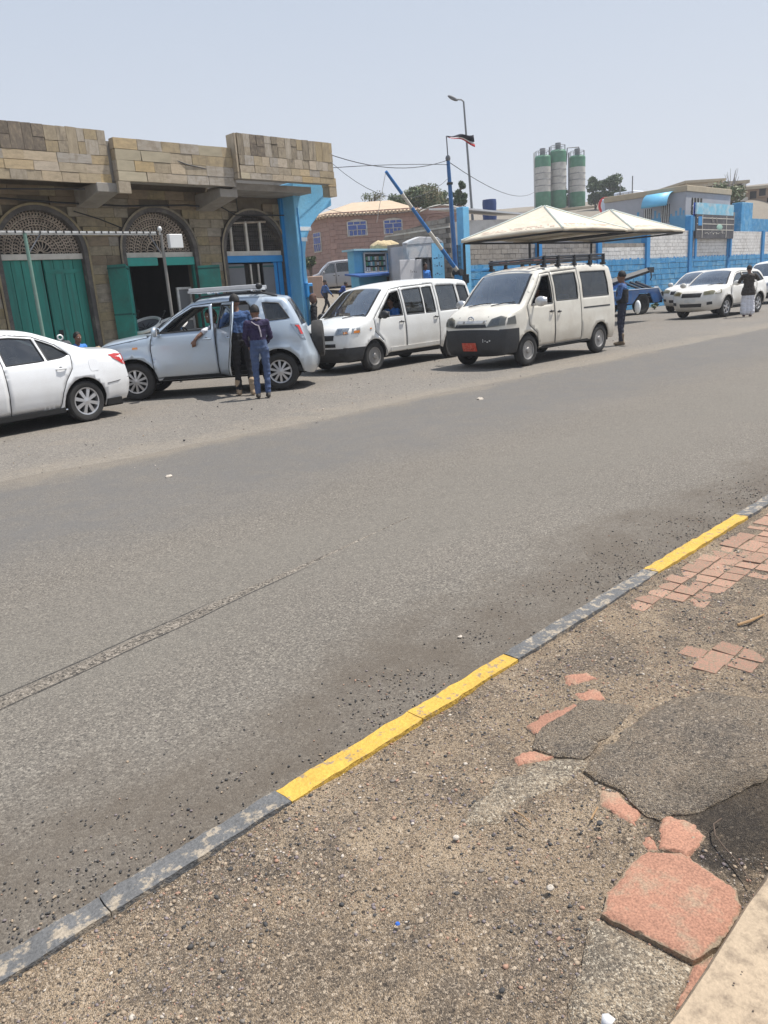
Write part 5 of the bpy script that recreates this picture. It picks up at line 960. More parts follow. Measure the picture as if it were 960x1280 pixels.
course(2.3, 9.44, 5.21, 5.76, 18.18, .23, .07, (0, 3, 1), (5, 3, 1), (6.6, 7.75)); course(2.3, 9.44, 5.01, 5.21, 18.18, .62, .07, (1, 0), (4, 2)); course(2.3, 9.44, 4.81, 5.01, 18.18, .50, .07, (1, 0, 2), (5, 2, 1)); course(2.3, 9.44, 4.60, 4.81, 18.18, .42, .07, (1, 0), (5, 1))
for z0, z1 in ((5.36, 5.60), (5.12, 5.36), (4.88, 5.12), (4.66, 4.88)): course(9.54, 12.80, z0, z1, 18.02, .58, .07, (0, 1, 2), (4, 3, 2)); piece('cladding_stone', (9.56, 18.14, (z0+z1)/2), (.05, .18, z1-z0-.012), ST[0], fas, (0, 0, 0), 'st', jit=.012)
course(12.9, 16.17, 5.42, 5.94, 17.84, .21, .07, (0, 3), (4, 4), (13.1, 13.75)); course(12.9, 16.17, 5.18, 5.42, 17.84, .24, .07, (0, 1, 3), (4, 2, 2)); course(12.9, 16.17, 5.0, 5.18, 17.84, .40, .07, (0, 1, 2), (4, 2, 2)); course(12.9, 16.17, 4.84, 5.0, 17.84, .36, .07, (1, 0, 2), (4, 2, 2))
course(16.17, 16.42, 5.06, 5.25, 18.12, .3, .3, (0,)); course(16.17, 16.48, 4.82, 5.06, 18.12, .35, .3, (1,)); course(16.2, 16.48, 4.55, 4.82, 18.12, .35, .3, (0,))
for uu in (): #                   # stone pier between the two parapets, wedge shaped
    pass
for z0, z1 in ((5.42, 5.94), (5.0, 5.42), (4.84, 5.0)): piece('cladding_stone', (12.84, 18.02, (z0+z1)/2), (.05, .36, z1-z0-.012), ST[0], fas, (0, 0, 0), 'st', jit=.012)
piece('cladding_stone', (9.66, 18.06, 4.52), (.3, .10, .26), ST[0], fas, (0, 0, 0), 'st', jit=.015)
for uu in (9.35, 12.72):
    build('roof_beam', MB().prism([(uu-.32, 18.14, 4.62), (uu-.32, VF+.02, 4.62), (uu-.32, VF+.02, 4.2), (uu-.32, 18.14, 4.42)], (.55, 0, 0)), M_rc, shop, 0, .01)
# ashlar of the facade
for i in range(19):
    z0 = .36+i*.228; z1 = z0+.222; u = 6.2 + (.18 if i % 2 else 0)
    if z1 > 4.93: break
    zc = (z0+z1)/2
    def ext(cx, r):
        r += .15; h = zc-SP
        if h <= 0: return (cx-r, cx+r)
        hh = max(0, abs(h)-.11); return (cx-math.sqrt(r*r-hh*hh), cx+math.sqrt(r*r-hh*hh)) if hh < r else None
    occ = [e for e in (ext(cx, r) for cx, r in ARC) if e]
    free = []; a_ = 6.2
    for e in occ:
        if e[0] > a_: free.append((a_, min(e[0], 15.6)))
        a_ = max(a_, e[1])
    if a_ < 15.6: free.append((a_, 15.6 if z1 < 4.62 else 12.85))
    for (p, q) in free:
        u = p
        while u < q-.02:
            L_ = min(random.uniform(.35, .75), q-u); L_ = L_ if q-u-L_ > .15 else q-u
            piece('facade_stone', (u+L_/2, VF+.008, zc), (L_-.006, .08, .221), FAC[1] if (zc > 4.2 and random.random() < .7) or random.random() < .15 else FAC[0], wall, (0, 0, 0), 'fs', jit=.01); u += L_
def arch_trim(cx, r, w_, v0, v1, m, name):
    vs = []; prof = [(r, v1), (r, v0), (r+w_, v0), (r+w_, v1)]; path = [(-1, 0.36)] + [(t, None) for t in np.linspace(0, math.pi, 25)] + [(2, .36)]
    for t, z in path:
        for rr, vv in prof:
            if z is not None: vs.append((cx+(-rr if t < 0 else rr), vv, z))
            else: vs.append((cx-rr*math.cos(t), vv, SP+rr*math.sin(t)))
    n = len(path); fs = [(4*i+k, 4*i+4+k, 4*i+4+(k+1) % 4, 4*i+(k+1) % 4) for i in range(n-1) for k in range(4)]
    return mesh_obj(name, vs, fs, m, None, shop, 30)
for i, (cx, r) in enumerate(ARC):
    if i == 0: continue
    at = arch_trim(cx, r-.005, .14, VF-.07, VF+.12, M_trimst, 'arch_surround'); arch_trim(cx, r+.10, .05, VF-.09, VF-.065, FAC[0], 'arch_bead')
    mb = MB(); mb.b2((cx-r+.01, VF+.05, 3.03), (cx+r-.01, VF+.2, 3.16)); build('lintel', mb, M_white, shop, 0)
    # tracery: a web of crescents, rays and little rings in plaster
    mb = MB(); vv = VF+.12
    if i != 4:
        for q in (.30, .48, .66, .83): mb.tube([(cx-q*r*math.cos(t), vv, 3.17+q*r*math.sin(t)) for t in np.linspace(0, math.pi, 22)], .017, 4)
        for b, (q0, q1, n_) in enumerate(((.06, .30, 9), (.30, .48, 15), (.48, .66, 23), (.66, .83, 31), (.83, .97, 37))):
            for j in range(n_):
                t = math.pi*(j+.5)/n_; dt = math.pi/n_*.5
                mb.tube([(cx-q0*r*math.cos(t-dt), vv, 3.17+q0*r*math.sin(t-dt)), (cx-(q0+q1)/2*r*math.cos(t+dt*.4), vv-.01, 3.17+(q0+q1)/2*r*math.sin(t+dt*.4)), (cx-q1*r*math.cos(t-dt*.3), vv, 3.17+q1*r*math.sin(t-dt*.3))], .013, 4, 0, False)
                if b > 0: tc_ = Vector((cx-(q0+q1)/2*r*math.cos(t+dt), vv, 3.17+(q0+q1)/2*r*math.sin(t+dt))); mb.tube([tc_+Vector((.04*math.cos(s), 0, .04*math.sin(s))) for s in np.linspace(0, 6.28, 7)], .010, 4, 0, False)
    else:
        for x in np.arange(-.98, 1.0, .075):
            h = math.sqrt(max(0, 1-(x/r)**2))*r
            if h > .05:
                mb.tube([(cx+x, vv, 3.17), (cx+x+.02, vv, 3.17+h*.5), (cx+x-.01, vv, 3.17+h-.02)], .011, 4)
                for z in np.arange(.08, h-.05, .13): mb.tube([(cx+x+.037+.035*math.cos(s), vv, 3.17+z+.035*math.sin(s)) for s in np.linspace(0, 6.28, 7)], .009, 4, 0, False)
    lt = build('tracery', mb, M_lat if i != 4 else M_trimst, shop, 0, fixn=False); lt['kind'] = 'stuff'
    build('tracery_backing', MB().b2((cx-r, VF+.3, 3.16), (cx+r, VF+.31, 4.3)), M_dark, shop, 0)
cx = ARC[4][0]; fr_ = build('fanlight_frame', MB().tube([(cx-.78, VF+.06, 3.16), (cx-.70, VF+.06, 3.92), (cx+.55, VF+.06, 3.98)], .03, 4), M_lat, shop, 0)
for x in (-.72, -.18, .32): build('fanlight_bar', MB().b2((cx+x-.035, VF+.04, 3.16), (cx+x+.035, VF+.10, 3.97)), M_white, fr_, 0)
# left shop: closed teal board doors
for i, cxr in ((1, ARC[1]), (2, ARC[2])):
    cx, r = cxr
    for s_ in (-1, 1):
        leaf = build('door', MB().b2((cx+(0.02 if s_ > 0 else -r+.01), VF+.16, .4), (cx+(r-.01 if s_ > 0 else -.02), VF+.19, 3.03)), M_teal, shop, 0)
        for k in range(4):
            w_ = (r-.03)/4; piece('door_board', (cx+s_*(.02+w_*(k+.5)), VF+.145, 1.715+.02*random.random()), (w_-.016, .03, 2.6), M_teal, leaf, (0, 0, 0), 'bd')
        for z in (.75, 2.75): build('door_rail', MB().b2((cx+(.03 if s_ > 0 else -r+.03), VF+.115, z-.05), (cx+(r-.03 if s_ > 0 else -.03), VF+.128, z+.05)), M_teal, leaf, 0) if s_ > 0 and z > 2 else None
    lk = build('door_latch', MB().box((cx+.16, VF+.11, 1.3), (.09, .05, .14)).tube([(cx+.12, VF+.09, 1.12), (cx+.2, VF+.09, 1.12)], .015, 6), M_trim, shop, 0)
# middle shop: open, with its leaves folded back against the piers
cx, r = ARC[3]
build('sign_board', MB().b2((cx-r+.02, VF-.02, 2.82), (cx-.12, VF+.05, 3.03)), M_tealpale, shop, 0, .01); build('sign_board', MB().b2((cx+.12, VF-.02, 2.82), (cx+r-.02, VF+.05, 3.03)), M_tealpale, shop, 0, .01)
def leaf(u0, v0, u1, v1, z0, z1, m, nm='door', bars=3):
    d = Vector((u1-u0, v1-v0, 0)); n = Vector((d.y, -d.x, 0)).normalized()*.035; o = build(nm, MB().prism([(u0, v0, z0), (u1, v1, z0), (u1, v1, z1), (u0, v0, z1)], n), m, shop, 0)
    for z in np.linspace(z0+.08, z1-.08, bars): build('door_rail', MB().prism([(u0, v0, z-.02), (u1, v1, z-.02), (u1, v1, z+.02), (u0, v0, z+.02)], -n*.5), mat('dark_teal_edge', (.01, .09, .075), .6), o, 0); build('door_rail', MB().prism([Vector((u0, v0, z-.02))+n, Vector((u1, v1, z-.02))+n, Vector((u1, v1, z+.02))+n, Vector((u0, v0, z+.02))+n], n*.4), mat('dark_teal_edge', (.01, .09, .075), .6), o, 0)
    return o
leaf(cx-r-.02, VF-.10, cx-r-.02-.30, VF-.55, .42, 2.82, M_tealpale); leaf(cx-r-.34, VF-.57, cx-r-.62, VF-.16, .42, 2.85, M_teal)
leaf(cx+r+.0, VF-.10, cx+r+.50, VF-.42, .42, 2.78, M_teal)
build('jamb', MB().b2((cx-r+.01, VF+.02, .4), (cx-r+.07, VF+.12, 2.82)), M_tealpale, shop, 0); build('jamb', MB().b2((cx+r-.07, VF+.02, .4), (cx+r-.01, VF+.12, 2.82)), M_teal, shop, 0)
build('counter', MB().b2((cx-.85, VF+1.2, .385), (cx+.5, VF+1.6, 1.45)), M_glint, shop, 0, .02); sc_ = build('screen_door', MB().b2((cx+.52, VF+.3, .39), (cx+.58, VF+.36, 2.25)).b2((cx+.92, VF+.3, .39), (cx+.98, VF+.36, 2.25)).b2((cx+.58, VF+.3, 2.19), (cx+.92, VF+.36, 2.25)).b2((cx+.58, VF+.3, 1.35), (cx+.92, VF+.36, 1.41)), M_steelw, shop, 0)
build('screen_mesh', MB().b2((cx+.58, VF+.325, .4), (cx+.92, VF+.335, 2.19)), M_grey, sc_, 0)
# right shop: blue frame, grey shutters, barred window
cx, r = ARC[4]
build('door_head', MB().b2((cx-r+.01, VF+.0, 2.84), (cx+r-.01, VF+.15, 3.03)), M_blue, shop, 0, .01); build('jamb', MB().b2((cx+r-.36, VF+.05, .4), (cx+r-.01, VF+.16, 2.84)), M_blue, shop, 0, .01); build('jamb', MB().b2((cx+r-.22, VF+.03, .4), (cx+r-.19, VF+.05, 2.84)), mat('dark_blue_groove', (.01, .10, .28), .6), shop, 0)
leaf(cx-r+.05, VF+.06, cx-.45, VF+.0, .45, 2.80, M_grey, 'shutter', 2); leaf(cx+.22, VF+.0, cx+r-.37, VF+.05, .45, 2.80, M_grey, 'shutter', 2)
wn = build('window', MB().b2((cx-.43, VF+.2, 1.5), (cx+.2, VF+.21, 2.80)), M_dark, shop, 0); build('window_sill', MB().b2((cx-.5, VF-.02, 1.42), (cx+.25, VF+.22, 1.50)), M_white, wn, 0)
for x in (-.41, -.12, .16): build('window_bar', MB().b2((cx+x-.025, VF+.10, 1.5), (cx+x+.025, VF+.14, 2.80)), M_white, wn, 0)
build('lower_panel', MB().b2((cx-.5, VF+.1, .4), (cx+.3, VF+.14, 1.42)), M_grey, shop, 0)
build('porch_step', MB().b2((4, 17.75, 0), (15.6, VF+.03, .38)), M_rc, shop, 0, .02)
# blue pillar with the springing of a lost gate arch
p = [(15.36, 0), (15.66, 0), (15.65, 1.2), (15.62, 2.6), (15.63, 3.0), (15.72, 3.42), (15.97, 3.83), (16.32, 4.15), (16.6, 4.30), (16.84, 4.40), (16.84, 5.0), (15.36, 5.0)]
pil = build('blue_pillar', MB().prism([(a_, 18.78, b_) for a_, b_ in p], (0, .63, 0)), M_sky, shop, 0, .02)
for z in (3.72, 3.42): build('white_band', MB().b2((15.50, 18.772, z-.055), (15.93 if z > 3.5 else 15.74, 18.779, z+.055)), mat('white_band_paint', (.72, .76, .78), .8, .08, 5), pil, 0)
build('blue_return', MB().b2((15.24, 19.30, 0), (15.355, 19.38, 4.62)), M_blue, shop, 0); mb = MB(); mb.box((15.58, 18.72, 1.95), (.26, .12, .42)); bx_ = build('meter_box', mb, M_blue, shop, 0, .02); build('meter_face', MB().box((15.62, 18.655, 1.97), (.12, .012, .2)), M_dark, bx_, 0)
mb = MB(); mb.tube([(15.46, 18.77, 4.3), (15.50, 18.77, 3.2), (15.45, 18.77, 2.4), (15.50, 18.77, 1.3), (15.45, 18.77, .3)], .018, 6); build('conduit', mb, M_blue, pil)
# cables slung along the front
for pts, r in (([(5, 19.25, 4.33), (7, 19.2, 4.36), (8.5, 19.22, 4.30), (10.2, 19.2, 4.26), (12, 19.2, 4.33), (13.0, 19.22, 4.28)], .022), ([(8.9, 19.28, 4.12), (9.5, 19.25, 3.95), (10.05, 19.25, 3.75)], .016), ([(10.2, 18.15, 5.5), (11.4, 18.0, 5.12), (12.8, 18.05, 4.95)], .014), ([(10.4, 18.1, 4.75), (11.5, 18.08, 4.9), (12.7, 18.1, 5.05)], .012), ([(11.55, 18.14, 5.55), (11.62, 18.12, 4.66)], .022), ([(13.7, 19.3, 4.6), (13.72, 19.3, 4.2)], .014), ([(13.0, 19.3, 4.4), (13.6, 19.28, 4.12), (15.5, 19.3, 4.15)], .018), ([(2.5, 18.6, 4.35), (5, 18.4, 4.36), (8.8, 18.3, 4.48)], .016)):
    build('cable', MB().tube(pts, r, 5), M_trim, shop)
# ------------------------------------------------------------------ awning frame, box, dishes on the porch
aw = thing('awning_frame', 'white steel awning beam on two leaning pipe posts before the teal doors', 'awning', (0, 0, 0), ROT)
mb = MB(); mb.b2((2, 16.46, 3.335), (9.45, 16.54, 3.37)); mb.b2((2, 16.50, 3.30), (9.45, 16.54, 3.335)); bmq = build('beam', mb, M_steelw, aw, 0)
for k in range(46): piece('sheet_clip', (2.1+k*.163, 16.45, 3.345), (.022, .02, .05), M_trim, bmq, (0, 0, 0), 'cl')
gp_ = mat('pale_green_post', (.16, .27, .22), .6, .2, 4, stain=(.2, .2, .18), stain_amt=.5)
for u, m_ in ((6.53, gp_), (9.56, mat('pale_grey_post', (.22, .21, .19), .6, .2, 4, stain=(.2, .18, .15), stain_amt=.5))): build('post', MB().tube([(u, 16.5, 0), (u, 16.5, 3.34)], .036, 10), m_, aw)
build('brace', MB().tube([(6.55, 16.5, 2.95), (6.85, 16.5, 3.33)], .014, 6), M_grey, aw); build('brace', MB().tube([(9.5, 16.5, 2.9), (9.25, 16.5, 3.33)], .014, 6), M_grey, aw)
mb = MB(); mb.ball((9.5, 16.42, 3.42), (.05, .05, .06)); mb.tube([(9.5, 16.45, 3.3), (9.5, 16.42, 3.45)], .02, 6); build('lamp_head', mb, M_steelw, aw)
o = build('junction_box', MB().box((0, 0, 0), (.34, .12, .30)), mat('white_box_paint', (.7, .7, .68), .5, .06, 4), None, 0, .012); place(o, uv(9.85, 16.42, 3.16), ROT); tag(o, 'square white box mounted beside the right awning post', 'utility box')
for k, (px_, lb) in enumerate(((181, 'left one of two tilted white dishes before the open shop door'), (213, 'right one of two tilted white dishes before the open shop door'))):
    q = P(px_, 408, 21.2); t_ = thing('satellite_dish', lb, 'dish', tuple(q), R(25), 'satellite dishes on the porch'); ax = Vector((-.28, -.30, .92)).normalized()
    mb = MB(); mb.lathe([(.0, -.06), (.2, -.045), (.36, -.005), (.44, .03), (.445, .02), (.36, -.02), (.2, -.06), (0, -.075)], (0, 0, .0), ax, 26); build('reflector', mb, M_grey, t_, 40); x_, y_ = frame(ax); build('dish_rim', MB().tube([(x_*math.cos(b)+y_*math.sin(b))*.44+ax*.03 for b in np.linspace(0, 6.2832, 33)], .045, 7), mat('white_rim', (.75, .74, .70), .6, .06), t_)
    x_, y_ = frame(ax); mb = MB(); [mb.tube([-ax*.06+(x_*math.cos(b)+y_*math.sin(b))*.05, ax*.0-ax*.02+(x_*math.cos(b)+y_*math.sin(b))*.4], .016, 5) for b in np.linspace(0, 6.28, 11)[:-1]]; build('rib', mb, M_trim, t_)['kind'] = 'stuff'
    mb = MB(); mb.tube([-ax*.06, (0, .1, -.45), (0, .1, 0-q[2])], .035, 7); mb.box((0, .1, .02-q[2]), (.4, .4, .04)); build('stand', mb, M_trim, t_); build('feed_arm', MB().tube([ax*.0+y_*.4, ax*.42], .012, 5).ball(ax*.44, .03), M_trim, t_)
# ------------------------------------------------------------------ wall of blocks along the yard
M_blk = mat('whitewashed_block', (.68, .66, .63), .9, .1, 4, bump=.25, bscale=50, rand=.10, stain=(.38, .35, .31), stain_scale=1.5, stain_amt=.5); M_blkg = mat('grey_block', (.30, .27, .235), .9, .14, 4, bump=.3, bscale=50, rand=.16, stain=(.2, .17, .14), stain_amt=.5); M_joint = mat('block_joint', (.17, .155, .14), .95, .1); M_bluew = mat('blue_washed_wall', (.06, .29, .55), .8, .18, 2.5, bump=.3, bscale=18, rand=.12, stain=(.22, .44, .60), stain_scale=2.2, stain_amt=.85, fine=.1); M_pil = mat('blue_pilaster_paint', (.04, .24, .52), .75, .12, 2, bump=.2, bscale=20, stain=(.07, .32, .58), stain_amt=.5)
pw = thing('perimeter_wall', 'long whitewashed block wall with blue pilasters and blue lower part', 'wall', (0, 0, 0), ROT)
PU = [25.9, 31.1, 36.4, 41.5, 46.8, 52.4, 58.2, 64.2]
core = build('wall_core', MB().b2((25.7, 21.03, -.2), (80, 21.3, 2.42)).b2((25.7, 21.03, 2.42), (41.5, 21.3, 3.42)).b2((41.5, 21.04, 2.42), (80, 21.3, 4.05)), M_joint, pw, 0)
nb = 0; rest = [MB(), MB()]; CZ = .195; CU = .41
for i in range(len(PU)-1):
    a_, b_ = PU[i]+.2, PU[i+1]-.2; top = 3.44 if i < 3 else 4.09; z = 2.44; row = 0
    while z < top-.05:
        u = a_ - (CU/2 if row % 2 else 0); h = min(CZ, top-z)
        while u < b_-.03:
            x0, x1 = max(u, a_), min(u+CU, b_)
            if x1-x0 > .05:
                dv = random.uniform(0, .012); grey = i < 2 or (i == 2 and z > 3.05)
                if nb < 296: piece('concrete_block', ((x0+x1)/2, 21.005-dv+.02, z+h/2), (x1-x0-.014, .1, h-.014), M_blkg if grey else M_blk, core, (0, 0, 0), 'cb', jit=.012); nb += 1
                else: rest[0 if grey else 1].box(((x0+x1)/2, 21.005-dv+.02, z+h/2), (x1-x0-.014, .1, h-.014))
            u += CU
        z += CZ; row += 1
for q, m_ in ((rest[0], M_blkg), (rest[1], M_blk)):
    if q.v: build('concrete_block', q, m_, core, 0)['kind'] = 'stuff'
mb = MB(); z = 0; row = 0                                       # coursed rubble of the lower wall, painted blue
while z < 2.36:
    u = 25.7 - (.3 if row % 2 else 0)
    while u < 72:
        L_ = random.uniform(.5, .75); mb.box((u+L_/2, 20.99-random.uniform(0, .025), z+.145), (L_-.02, .1, .27)); u += L_
    z += .29; row += 1
build('rubble_course', mb, M_bluew, pw, 0)['kind'] = 'stuff'
build('string_course', MB().b2((25.7, 20.93, 2.36), (72, 21.02, 2.45)), M_pil, pw, 0, .01)
mb = MB(); u = 31.5
while u < 64:
    if all(abs(u-q) > .3 for q in PU): h = random.uniform(.14, .22); mb.b2((u-.10, 20.945, 2.452), (u+.10, 20.955, 2.452+h))
    u += .43
build('painted_merlon', mb, M_pil, pw, 0)['kind'] = 'stuff'
for i, u in enumerate(PU): build('pilaster', MB().b2((u-.2, 20.86, 0), (u+.2, 21.2, 4.85 if i == 0 else (3.5 if i < 3 else (4.9 if i == 4 else 4.15)))), M_pil if i else M_sky, pw, 0, .015)
build('entry_block', MB().b2((53.0, 21.35, 2), (54.2, 21.6, 5.3)), M_blkg, pw, 0)
build('tall_blue_pillar', MB().b2((55.3, 21.35, 2), (57.2, 22.0, 5.95)), M_bluew, pw, 0, .02); build('upper_blue_wall', MB().b2((57.2, 21.6, 2), (70, 21.9, 5.0)), M_bluew, pw, 0)
# notice board on the wall
sg = thing('notice_board', 'dark notice board with white lines and blue emblem on the blue pilaster wall', 'sign', uv(49.85, 20.74, 0), ROT)
build('board', MB().b2((-2.75, 0, 3.62), (2.75, .06, 4.98)), mat('faded_black_board', (.07, .068, .075), .7, .25, 2, stain=(.2, .19, .19), stain_amt=.5), sg, 0); build('top_panel', MB().b2((-2.75, .02, 4.98), (2.65, .10, 5.62)), mat('pale_blue_panel', (.22, .52, .68), .7, .2, 1.5, stain=(.6, .62, .62), stain_scale=1.3, stain_amt=.9), sg, 0)
for z in (4.78, 4.45, 4.12): build('grid_line', MB().b2((-2.7, -.012, z-.025), (2.7, -.002, z+.025)), M_white, sg, 0)
for x in (-1.95, 1.55): build('grid_line', MB().b2((x-.035, -.022, 3.66), (x+.035, -.013, 4.95)), M_white, sg, 0)
mb = MB(); strokes(mb, (-1.6, -.013, 3.86), (1, 0, 0), (0, 0, 1), 3.0, .26, 13, 21, -.012); build('white_lettering', mb, M_white, sg)
mb = MB(); mb.ball((.55, -.01, 4.28), (.45, .02, .17)); build('green_emblem', mb, mat('pale_green_emblem', (.32, .50, .42), .7), sg)
mb = MB(); mb.prism([(-2.55, -.03, 4.35), (-2.05, -.03, 4.35), (-2.05, -.03, 4.85), (-2.55, -.03, 4.85)], (0, .015, 0)); build('blue_badge', mb, M_blue, sg); mb = MB(); [mb.tube([(-.6+x, -.018, 4.82), (-.5+x, -.018, 4.55)], .03, 4) for x in (0, .6)]; build('white_mark', mb, M_white, sg)
for x in (-2.6, 2.55): build('sign_leg', MB().b2((x-.1, .02, 2.5), (x+.1, .1, 3.64)), M_pil, sg, 0)
ps = thing('parking_sign', 'square blue sign with a white P above the dark notice board', 'sign', uv(47.4, 20.9, 5.25), ROT); build('plate', MB().b2((-.32, 0, -.38), (.32, .04, .38)), mat('sign_blue', (.03, .09, .42), .5), ps, 0)
mb = MB(); mb.tube([(-.14, -.01, -.28), (-.14, -.01, .26), (.05, -.01, .26), (.17, -.01, .13), (.05, -.01, -.01), (-.14, -.01, -.01)], .045, 4); build('letter', mb, M_white, ps); build('sign_post', MB().tube([(0, .03, -.38), (0, .03, -1.6)], .03, 6), M_grey, ps)
# ------------------------------------------------------------------ the gate and the yard
def onV(px, py, V):
    d = ray(px, py); p = np.array([0, 0, CAM_H]) + d*(V/(d @ VD)); return float(p @ UD), float(p[2])
def onU(px, py, U):
    d = ray(px, py); p = np.array([0, 0, CAM_H]) + d*(U/(d @ UD)); return float(p @ VD), float(p[2])
def tz_xy(x, y): q = np.array([x, y, 0]); return float(TZ(q @ UD, q @ VD))
M_gh = mat('grey_gatehouse_plaster', (.50, .50, .51), .85, .12, 2, bump=.2, bscale=20, stain=(.2, .32, .42), stain_scale=1.6, stain_amt=.5)
gh = thing('gatehouse', 'small grey plastered gatehouse with an open doorway beside the raised barrier', 'gatehouse', uv(0, 0, 0), ROT)
mb = MB(); z0 = .3; VG = 22.0
build('front_wall', MB().b2((23.5, VG, z0), (24.03, VG+.2, 3.55)).b2((24.91, VG, z0), (25.75, VG+.2, 3.6)).b2((24.03, VG, 2.98), (24.91, VG+.2, 3.66)), M_gh, gh, 0)
build('front_coping', MB().prism([(23.5, VG-.02, 3.50), (25.75, VG-.02, 3.6), (25.4, VG-.02, 3.80), (24.3, VG-.02, 3.82), (23.8, VG-.02, 3.70), (23.5, VG-.02, 3.60)], (0, .25, 0)), M_gh, gh, 0, .02)
build('side_wall', MB().b2((23.75, VG+.2, z0), (23.9, 23.3, 3.5)).b2((25.55, VG+.2, z0), (25.75, 23.3, 3.5)).b2((23.75, 23.1, z0), (25.75, 23.3, 3.5)), M_gh, gh, 0); build('gatehouse_roof', MB().b2((23.75, VG+.2, 3.5), (25.75, 23.3, 3.6)), M_rc, gh, 0); build('floor', MB().b2((23.8, VG+.02, z0), (25.6, 23.2, 1.06)), M_rc, gh, 0)
build('door_frame', MB().b2((23.99, VG-.03, 1.06), (24.05, VG+.05, 2.98)).b2((24.89, VG-.03, 1.06), (24.95, VG+.05, 2.98)).b2((23.99, VG-.03, 2.96), (24.95, VG+.05, 3.02)), M_trim, gh, 0)
build('blue_dado', MB().b2((23.52, VG-.012, z0), (24.0, VG-.004, 1.9)), M_bluew, gh, 0); pb_ = build('blue_panel', MB().b2((25.0, VG-.014, z0), (25.74, VG-.004, 3.56)), M_sky, gh, 0)
mb = MB()
for k, z in enumerate((2.95, 2.62, 2.3)): strokes(mb, (25.08, VG-.016, z), (1, 0, 0), (0, 0, 1), .55, .2, 4, 40+k, -.004)
build('wall_lettering', mb, mat('dark_blue_lettering', (.02, .05, .14), .7), pb_)
u_, z_ = onV(498, 352, 21.5); dl = thing('door_leaf', 'pale grey metal door leaf standing open left of the gatehouse doorway', 'door', uv(22.55, 21.5, 0), ROT); build('panel', MB().b2((0, 0, .6), (1.25, .05, 2.92)), mat('pale_grey_door', (.50, .50, .52), .6, .08, 3), dl, 0, .01); mb = MB(); strokes(mb, (.55, -.003, 2.42), (1, 0, 0), (0, 0, 1), .4, .12, 4, 77, -.003); build('door_marking', mb, M_trim, dl); build('hinge_post', MB().tube([(1.28, .03, .3), (1.28, .03, 2.95)], .04, 6), M_grey, dl)
# barrier
bp_, bt_ = uv(25.3, 20.9, 2.36), uv(21.48, 20.9, 5.93); br = thing('gate_barrier', 'raised blue and white striped barrier arm at the gate', 'barrier', uv(25.3, 20.9, 0)); L0 = Vector(br.location)
cuts = [(0, .06, 1), (.06, .25, 0), (.25, .43, 1), (.43, .67, 0), (.67, .80, 1), (.80, 1, 0)]; bb = mat('barrier_blue', (.02, .15, .42), .5, .12, 3, stain=(.1, .2, .35), stain_amt=.4)
for a_, b_, k in cuts: build('arm_stripe', MB().tube([bp_.lerp(bt_, a_)-L0, bp_.lerp(bt_, b_)-L0], [.085-.03*a_, .085-.03*b_], 8), M_white if k else bb, br)
build('support_post', MB().box((0, 0, 1.1), (.3, .3, 2.3)), M_pil, br, 0, .02); build('pivot', MB().tube([UD*-.0+Vector(VD)*-.2+Vector((0, 0, 2.33)), Vector(VD)*.2+Vector((0, 0, 2.33))], .14, 10), M_trim, br); build('counterweight', MB().box(Vector(UD)*.35+Vector((0, 0, 2.08)), (.4, .4, .35)), M_trim, br, 0, .02)
build('rope', MB().tube([bt_-L0, bt_-L0+Vector((-.25, 0, -.9)), bt_-L0+Vector((-.45, 0, -1.7))], .010, 4), M_white, br)
# flag pole with its flag
fp = thing('flag_pole', 'tall blue painted pole at the gate pillar carrying a flag', 'pole', (0, 0, 0)); T_ = uv(25.05, 21.0, 7.41); Bm = uv(25.33, 21.0, 1.7)
build('pole', MB().tube([uv(25.42, 21, 0), Bm.lerp(T_, .5), Bm.lerp(T_, .86)], [.10, .09, .07], 9), mat('pole_blue', (.03, .12, .30), .5, .2, 4), fp); build('pole_tip', MB().tube([Bm.lerp(T_, .84), T_], .025, 6), M_grey, fp); build('insulator', MB().ball(Bm.lerp(T_, .86), (.1, .1, .12)), M_grey, fp); build('clamp', MB().box(Bm.lerp(T_, .70), (.22, .22, .08)), M_trim, fp)
fl = thing('flag', 'black white and red flag blowing right from the pole top', 'flag', (0, 0, 0)); fcol = [mat('flag_black', (.02, .02, .03), .9, .1), mat('flag_white', (.6, .6, .6), .9, .1), mat('flag_red', (.45, .03, .03), .9, .1)]
cols_ = [('black_band', 0, .58, 0), ('white_band', .58, .78, 1), ('red_band', .78, 1, 2)]; YF = float(T_.y)
for nm_, f0, f1, ci in cols_:
    vs = []; fs = []
    for i in range(13):
        t = i/12; xa = 559+33*t; top = 169.5-1.5*t+1.2*math.sin(t*9); bot = top+2+13.5*t**1.6
        for f_ in (f0, (f0+f1)/2, f1): vs.append(P(xa+2*f_*t, top+(bot-top)*f_, YF+.25*math.sin(t*8+f_*2)))
        if i: fs += [(3*i-3, 3*i, 3*i+1, 3*i-2), (3*i-2, 3*i+1, 3*i+2, 3*i-1)]
    o = mesh_obj(nm_, vs, fs, fcol[ci], None, fl, 60); o.modifiers.new('t', 'SOLIDIFY').thickness = .006
def wire(label, pts, sag, r=.012, n=14):
    pts = [Vector(p) for p in pts]; a, b = pts; q = [a.lerp(b, i/n)-Vector((0, 0, sag*4*(i/n)*(1-i/n))) for i in range(n+1)]
    return tag(build('overhead_wire', MB().tube(q, r, 4), M_trim), label, 'wire')
wire('upper cable from the shop parapet corner to the flag pole', (uv(16.2, 18.2, 5.75), Bm.lerp(T_, .85)), .35); wire('lower cable from the shop corner to the flag pole', (uv(16.3, 18.3, 5.35), Bm.lerp(T_, .82)), -.05, .010); wire('slack cable sagging between shop corner and flag pole', (uv(16.2, 18.4, 5.8), Bm.lerp(T_, .74)), 1.0, .009)
wire('cable running right from the flag pole towards the silos', (Bm.lerp(T_, .84), P(668, 240, 95)), .8, .018)
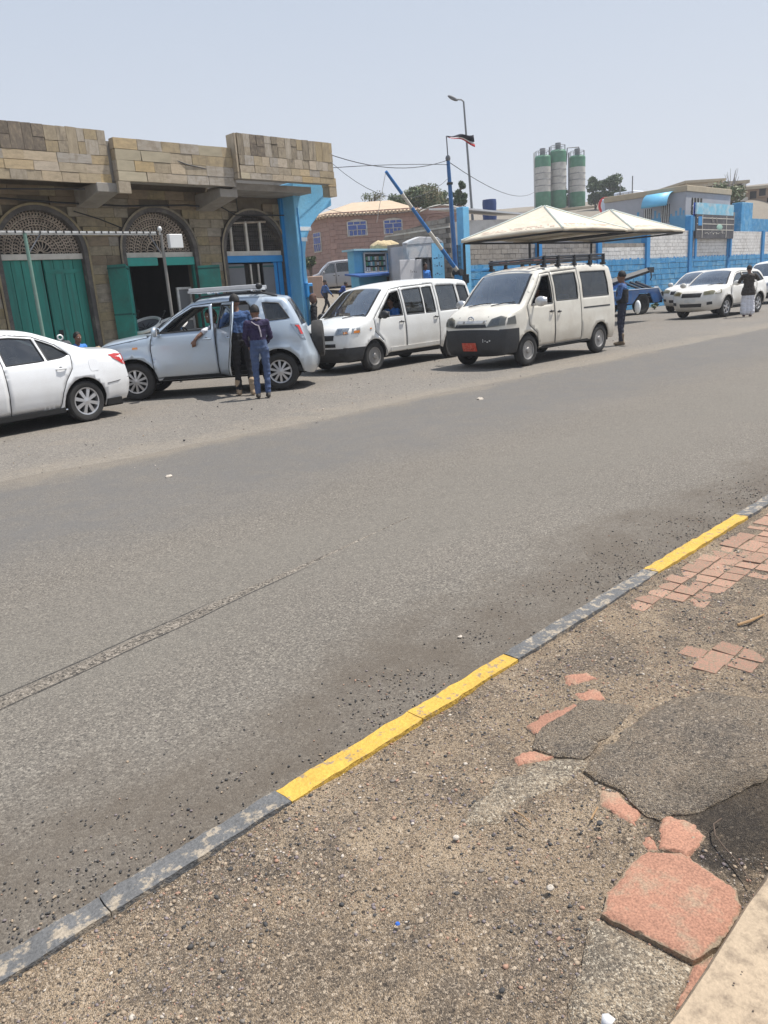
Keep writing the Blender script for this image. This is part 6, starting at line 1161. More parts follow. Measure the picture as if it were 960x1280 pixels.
wire('cable crossing above the pink house to the flag pole', (Bm.lerp(T_, .58), P(400, 258, 56)), .5, .014)
# kiosk
VK = 24.0; kz = .78; kk = thing('kiosk', 'light blue street kiosk with a glazed display and drop shelf', 'kiosk', uv(.4, 0, 0), ROT); M_kb = mat('kiosk_blue', (.13, .43, .62), .55, .12, 2, stain=(.3, .5, .6), stain_amt=.4)
build('cabinet', MB().b2((22.3, VK, kz), (25.3, VK+.5, 2.50)), M_kb, kk, 0, .01); build('upper_cabin', MB().b2((22.2, VK+.12, 2.50), (25.4, VK+.5, 3.46)), M_kb, kk, 0, .01); build('cabin_roof', MB().b2((22.0, VK-.15, 3.46), (25.5, VK+.6, 3.53)), mat('pale_blue_sheet', (.32, .52, .60), .6, .15, 3), kk, 0)
ds = build('display_case', MB().b2((22.75, VK+.06, 2.64), (23.95, VK+.115, 3.36)), M_dark, kk, 0); build('display_frame', MB().b2((22.68, VK+.02, 2.58), (24.02, VK+.06, 2.66)).b2((22.68, VK+.02, 3.34), (24.02, VK+.06, 3.40)).b2((22.68, VK+.02, 2.66), (22.75, VK+.06, 3.34)).b2((23.95, VK+.02, 2.66), (24.02, VK+.06, 3.34)), M_white, ds, 0)
gcol = [mat('goods_'+n_, c_, .6) for n_, c_ in (('white', (.6, .6, .55)), ('green', (.1, .25, .12)), ('tan', (.4, .3, .18)), ('teal', (.1, .3, .3)))]
for r_ in range(3):
    for k in range(9): piece('packet', (22.83+k*.128, VK+.035, 2.74+r_*.21), (.09, .05, .12+.05*random.random()), random.choice(gcol), ds, (0, 0, 0), 'pk')
for z in (2.72, 2.92, 3.12, 3.3): build('board_line', MB().b2((24.15, VK+.108, z-.012), (25.35, VK+.117, z+.012)), mat('kiosk_groove', (.05, .2, .32), .6), kk, 0)
build('drop_shelf', MB().prism([(21.6, VK-.75, 2.40), (25.2, VK-.75, 2.50), (25.2, VK+.1, 2.56), (21.6, VK+.1, 2.52)], (0, 0, .07)), mat('dark_blue_edge', (.03, .09, .28), .5), kk, 0)
for u in (23.7, 24.25, 24.75): build('shelf_post', MB().tube([(u, VK-.7, .7), (u, VK-.7, 2.42)], .03, 6), M_white, kk)
build('door_gap', MB().b2((23.9, VK-.012, .85), (24.2, VK-.003, 2.4)), M_dark, kk, 0); mb = MB(); strokes(mb, (22.5, VK-.012, 1.95), (1, 0, 0), (0, 0, 1), 1.2, .16, 5, 91, -.006); build('stickers', mb, M_white, kk)
mb = MB(); rr = random.Random(4); [mb.ball((24.35+.5*rr.uniform(-1, 1), VK+.4+.2*rr.uniform(-1, 1), 3.62), (.55, .35, .22+.1*rr.random()), 0, 12, 7) for _ in range(5)]; mb.v = [(x+.05*noise.noise(Vector((x*4, y*4, z*4))), y, z+.08*noise.noise(Vector((x*5, y*5, z*5)))) for x, y, z in mb.v]
o = build('tarpaulin', mb, mat('straw_tarpaulin', (.50, .40, .24), .9, .2, 5, bump=.4, bscale=12)); place(o, uv(.4, 0, 0), ROT); tag(o, 'heaped straw coloured tarpaulin on the roof of the blue kiosk', 'tarpaulin')
# unfinished block wall behind the kiosk
A_, B_ = P(484, 292, 37), P(562, 283, 34.5); d_ = B_-A_; L_ = math.hypot(d_[0], d_[1]); uw = thing('block_wall', 'unplastered grey block wall with a sloping pale coping behind the kiosk', 'wall', (A_[0], A_[1], 0), math.atan2(d_[1], d_[0])); zt0, zt1 = A_[2], B_[2]
ci = build('mortar_core', MB().prism([(0, .03, .5), (L_, .03, .5), (L_, .03, zt1+.42), (0, .03, zt0-.1)], (0, .15, 0)), M_joint, uw, 0)
z = 2.2; row = 0
while z < max(zt0, zt1)+.4:
    u = -.2 if row % 2 else 0
    while u < L_:
        zt = zt0-.1+(zt1+.42-zt0+.1)*(u+.2)/L_
        if z+.1 < zt and u+.4 <= L_+.2: piece('concrete_block', (u+.2, .02-random.uniform(0, .015), z+.1), (.385, .1, .185), M_blkg, ci, (0, 0, 0), 'cb', jit=.012)
        u += .4
    z += .2; row += 1
build('coping', MB().prism([(-.1, -.06, zt0-.15), (L_, -.06, zt1-.05), (L_, -.06, zt1+.02), (-.1, -.06, zt0-.08)], (0, .08, 0)), M_white, uw, 0)
# ------------------------------------------------------------------ pink house
M_pink = mat('pink_house_stone', (.40, .255, .21), .9, .12, 3, bump=.25, bscale=20, rand=.10, stain=(.33, .24, .2), stain_amt=.4); M_pinkd = mat('pink_joint', (.24, .155, .13), .95); M_roof = mat('tan_roof', (.50, .385, .27), .85, .1, 2); M_pane = mat('blue_pane', (.025, .07, .30), .15, .25, 3, coat=.6)
ph = thing('pink_house', 'single-storey pink stone house with blue windows and a tan roof', 'house', (*P(413, 300, 58)[:2], 0), R(2)); PX, PY = ph.location.x, ph.location.y; LW = 6.4; zb, ze = 2.4, 7.3
build('wall', MB().b2((0, 0, zb), (LW, .3, ze)).b2((LW, 1.2, zb), (LW+3.6, 1.5, ze-.1)), M_pinkd, ph, 0); ldir = Vector((-.52, .85, 0)); n_ = Vector((-.85, -.52, 0)); build('side_wall', MB().prism([(0, 0, zb), ldir*6+Vector((0, 0, zb)), ldir*6+Vector((0, 0, ze)), (0, 0, ze)], -n_*.3), M_pinkd, ph, 0)
wallp = ph
mb = MB(); row = 0; z = zb
while z < ze-.05:
    for (p0, dv_, Lx, nv) in ((Vector((0, 0, 0)), Vector((1, 0, 0)), LW, Vector((0, -1, 0))), (Vector((LW, 1.2, 0)), Vector((1, 0, 0)), 3.6, Vector((0, -1, 0))), (Vector((0, 0, 0)), ldir, 6, n_)):
        u = 0 if row % 2 else -.3
        while u < Lx:
            a_, b_ = max(u, 0)+.01, min(u+.6, Lx)-.01
            if b_-a_ > .05: q = [p0+dv_*a_+Vector((0, 0, z+.012)), p0+dv_*b_+Vector((0, 0, z+.012)), p0+dv_*b_+Vector((0, 0, z+.29)), p0+dv_*a_+Vector((0, 0, z+.29))]; mb.prism(q, nv*(.03+.015*random.random()))
            u += .6
    z += .3; row += 1
build('stone_course', mb, M_pink, ph, 0)['kind'] = 'stuff'
for k in range(11): piece('quoin', (.12 if k % 2 else .2, -.05, zb+.22+k*.44), (.3 if k % 2 else .46, .09, .40), M_pink, ph, (0, 0, 0), 'qn')
def house_window(par, org, dx, nv, w_, h_, m_, arch=.15, bars=5):
    org, dx, nv = Vector(org), Vector(dx), Vector(nv); U3 = Vector((0, 0, 1)); pts = [org, org+dx*w_, org+dx*w_+U3*h_] + [org+dx*w_*(1-t)+U3*(h_+arch*math.sin(math.pi*t)) for t in (.2, .4, .6, .8)] + [org+U3*h_]
    f_ = build('window', MB().prism([p+nv*.05 for p in pts], nv*.04), M_white, par, 0); ins = lambda a0, a1, b0, b1, d0, d1, m, nm: build(nm, MB().prism([org+dx*a0*w_+U3*b0*h_+nv*d0, org+dx*a1*w_+U3*b0*h_+nv*d0, org+dx*a1*w_+U3*b1*h_+nv*d0, org+dx*a0*w_+U3*b1*h_+nv*d0], nv*(d1-d0)), m, f_, 0)
    for (a0, a1) in ((.06, .32), (.36, .64), (.68, .94)): ins(a0, a1, .80, .98, .085, .10, m_, 'pane')
    for (a0, a1) in ((.06, .48), (.52, .94)): ins(a0, a1, .06, .75, .085, .10, m_, 'pane')
    for k in range(bars): x = .1+.8*k/(bars-1); build('bar', MB().tube([org+dx*x*w_+nv*.14+U3*.02, org+dx*x*w_+nv*.14+U3*.42*h_], .018, 4), M_white, f_)
    build('bar', MB().tube([org+dx*.02*w_+nv*.14+U3*.42*h_, org+dx*.98*w_+nv*.14+U3*.42*h_], .02, 4), M_white, f_)
    return f_
wx_ = lambda px, py: (P(px, py, 58)[0]-PX, P(px, py, 58)[2])
for (a_, b_, c_, d_) in ((434.5, 458.5, 296, 276), (480, 503, 293, 274)):
    x0, z0 = wx_(a_, c_); x1, z1 = wx_(b_, d_); house_window(ph, (x0, 0, z0), (1, 0, 0), (0, -1, 0), x1-x0, z1-z0, M_pane)
house_window(ph, ldir*2.3+Vector((0, 0, 5.0)), -ldir, n_, 1.1, 1.35, M_pane, .02, 4)
roof = build('roof', MB().add([(-.3, -.35, ze), (LW+.2, -.35, ze), (LW+.2, 5, ze), tuple(ldir*6.4+Vector((-.3, 0, ze))), (1.8, 3.0, ze+1.1), (4.6, 3.0, ze+1.1)], [(0, 1, 5, 4), (1, 2, 5), (3, 0, 4), (2, 3, 4, 5), (3, 2, 1, 0)]), M_roof, ph, 0)
for k in range(26): build('eave_tile', MB().tube([(-.2+k*.26, -.40, ze-.04), (-.2+k*.26, .2, ze+.02)], .11, 7), M_roof, roof) if k < 26 else None
for k in range(14): q = ldir*(k*.42+.2); build('eave_tile', MB().tube([q+n_*.4+Vector((0, 0, ze-.04)), q-n_*.2+Vector((0, 0, ze+.02))], .13, 7), M_roof, roof)
mb = MB(); ar = [(LW+.1+3.5*t, 1.1, ze-.15+.75*math.sin(math.pi*(.15+.75*t))-.3) for t in np.linspace(0, 1, 12)]; mb.prism([(LW+.1, 1.1, ze-.2)]+ar+[(LW+3.6, 1.1, ze-.2)], (0, .4, 0)); build('arched_gable', mb, M_pink, ph, 0); build('gable_edge', MB().tube([(x, 1.05, z+.03) for x, y, z in ar], .06, 5), M_white, ph)
mb = MB(); mb.tube([(LW+1.3+.75*math.cos(t), 1.15, 6.55+.45*math.sin(t)) for t in np.linspace(0, math.pi, 12)], .07, 5); build('arch_moulding', mb, M_pink, ph)
# low pink stub wall and weeds by the house, motorcycle behind the blue pillar
q = P(392, 352, 47); zt = tz_xy(q[0], q[1]); o = build('stub_wall', MB().b2((-.75, 0, 0), (.55, .5, 1.25)), mat('pink_plaster', (.42, .29, .22), .9, .12, 3, bump=.2, bscale=15)); place(o, (q[0], q[1], zt-.05), R(6)); o.modifiers.new('bevel', 'BEVEL').width = .03; tag(o, 'low pinkish stub wall left of the grey van', 'wall')
q = P(386.5, 358, 43); mo = thing('motorcycle', 'parked motorcycle half hidden behind the blue pillar', 'motorcycle', (q[0]-.55, q[1], tz_xy(q[0], q[1])), R(8))
for x in (.62, -.62):
    t_ = build('wheel', MB().lathe([(.21, -.04), (.26, -.05), (.30, -.02), (.30, .02), (.26, .05), (.21, .04)], (x, 0, .30), (0, 1, 0), 24, close=True), M_tyre, mo); build('rim', MB().lathe([(.2, -.01), (.21, .01), (.2, .02)], (x, 0, .3), (0, 1, 0), 24, close=True).lathe([(0, .02), (.04, .02), (.04, -.02), (0, -.02)], (x, 0, .3), (0, 1, 0), 10), M_rim, t_)
build('fork', MB().tube([(.62, .07, .3), (.42, .07, .85)], .02, 6).tube([(.62, -.07, .3), (.42, -.07, .85)], .02, 6), M_chrome, mo); build('frame', MB().tube([(.42, 0, .82), (.1, 0, .45), (-.3, 0, .42), (-.62, 0, .3)], .03, 6).ball((.05, 0, .45), (.2, .13, .16)), M_trim, mo); build('tank', MB().ball((.15, 0, .78), (.26, .13, .13)), M_redl, mo); build('seat', MB().ball((-.3, 0, .78), (.38, .13, .07)), M_trim, mo); build('handlebar', MB().tube([(.36, .34, .98), (.42, .1, .95), (.42, -.1, .95), (.36, -.34, .98)], .015, 6), M_chrome, mo); build('headlight', MB().ball((.52, 0, .86), (.08, .09, .09)), M_chrome, mo)
# ------------------------------------------------------------------ tents
M_tent = mat('dusty_white_canvas', (.64, .575, .46), .9, .06, 1.5, bump=.15, bscale=6, stain=(.50, .42, .33), stain_scale=1.0, stain_amt=.5); M_tentr = mat('faded_red_print', (.60, .42, .34), .9, .1, 4, stain=(.66, .62, .53), stain_scale=4, stain_amt=.95); M_ridge = mat('pale_blue_seam_tape', (.58, .63, .58), .9, .1, 3)
def tent(px_, py_, Y, s, label, eave=3.28):
    q = P(px_, py_, Y); t_ = thing('canopy_tent', label, 'tent', (q[0], q[1], 0), ROT, 'square canopy tents', 1.); zp = q[2]; h = s/2; n = 12; vs = []; fs = []
    for e in range(4):
        A = [(-h, -h), (h, -h), (h, h), (-h, h)][e]; B = [(h, -h), (h, h), (-h, h), (-h, -h)][e]; base = len(vs)
        for i in range(n+1):
            t = i/n
            for j in range(n+1):
                k = j/n; x, y = (A[0]+(B[0]-A[0])*k)*t, (A[1]+(B[1]-A[1])*k)*t; z = zp+(eave-zp)*(t**.95) - .06*math.sin(math.pi*k)*t*(1-t)*4*.5 + .05*math.sin(math.pi*k)*t*t
                vs.append((x, y, z))
        fs += [(base+i*(n+1)+j, base+(i+1)*(n+1)+j, base+(i+1)*(n+1)+j+1, base+i*(n+1)+j+1) for i in range(n) for j in range(n)]
    c_ = mesh_obj('canopy', vs, fs, [M_tent, M_tentr], [1 if (k//n) % n == n-3 and False else 0 for k in range(len(fs))], t_, 30, weld=True); c_.modifiers.new('t', 'SOLIDIFY').thickness = .01
    for e in range(4):
        A = [(-h, -h), (h, -h), (h, h), (-h, h)][e]; B = [(h, -h), (h, h), (-h, h), (-h, -h)][e]; pts = [(A[0]*k, A[1]*k, zp+(eave-zp)*(k**.95)+.012) for k in np.linspace(.02, 1, 10)]; build('ridge_tape', MB().tube(pts, .028, 4), M_ridge, t_)
        vs2 = []
        for k in np.linspace(0, 1, 17): x, y = A[0]+(B[0]-A[0])*k, A[1]+(B[1]-A[1])*k; z = eave+.05*math.sin(math.pi*k); vs2 += [(x*1.003, y*1.003, z+.004), (x*1.004, y*1.004, z-.08-.01*math.sin(k*25))]
        v_ = mesh_obj('valance', vs2, [(2*i, 2*i+1, 2*i+3, 2*i+2) for i in range(16)], M_tent, None, t_, 60); v_.modifiers.new('t', 'SOLIDIFY').thickness = .008
        build('edge_beam', MB().tube([(A[0]*.97, A[1]*.97, eave-.10), (B[0]*.97, B[1]*.97, eave-.10)], .032, 4), M_trim, t_); build('post', MB().tube([(A[0]*.97, A[1]*.97, 0), (A[0]*.97, A[1]*.97, eave-.1)], .05, 6), M_trim, t_) if e >= 2 else None
        ps_ = MB()
        for row_, (f0, f1) in enumerate(((.80, .83), (.87, .905))):
            zz = lambda f, k: zp+(eave-zp)*(f**.95) - .06*math.sin(math.pi*k)*f*(1-f)*2 + .05*math.sin(math.pi*k)*f*f+.014
            for k in range(34):
                if random.random() < .35: continue
                k0, k1 = .06+k*.026, .06+k*.026+.02; ps_.add([((A[0]+(B[0]-A[0])*kk_)*f, (A[1]+(B[1]-A[1])*kk_)*f, zz(f, kk_)) for f, kk_ in ((f0, k0), (f0, k1), (f1, k1), (f1, k0))], [(0, 1, 2, 3)])
        build('faded_print', ps_, M_tentr, t_, 0)['kind'] = 'stuff'
    return t_
tent(680, 257, 28.0, 4.05, 'left canopy tent with a peaked dusty white roof near the barrier'); tent(763, 262, 31.2, 4.05, 'right canopy tent with a peaked white roof before the blue wall')
# shed roof right of the gate pillar
A_ = P(577, 262, 40); sh = thing('lean_to', 'white sheet roofed shed behind the gate pillar', 'shed', (A_[0], A_[1], 0), R(25)); build('shed_wall', MB().b2((0, 0, 1), (3.0, 2, A_[2]-.5)), M_blk, sh, 0); build('sheet_roof', MB().prism([(-.3, -.3, A_[2]), (3.6, -.3, A_[2]-.35), (3.6, -.3, A_[2]-.27), (-.3, -.3, A_[2]+.08)], (0, 3, .3)), mat('white_sheet', (.72, .72, .72), .5, .05, 3), sh, 0)
q = P(612, 264, 46); o = build('water_drum', MB().lathe([(.0, 0), (.38, 0), (.40, .3), (.38, .6), (.40, .9), (.38, 1.1), (0, 1.12)], (0, 0, 0), (0, 0, 1), 16), mat('dark_blue_drum', (.03, .06, .18), .5, .15)); place(o, (q[0], q[1], q[2]-.5)); tag(o, 'dark blue drum on a roof between the gate pillar and the tents', 'drum')
o = build('flat_roof_store', MB().b2((-3.5, 0, 0), (3, 3, q[2]-.5)), mat('brown_store_wall', (.30, .24, .18), .9, .15, 2)); place(o, (q[0], q[1], 0), R(25)); tag(o, 'brown flat roofed store below the blue drum', 'building')
# ------------------------------------------------------------------ house beyond the wall
M_hw = mat('grey_blue_plaster', (.42, .43, .46), .9, .08, 1.5, bump=.1, bscale=20, stain=(.33, .34, .36), stain_amt=.4); M_hb = mat('blue_lower_plaster', (.13, .36, .58), .9, .12, 2, stain=(.3, .45, .58), stain_amt=.5); M_tanp = mat('tan_parapet', (.45, .38, .27), .9, .12, 3)
hs = thing('house', 'grey house with blue painted lower walls and a curved blue window awning', 'house', (0, 0, 0), ROT); HU, HV = 51.0, 23.2
v1, zt = onU(760, 250, HU); zt = 6.70; v1 = 28.9; v2 = 42
build('wall', MB().b2((HU, HV, 1.5), (HU+7, v1, zt)), M_hw, hs, 0); pr = build('parapet', MB().b2((HU-.08, HV-.08, zt), (HU+7, v1+.05, zt+.36)), M_tanp, hs, 0, .02)
zl = 5.3; mb = MB(); mb.b2((HU-.012, HV-.012, 1.5), (HU-.003, v1, zl)); mb.b2((HU-.012, HV-.012, 1.5), (HU+7, HV-.003, zl)); v_ = HV+.05
while v_ < v1-.2: h = random.uniform(.05, .55); mb.b2((HU-.012, v_, zl+.001), (HU-.003, v_+.14, zl+h)); v_ += random.uniform(.2, .4)
build('blue_lower_wall', mb, M_hb, hs, 0); build('annex', MB().b2((HU+.6, v1, 1.5), (HU+6, v2, 5.95)), M_hw, hs, 0)
for k, vv in enumerate(np.linspace(v1+3.5, v2-.6, 7)): build('vent_hole', MB().b2((HU+.585, vv, 5.3), (HU+.61, vv+.28, 5.5)), M_dark, hs, 0)
mb = MB()
for (vv0, vv1, z0, z1) in ((v1+.3, v1+5.0, 5.6, 5.72), (v1+2.6, v1+4.6, 5.4, 5.5)): mb.b2((HU+.583, vv0, z0), (HU+.592, vv1, z1))
build('blue_paint_streak', mb, M_hb, hs, 0)
for (a_, b_, c_, d_, nm) in ((805, 814, 262, 281, 1), (827, 836.5, 256, 278, 1), (786, 793, 264, 272, 0)):
    va, z0 = onU(b_, d_, HU if nm else HU+.6); vb, z1 = onU(a_, c_, HU if nm else HU+.6); x = HU-.03 if nm else HU+.57; w_ = build('window', MB().b2((x, va, z0), (x+.04, vb, z1)), M_dark, hs, 0); build('window_frame', MB().b2((x-.03, va-.07, z1), (x+.03, vb+.07, z1+.08)).b2((x-.03, va-.07, z0-.1), (x+.03, vb+.07, z0)), M_hw, w_, 0)
    if nm: [build('window_bar', MB().b2((x-.03, va+(vb-va)*t-.03, z0), (x-.002, va+(vb-va)*t+.03, z1)), M_steelw, w_, 0) for t in (.12, .38, .62, .88)]
va, z0 = onU(840, 259, HU); vb, z1 = onU(812, 262, HU); mb = MB(); pts = [(HU-.02, 0, z0+.95)] + [(HU-.05-.95*math.sin(t), 0, z0+.02+.93*math.cos(t)) for t in np.linspace(.15, 1.5, 8)]
vs = [(x, vv, z) for x, _, z in pts for vv in (va-.1, vb+.1)]; aw_ = mesh_obj('window_awning', vs, [(2*i, 2*i+1, 2*i+3, 2*i+2) for i in range(len(pts)-1)], mat('awning_blue', (.16, .50, .74), .5, .06, 2), None, hs, 40); aw_.modifiers.new('t', 'SOLIDIFY').thickness = .04
va, z0 = onV(869, 268, HV)[0], onV(869, 268, HV)[1]; w_ = build('window', MB().b2((va-.6, HV-.04, z0), (va+.9, HV, z0+1.0)), M_dark, hs, 0); [build('window_bar', MB().b2((va+x-.04, HV-.07, z0), (va+x+.04, HV-.04, z0+1.0)), M_steelw, w_, 0) for x in (-.45, 0, .45)]; build('window_bar', MB().b2((va-.6, HV-.08, z0+.46), (va+.9, HV-.07, z0+.54)), M_steelw, w_, 0)
mb = MB(); mb.tube([uv(0, 0, 0), uv(0, 0, .01)], .01, 4)
for k, (px_, s_) in enumerate(((771, 1.2), (786, 1.5))):
    vv, z_ = onU(px_, 251, HU+2.5); tk = thing('water_tank', ('lower left', 'taller right')[k]+' pale blue water tank on the annex roof', 'tank', uv(HU+2.5, vv, 5.95), ROT); build('tank', MB().box((0, 0, s_/2), (1.6, 1.5, s_)), mat('pale_blue_tank', (.55, .60, .68), .6, .06, 3), tk, 0, .06); [build('tank_rib', MB().box((-.81, y, s_/2), (.03, .06, s_*.9)), M_hw, tk, 0) for y in (-.4, 0, .4)]; build('tank_pipe', MB().tube([(-.85, -.7, 0), (-.85, -.7, s_+.9)], .04, 5), M_grey, tk)
q = P(757, 257, 62); rc = thing('crescent_sign', 'red sign with a white crescent standing above the right tent', 'sign', (q[0], q[1], q[2]), R(12)); mb = MB(); mb.lathe([(0, 0), (.62, 0), (.62, .08), (0, .08)], (0, 0, 0), (0, -1, 0), 24); build('disc', mb, mat('sign_red', (.52, .03, .03), .5), rc)
mb = MB(); pts = [(.46*math.cos(t), -.085, .46*math.sin(t)) for t in np.linspace(.7, 5.6, 20)] + [(.12+.34*math.cos(t), -.085, .34*math.sin(t)) for t in np.linspace(5.3, 1.0, 16)]; mb.prism(pts, (0, -.02, 0)); build('crescent', mb, M_white, rc); build('sign_post', MB().tube([(0, 0, -.6), (0, 0, -3.5)], .05, 6), M_grey, rc)
# ------------------------------------------------------------------ silos, far buildings, lamp post
M_sg = mat('silo_green', (.045, .19, .105), .6, .2, 1.5, stain=(.12, .2, .14), stain_amt=.5); M_sw = mat('silo_white', (.50, .48, .44), .6, .12, 1.2, stain=(.25, .24, .22), stain_scale=.8, stain_amt=.6)
for i, (px_, top_, rpx, lb) in enumerate(((679, 197, 9.2, 'leftmost green and white cement silo with a ladder'), (698, 190, 9.2, 'tallest middle green and white cement silo'), (721.5, 197, 9.2, 'rightmost green and white cement silo standing apart'))):
    Y = 130+i; b_ = P(px_, 258, Y); t_ = P(px_, top_, Y); rad = rpx/FOC*Y; H_ = t_[2]-b_[2]; s_ = thing('cement_silo', lb, 'silo', (b_[0], b_[1], b_[2]), 0, 'cement silos'); z1, z2 = H_*.29, H_*.80
    build('lower_shell', MB().lathe([(.3, -1.6), (rad, 0), (rad, z1)], n=28), M_sg, s_); build('middle_shell', MB().lathe([(rad*.995, z1+.002), (rad*.995, z2-.002)], n=28), M_sw, s_); build('upper_shell', MB().lathe([(rad, z2), (rad, H_), (rad*.85, H_+.25), (0, H_+.35)], n=28), M_sg, s_)
    for k in (.25, .5, .75): build('shell_band', MB().lathe([(rad, z1+(z2-z1)*k-.05), (rad+.05, z1+(z2-z1)*k), (rad, z1+(z2-z1)*k+.05)], n=28), M_grey, s_)
    build('top_filter', MB().lathe([(.45, H_+.2), (.45, H_+1.3), (0, H_+1.35)], n=12), M_grey, s_); mb = MB(); [mb.tube([(rad*.9*math.cos(a), rad*.9*math.sin(a), H_), (rad*.9*math.cos(a), rad*.9*math.sin(a), H_+.9)], .04, 4) for a in np.linspace(0, 6.28, 9)]; mb.tube([(rad*.9*math.cos(a), rad*.9*math.sin(a), H_+.9) for a in np.linspace(0, 6.28, 17)], .04, 4); build('railing', mb, M_grey, s_)
    build('ladder', MB().tube([(-rad-.1, -.3, -4), (-rad-.1, -.3, H_+.8)], .06, 4).tube([(-rad-.1, .2, -4), (-rad-.1, .2, H_+.8)], .06, 4), M_steelw if i == 0 else M_grey, s_); [build('silo_leg', MB().tube([(rad*.8*math.cos(a), rad*.8*math.sin(a), .3), (rad*.85*math.cos(a), rad*.85*math.sin(a), -4)], .12, 6), M_grey, s_) for a in (.8, 2.4, 3.9, 5.5)]
    if i == 1: build('filling_pipe', MB().tube([(rad, 0, H_-2), (rad+.2, 0, H_+.5), (rad+2.0, 0, H_+.5), (rad+2.1, 0, H_-1)], .1, 6), M_grey, s_)
def far_block(name, label, px0, px1, pt, pb, Y, m, depth, wins=(), rz=0, par=.3):
    a_, b_ = P(px0, pt, Y), P(px1, pt, Y); w_ = b_[0]-a_[0]; zt = a_[2]; t_ = thing(name, label, 'building', (a_[0], a_[1], 0), rz); z0 = P(px0, pb, Y)[2]
    build('wall', MB().b2((0, 0, z0-4), (w_, depth, zt-par)), m, t_, 0); build('roof', MB().b2((-.25, -.3, zt-par), (w_+.25, depth+.2, zt)), M_tanp, t_, 0)
    for (x, z, ww, hh) in wins:
        q = build('window', MB().b2((x*w_, -.03, z0+z*(zt-z0)), (x*w_+ww, .02, z0+z*(zt-z0)+hh)), M_dark, t_, 0); build('window_sill', MB().b2((x*w_-.1, -.12, z0+z*(zt-z0)-.12), (x*w_+ww+.1, .02, z0+z*(zt-z0))), m, q, 0)
    return t_, w_, z0, zt
M_brn = mat('brown_far_wall', (.36, .255, .175), .9, .12, 1.2, stain=(.28, .2, .14), stain_amt=.4); M_dk = mat('dusky_far_wall', (.16, .13, .105), .9, .15, 1.2)
t_, w_, z0, zt = far_block('building', 'brown building with small dark windows at the right edge of the skyline', 931, 985, 234, 262, 92, M_brn, 8, ((.12, .45, .7, .8), (.32, .55, .7, .8), (.5, .2, .8, .6), (.75, .5, .8, .8)), R(-8))
t_, w_, z0, zt = far_block('building', 'dusky building with a deep balcony behind the tangle of bush', 887, 931, 229, 262, 88, M_dk, 7, (), R(-6)); 
for x in (.1, .9): build('white_column', MB().b2((x*w_-.18, -.5, z0+.9), (x*w_+.18, -.25, zt-.35)), M_white, t_, 0)
build('balcony_slab', MB().b2((.05*w_, -.7, z0+.55), (w_, .0, z0+.9)), M_white, t_, 0); build('balcony_rail', MB().b2((.1*w_, -.62, z0+1.5), (.9*w_, -.56, z0+1.58)), M_grey, t_, 0); build('recess', MB().b2((.12*w_, -.02, z0+.9), (.88*w_, .02, zt-.6)), M_dark, t_, 0); build('air_conditioner', MB().b2((-.0, -.5, z0+1.6), (.5, -.05, z0+2.0)), M_white, t_, 0)
far_block('building', 'low sandy building on the skyline left of the dusky one', 858, 905, 226, 250, 100, M_tanp, 8, ((.2, .3, .6, .7), (.6, .3, .6, .7)), R(4))
far_block('building', 'low pale hillside building below the silos', 664, 742, 263, 275, 118, M_blk, 6, ((.15, .3, .7, .6), (.45, .3, .7, .6), (.75, .3, .7, .6)), 0)
lp0, lp1 = P(590, 262, 45), P(579.5, 127, 45); lb_ = lp0+(lp0-lp1)*.45; lp = thing('street_lamp', 'tall grey street lamp leaning slightly behind the flag', 'street lamp', tuple(lb_)); Lb = Vector(lb_); T2 = Vector(lp1)-Lb
build('pole', MB().tube([(0, 0, -.5), T2*.5, T2], [.085, .065, .045], 8), mat('lamp_grey', (.16, .17, .18), .5, .1), lp); ar = T2+Vector((-.45, 0, .14)); build('arm', MB().tube([T2, T2+Vector((-.12, 0, .1)), ar], .04, 6), MATS['lamp_grey'], lp); build('lamp_head', MB().ball(ar+Vector((-.12, 0, .06)), (.30, .13, .09), 0, 12, 8, Matrix.Rotation(R(28), 3, 'Y')), M_grey, lp)
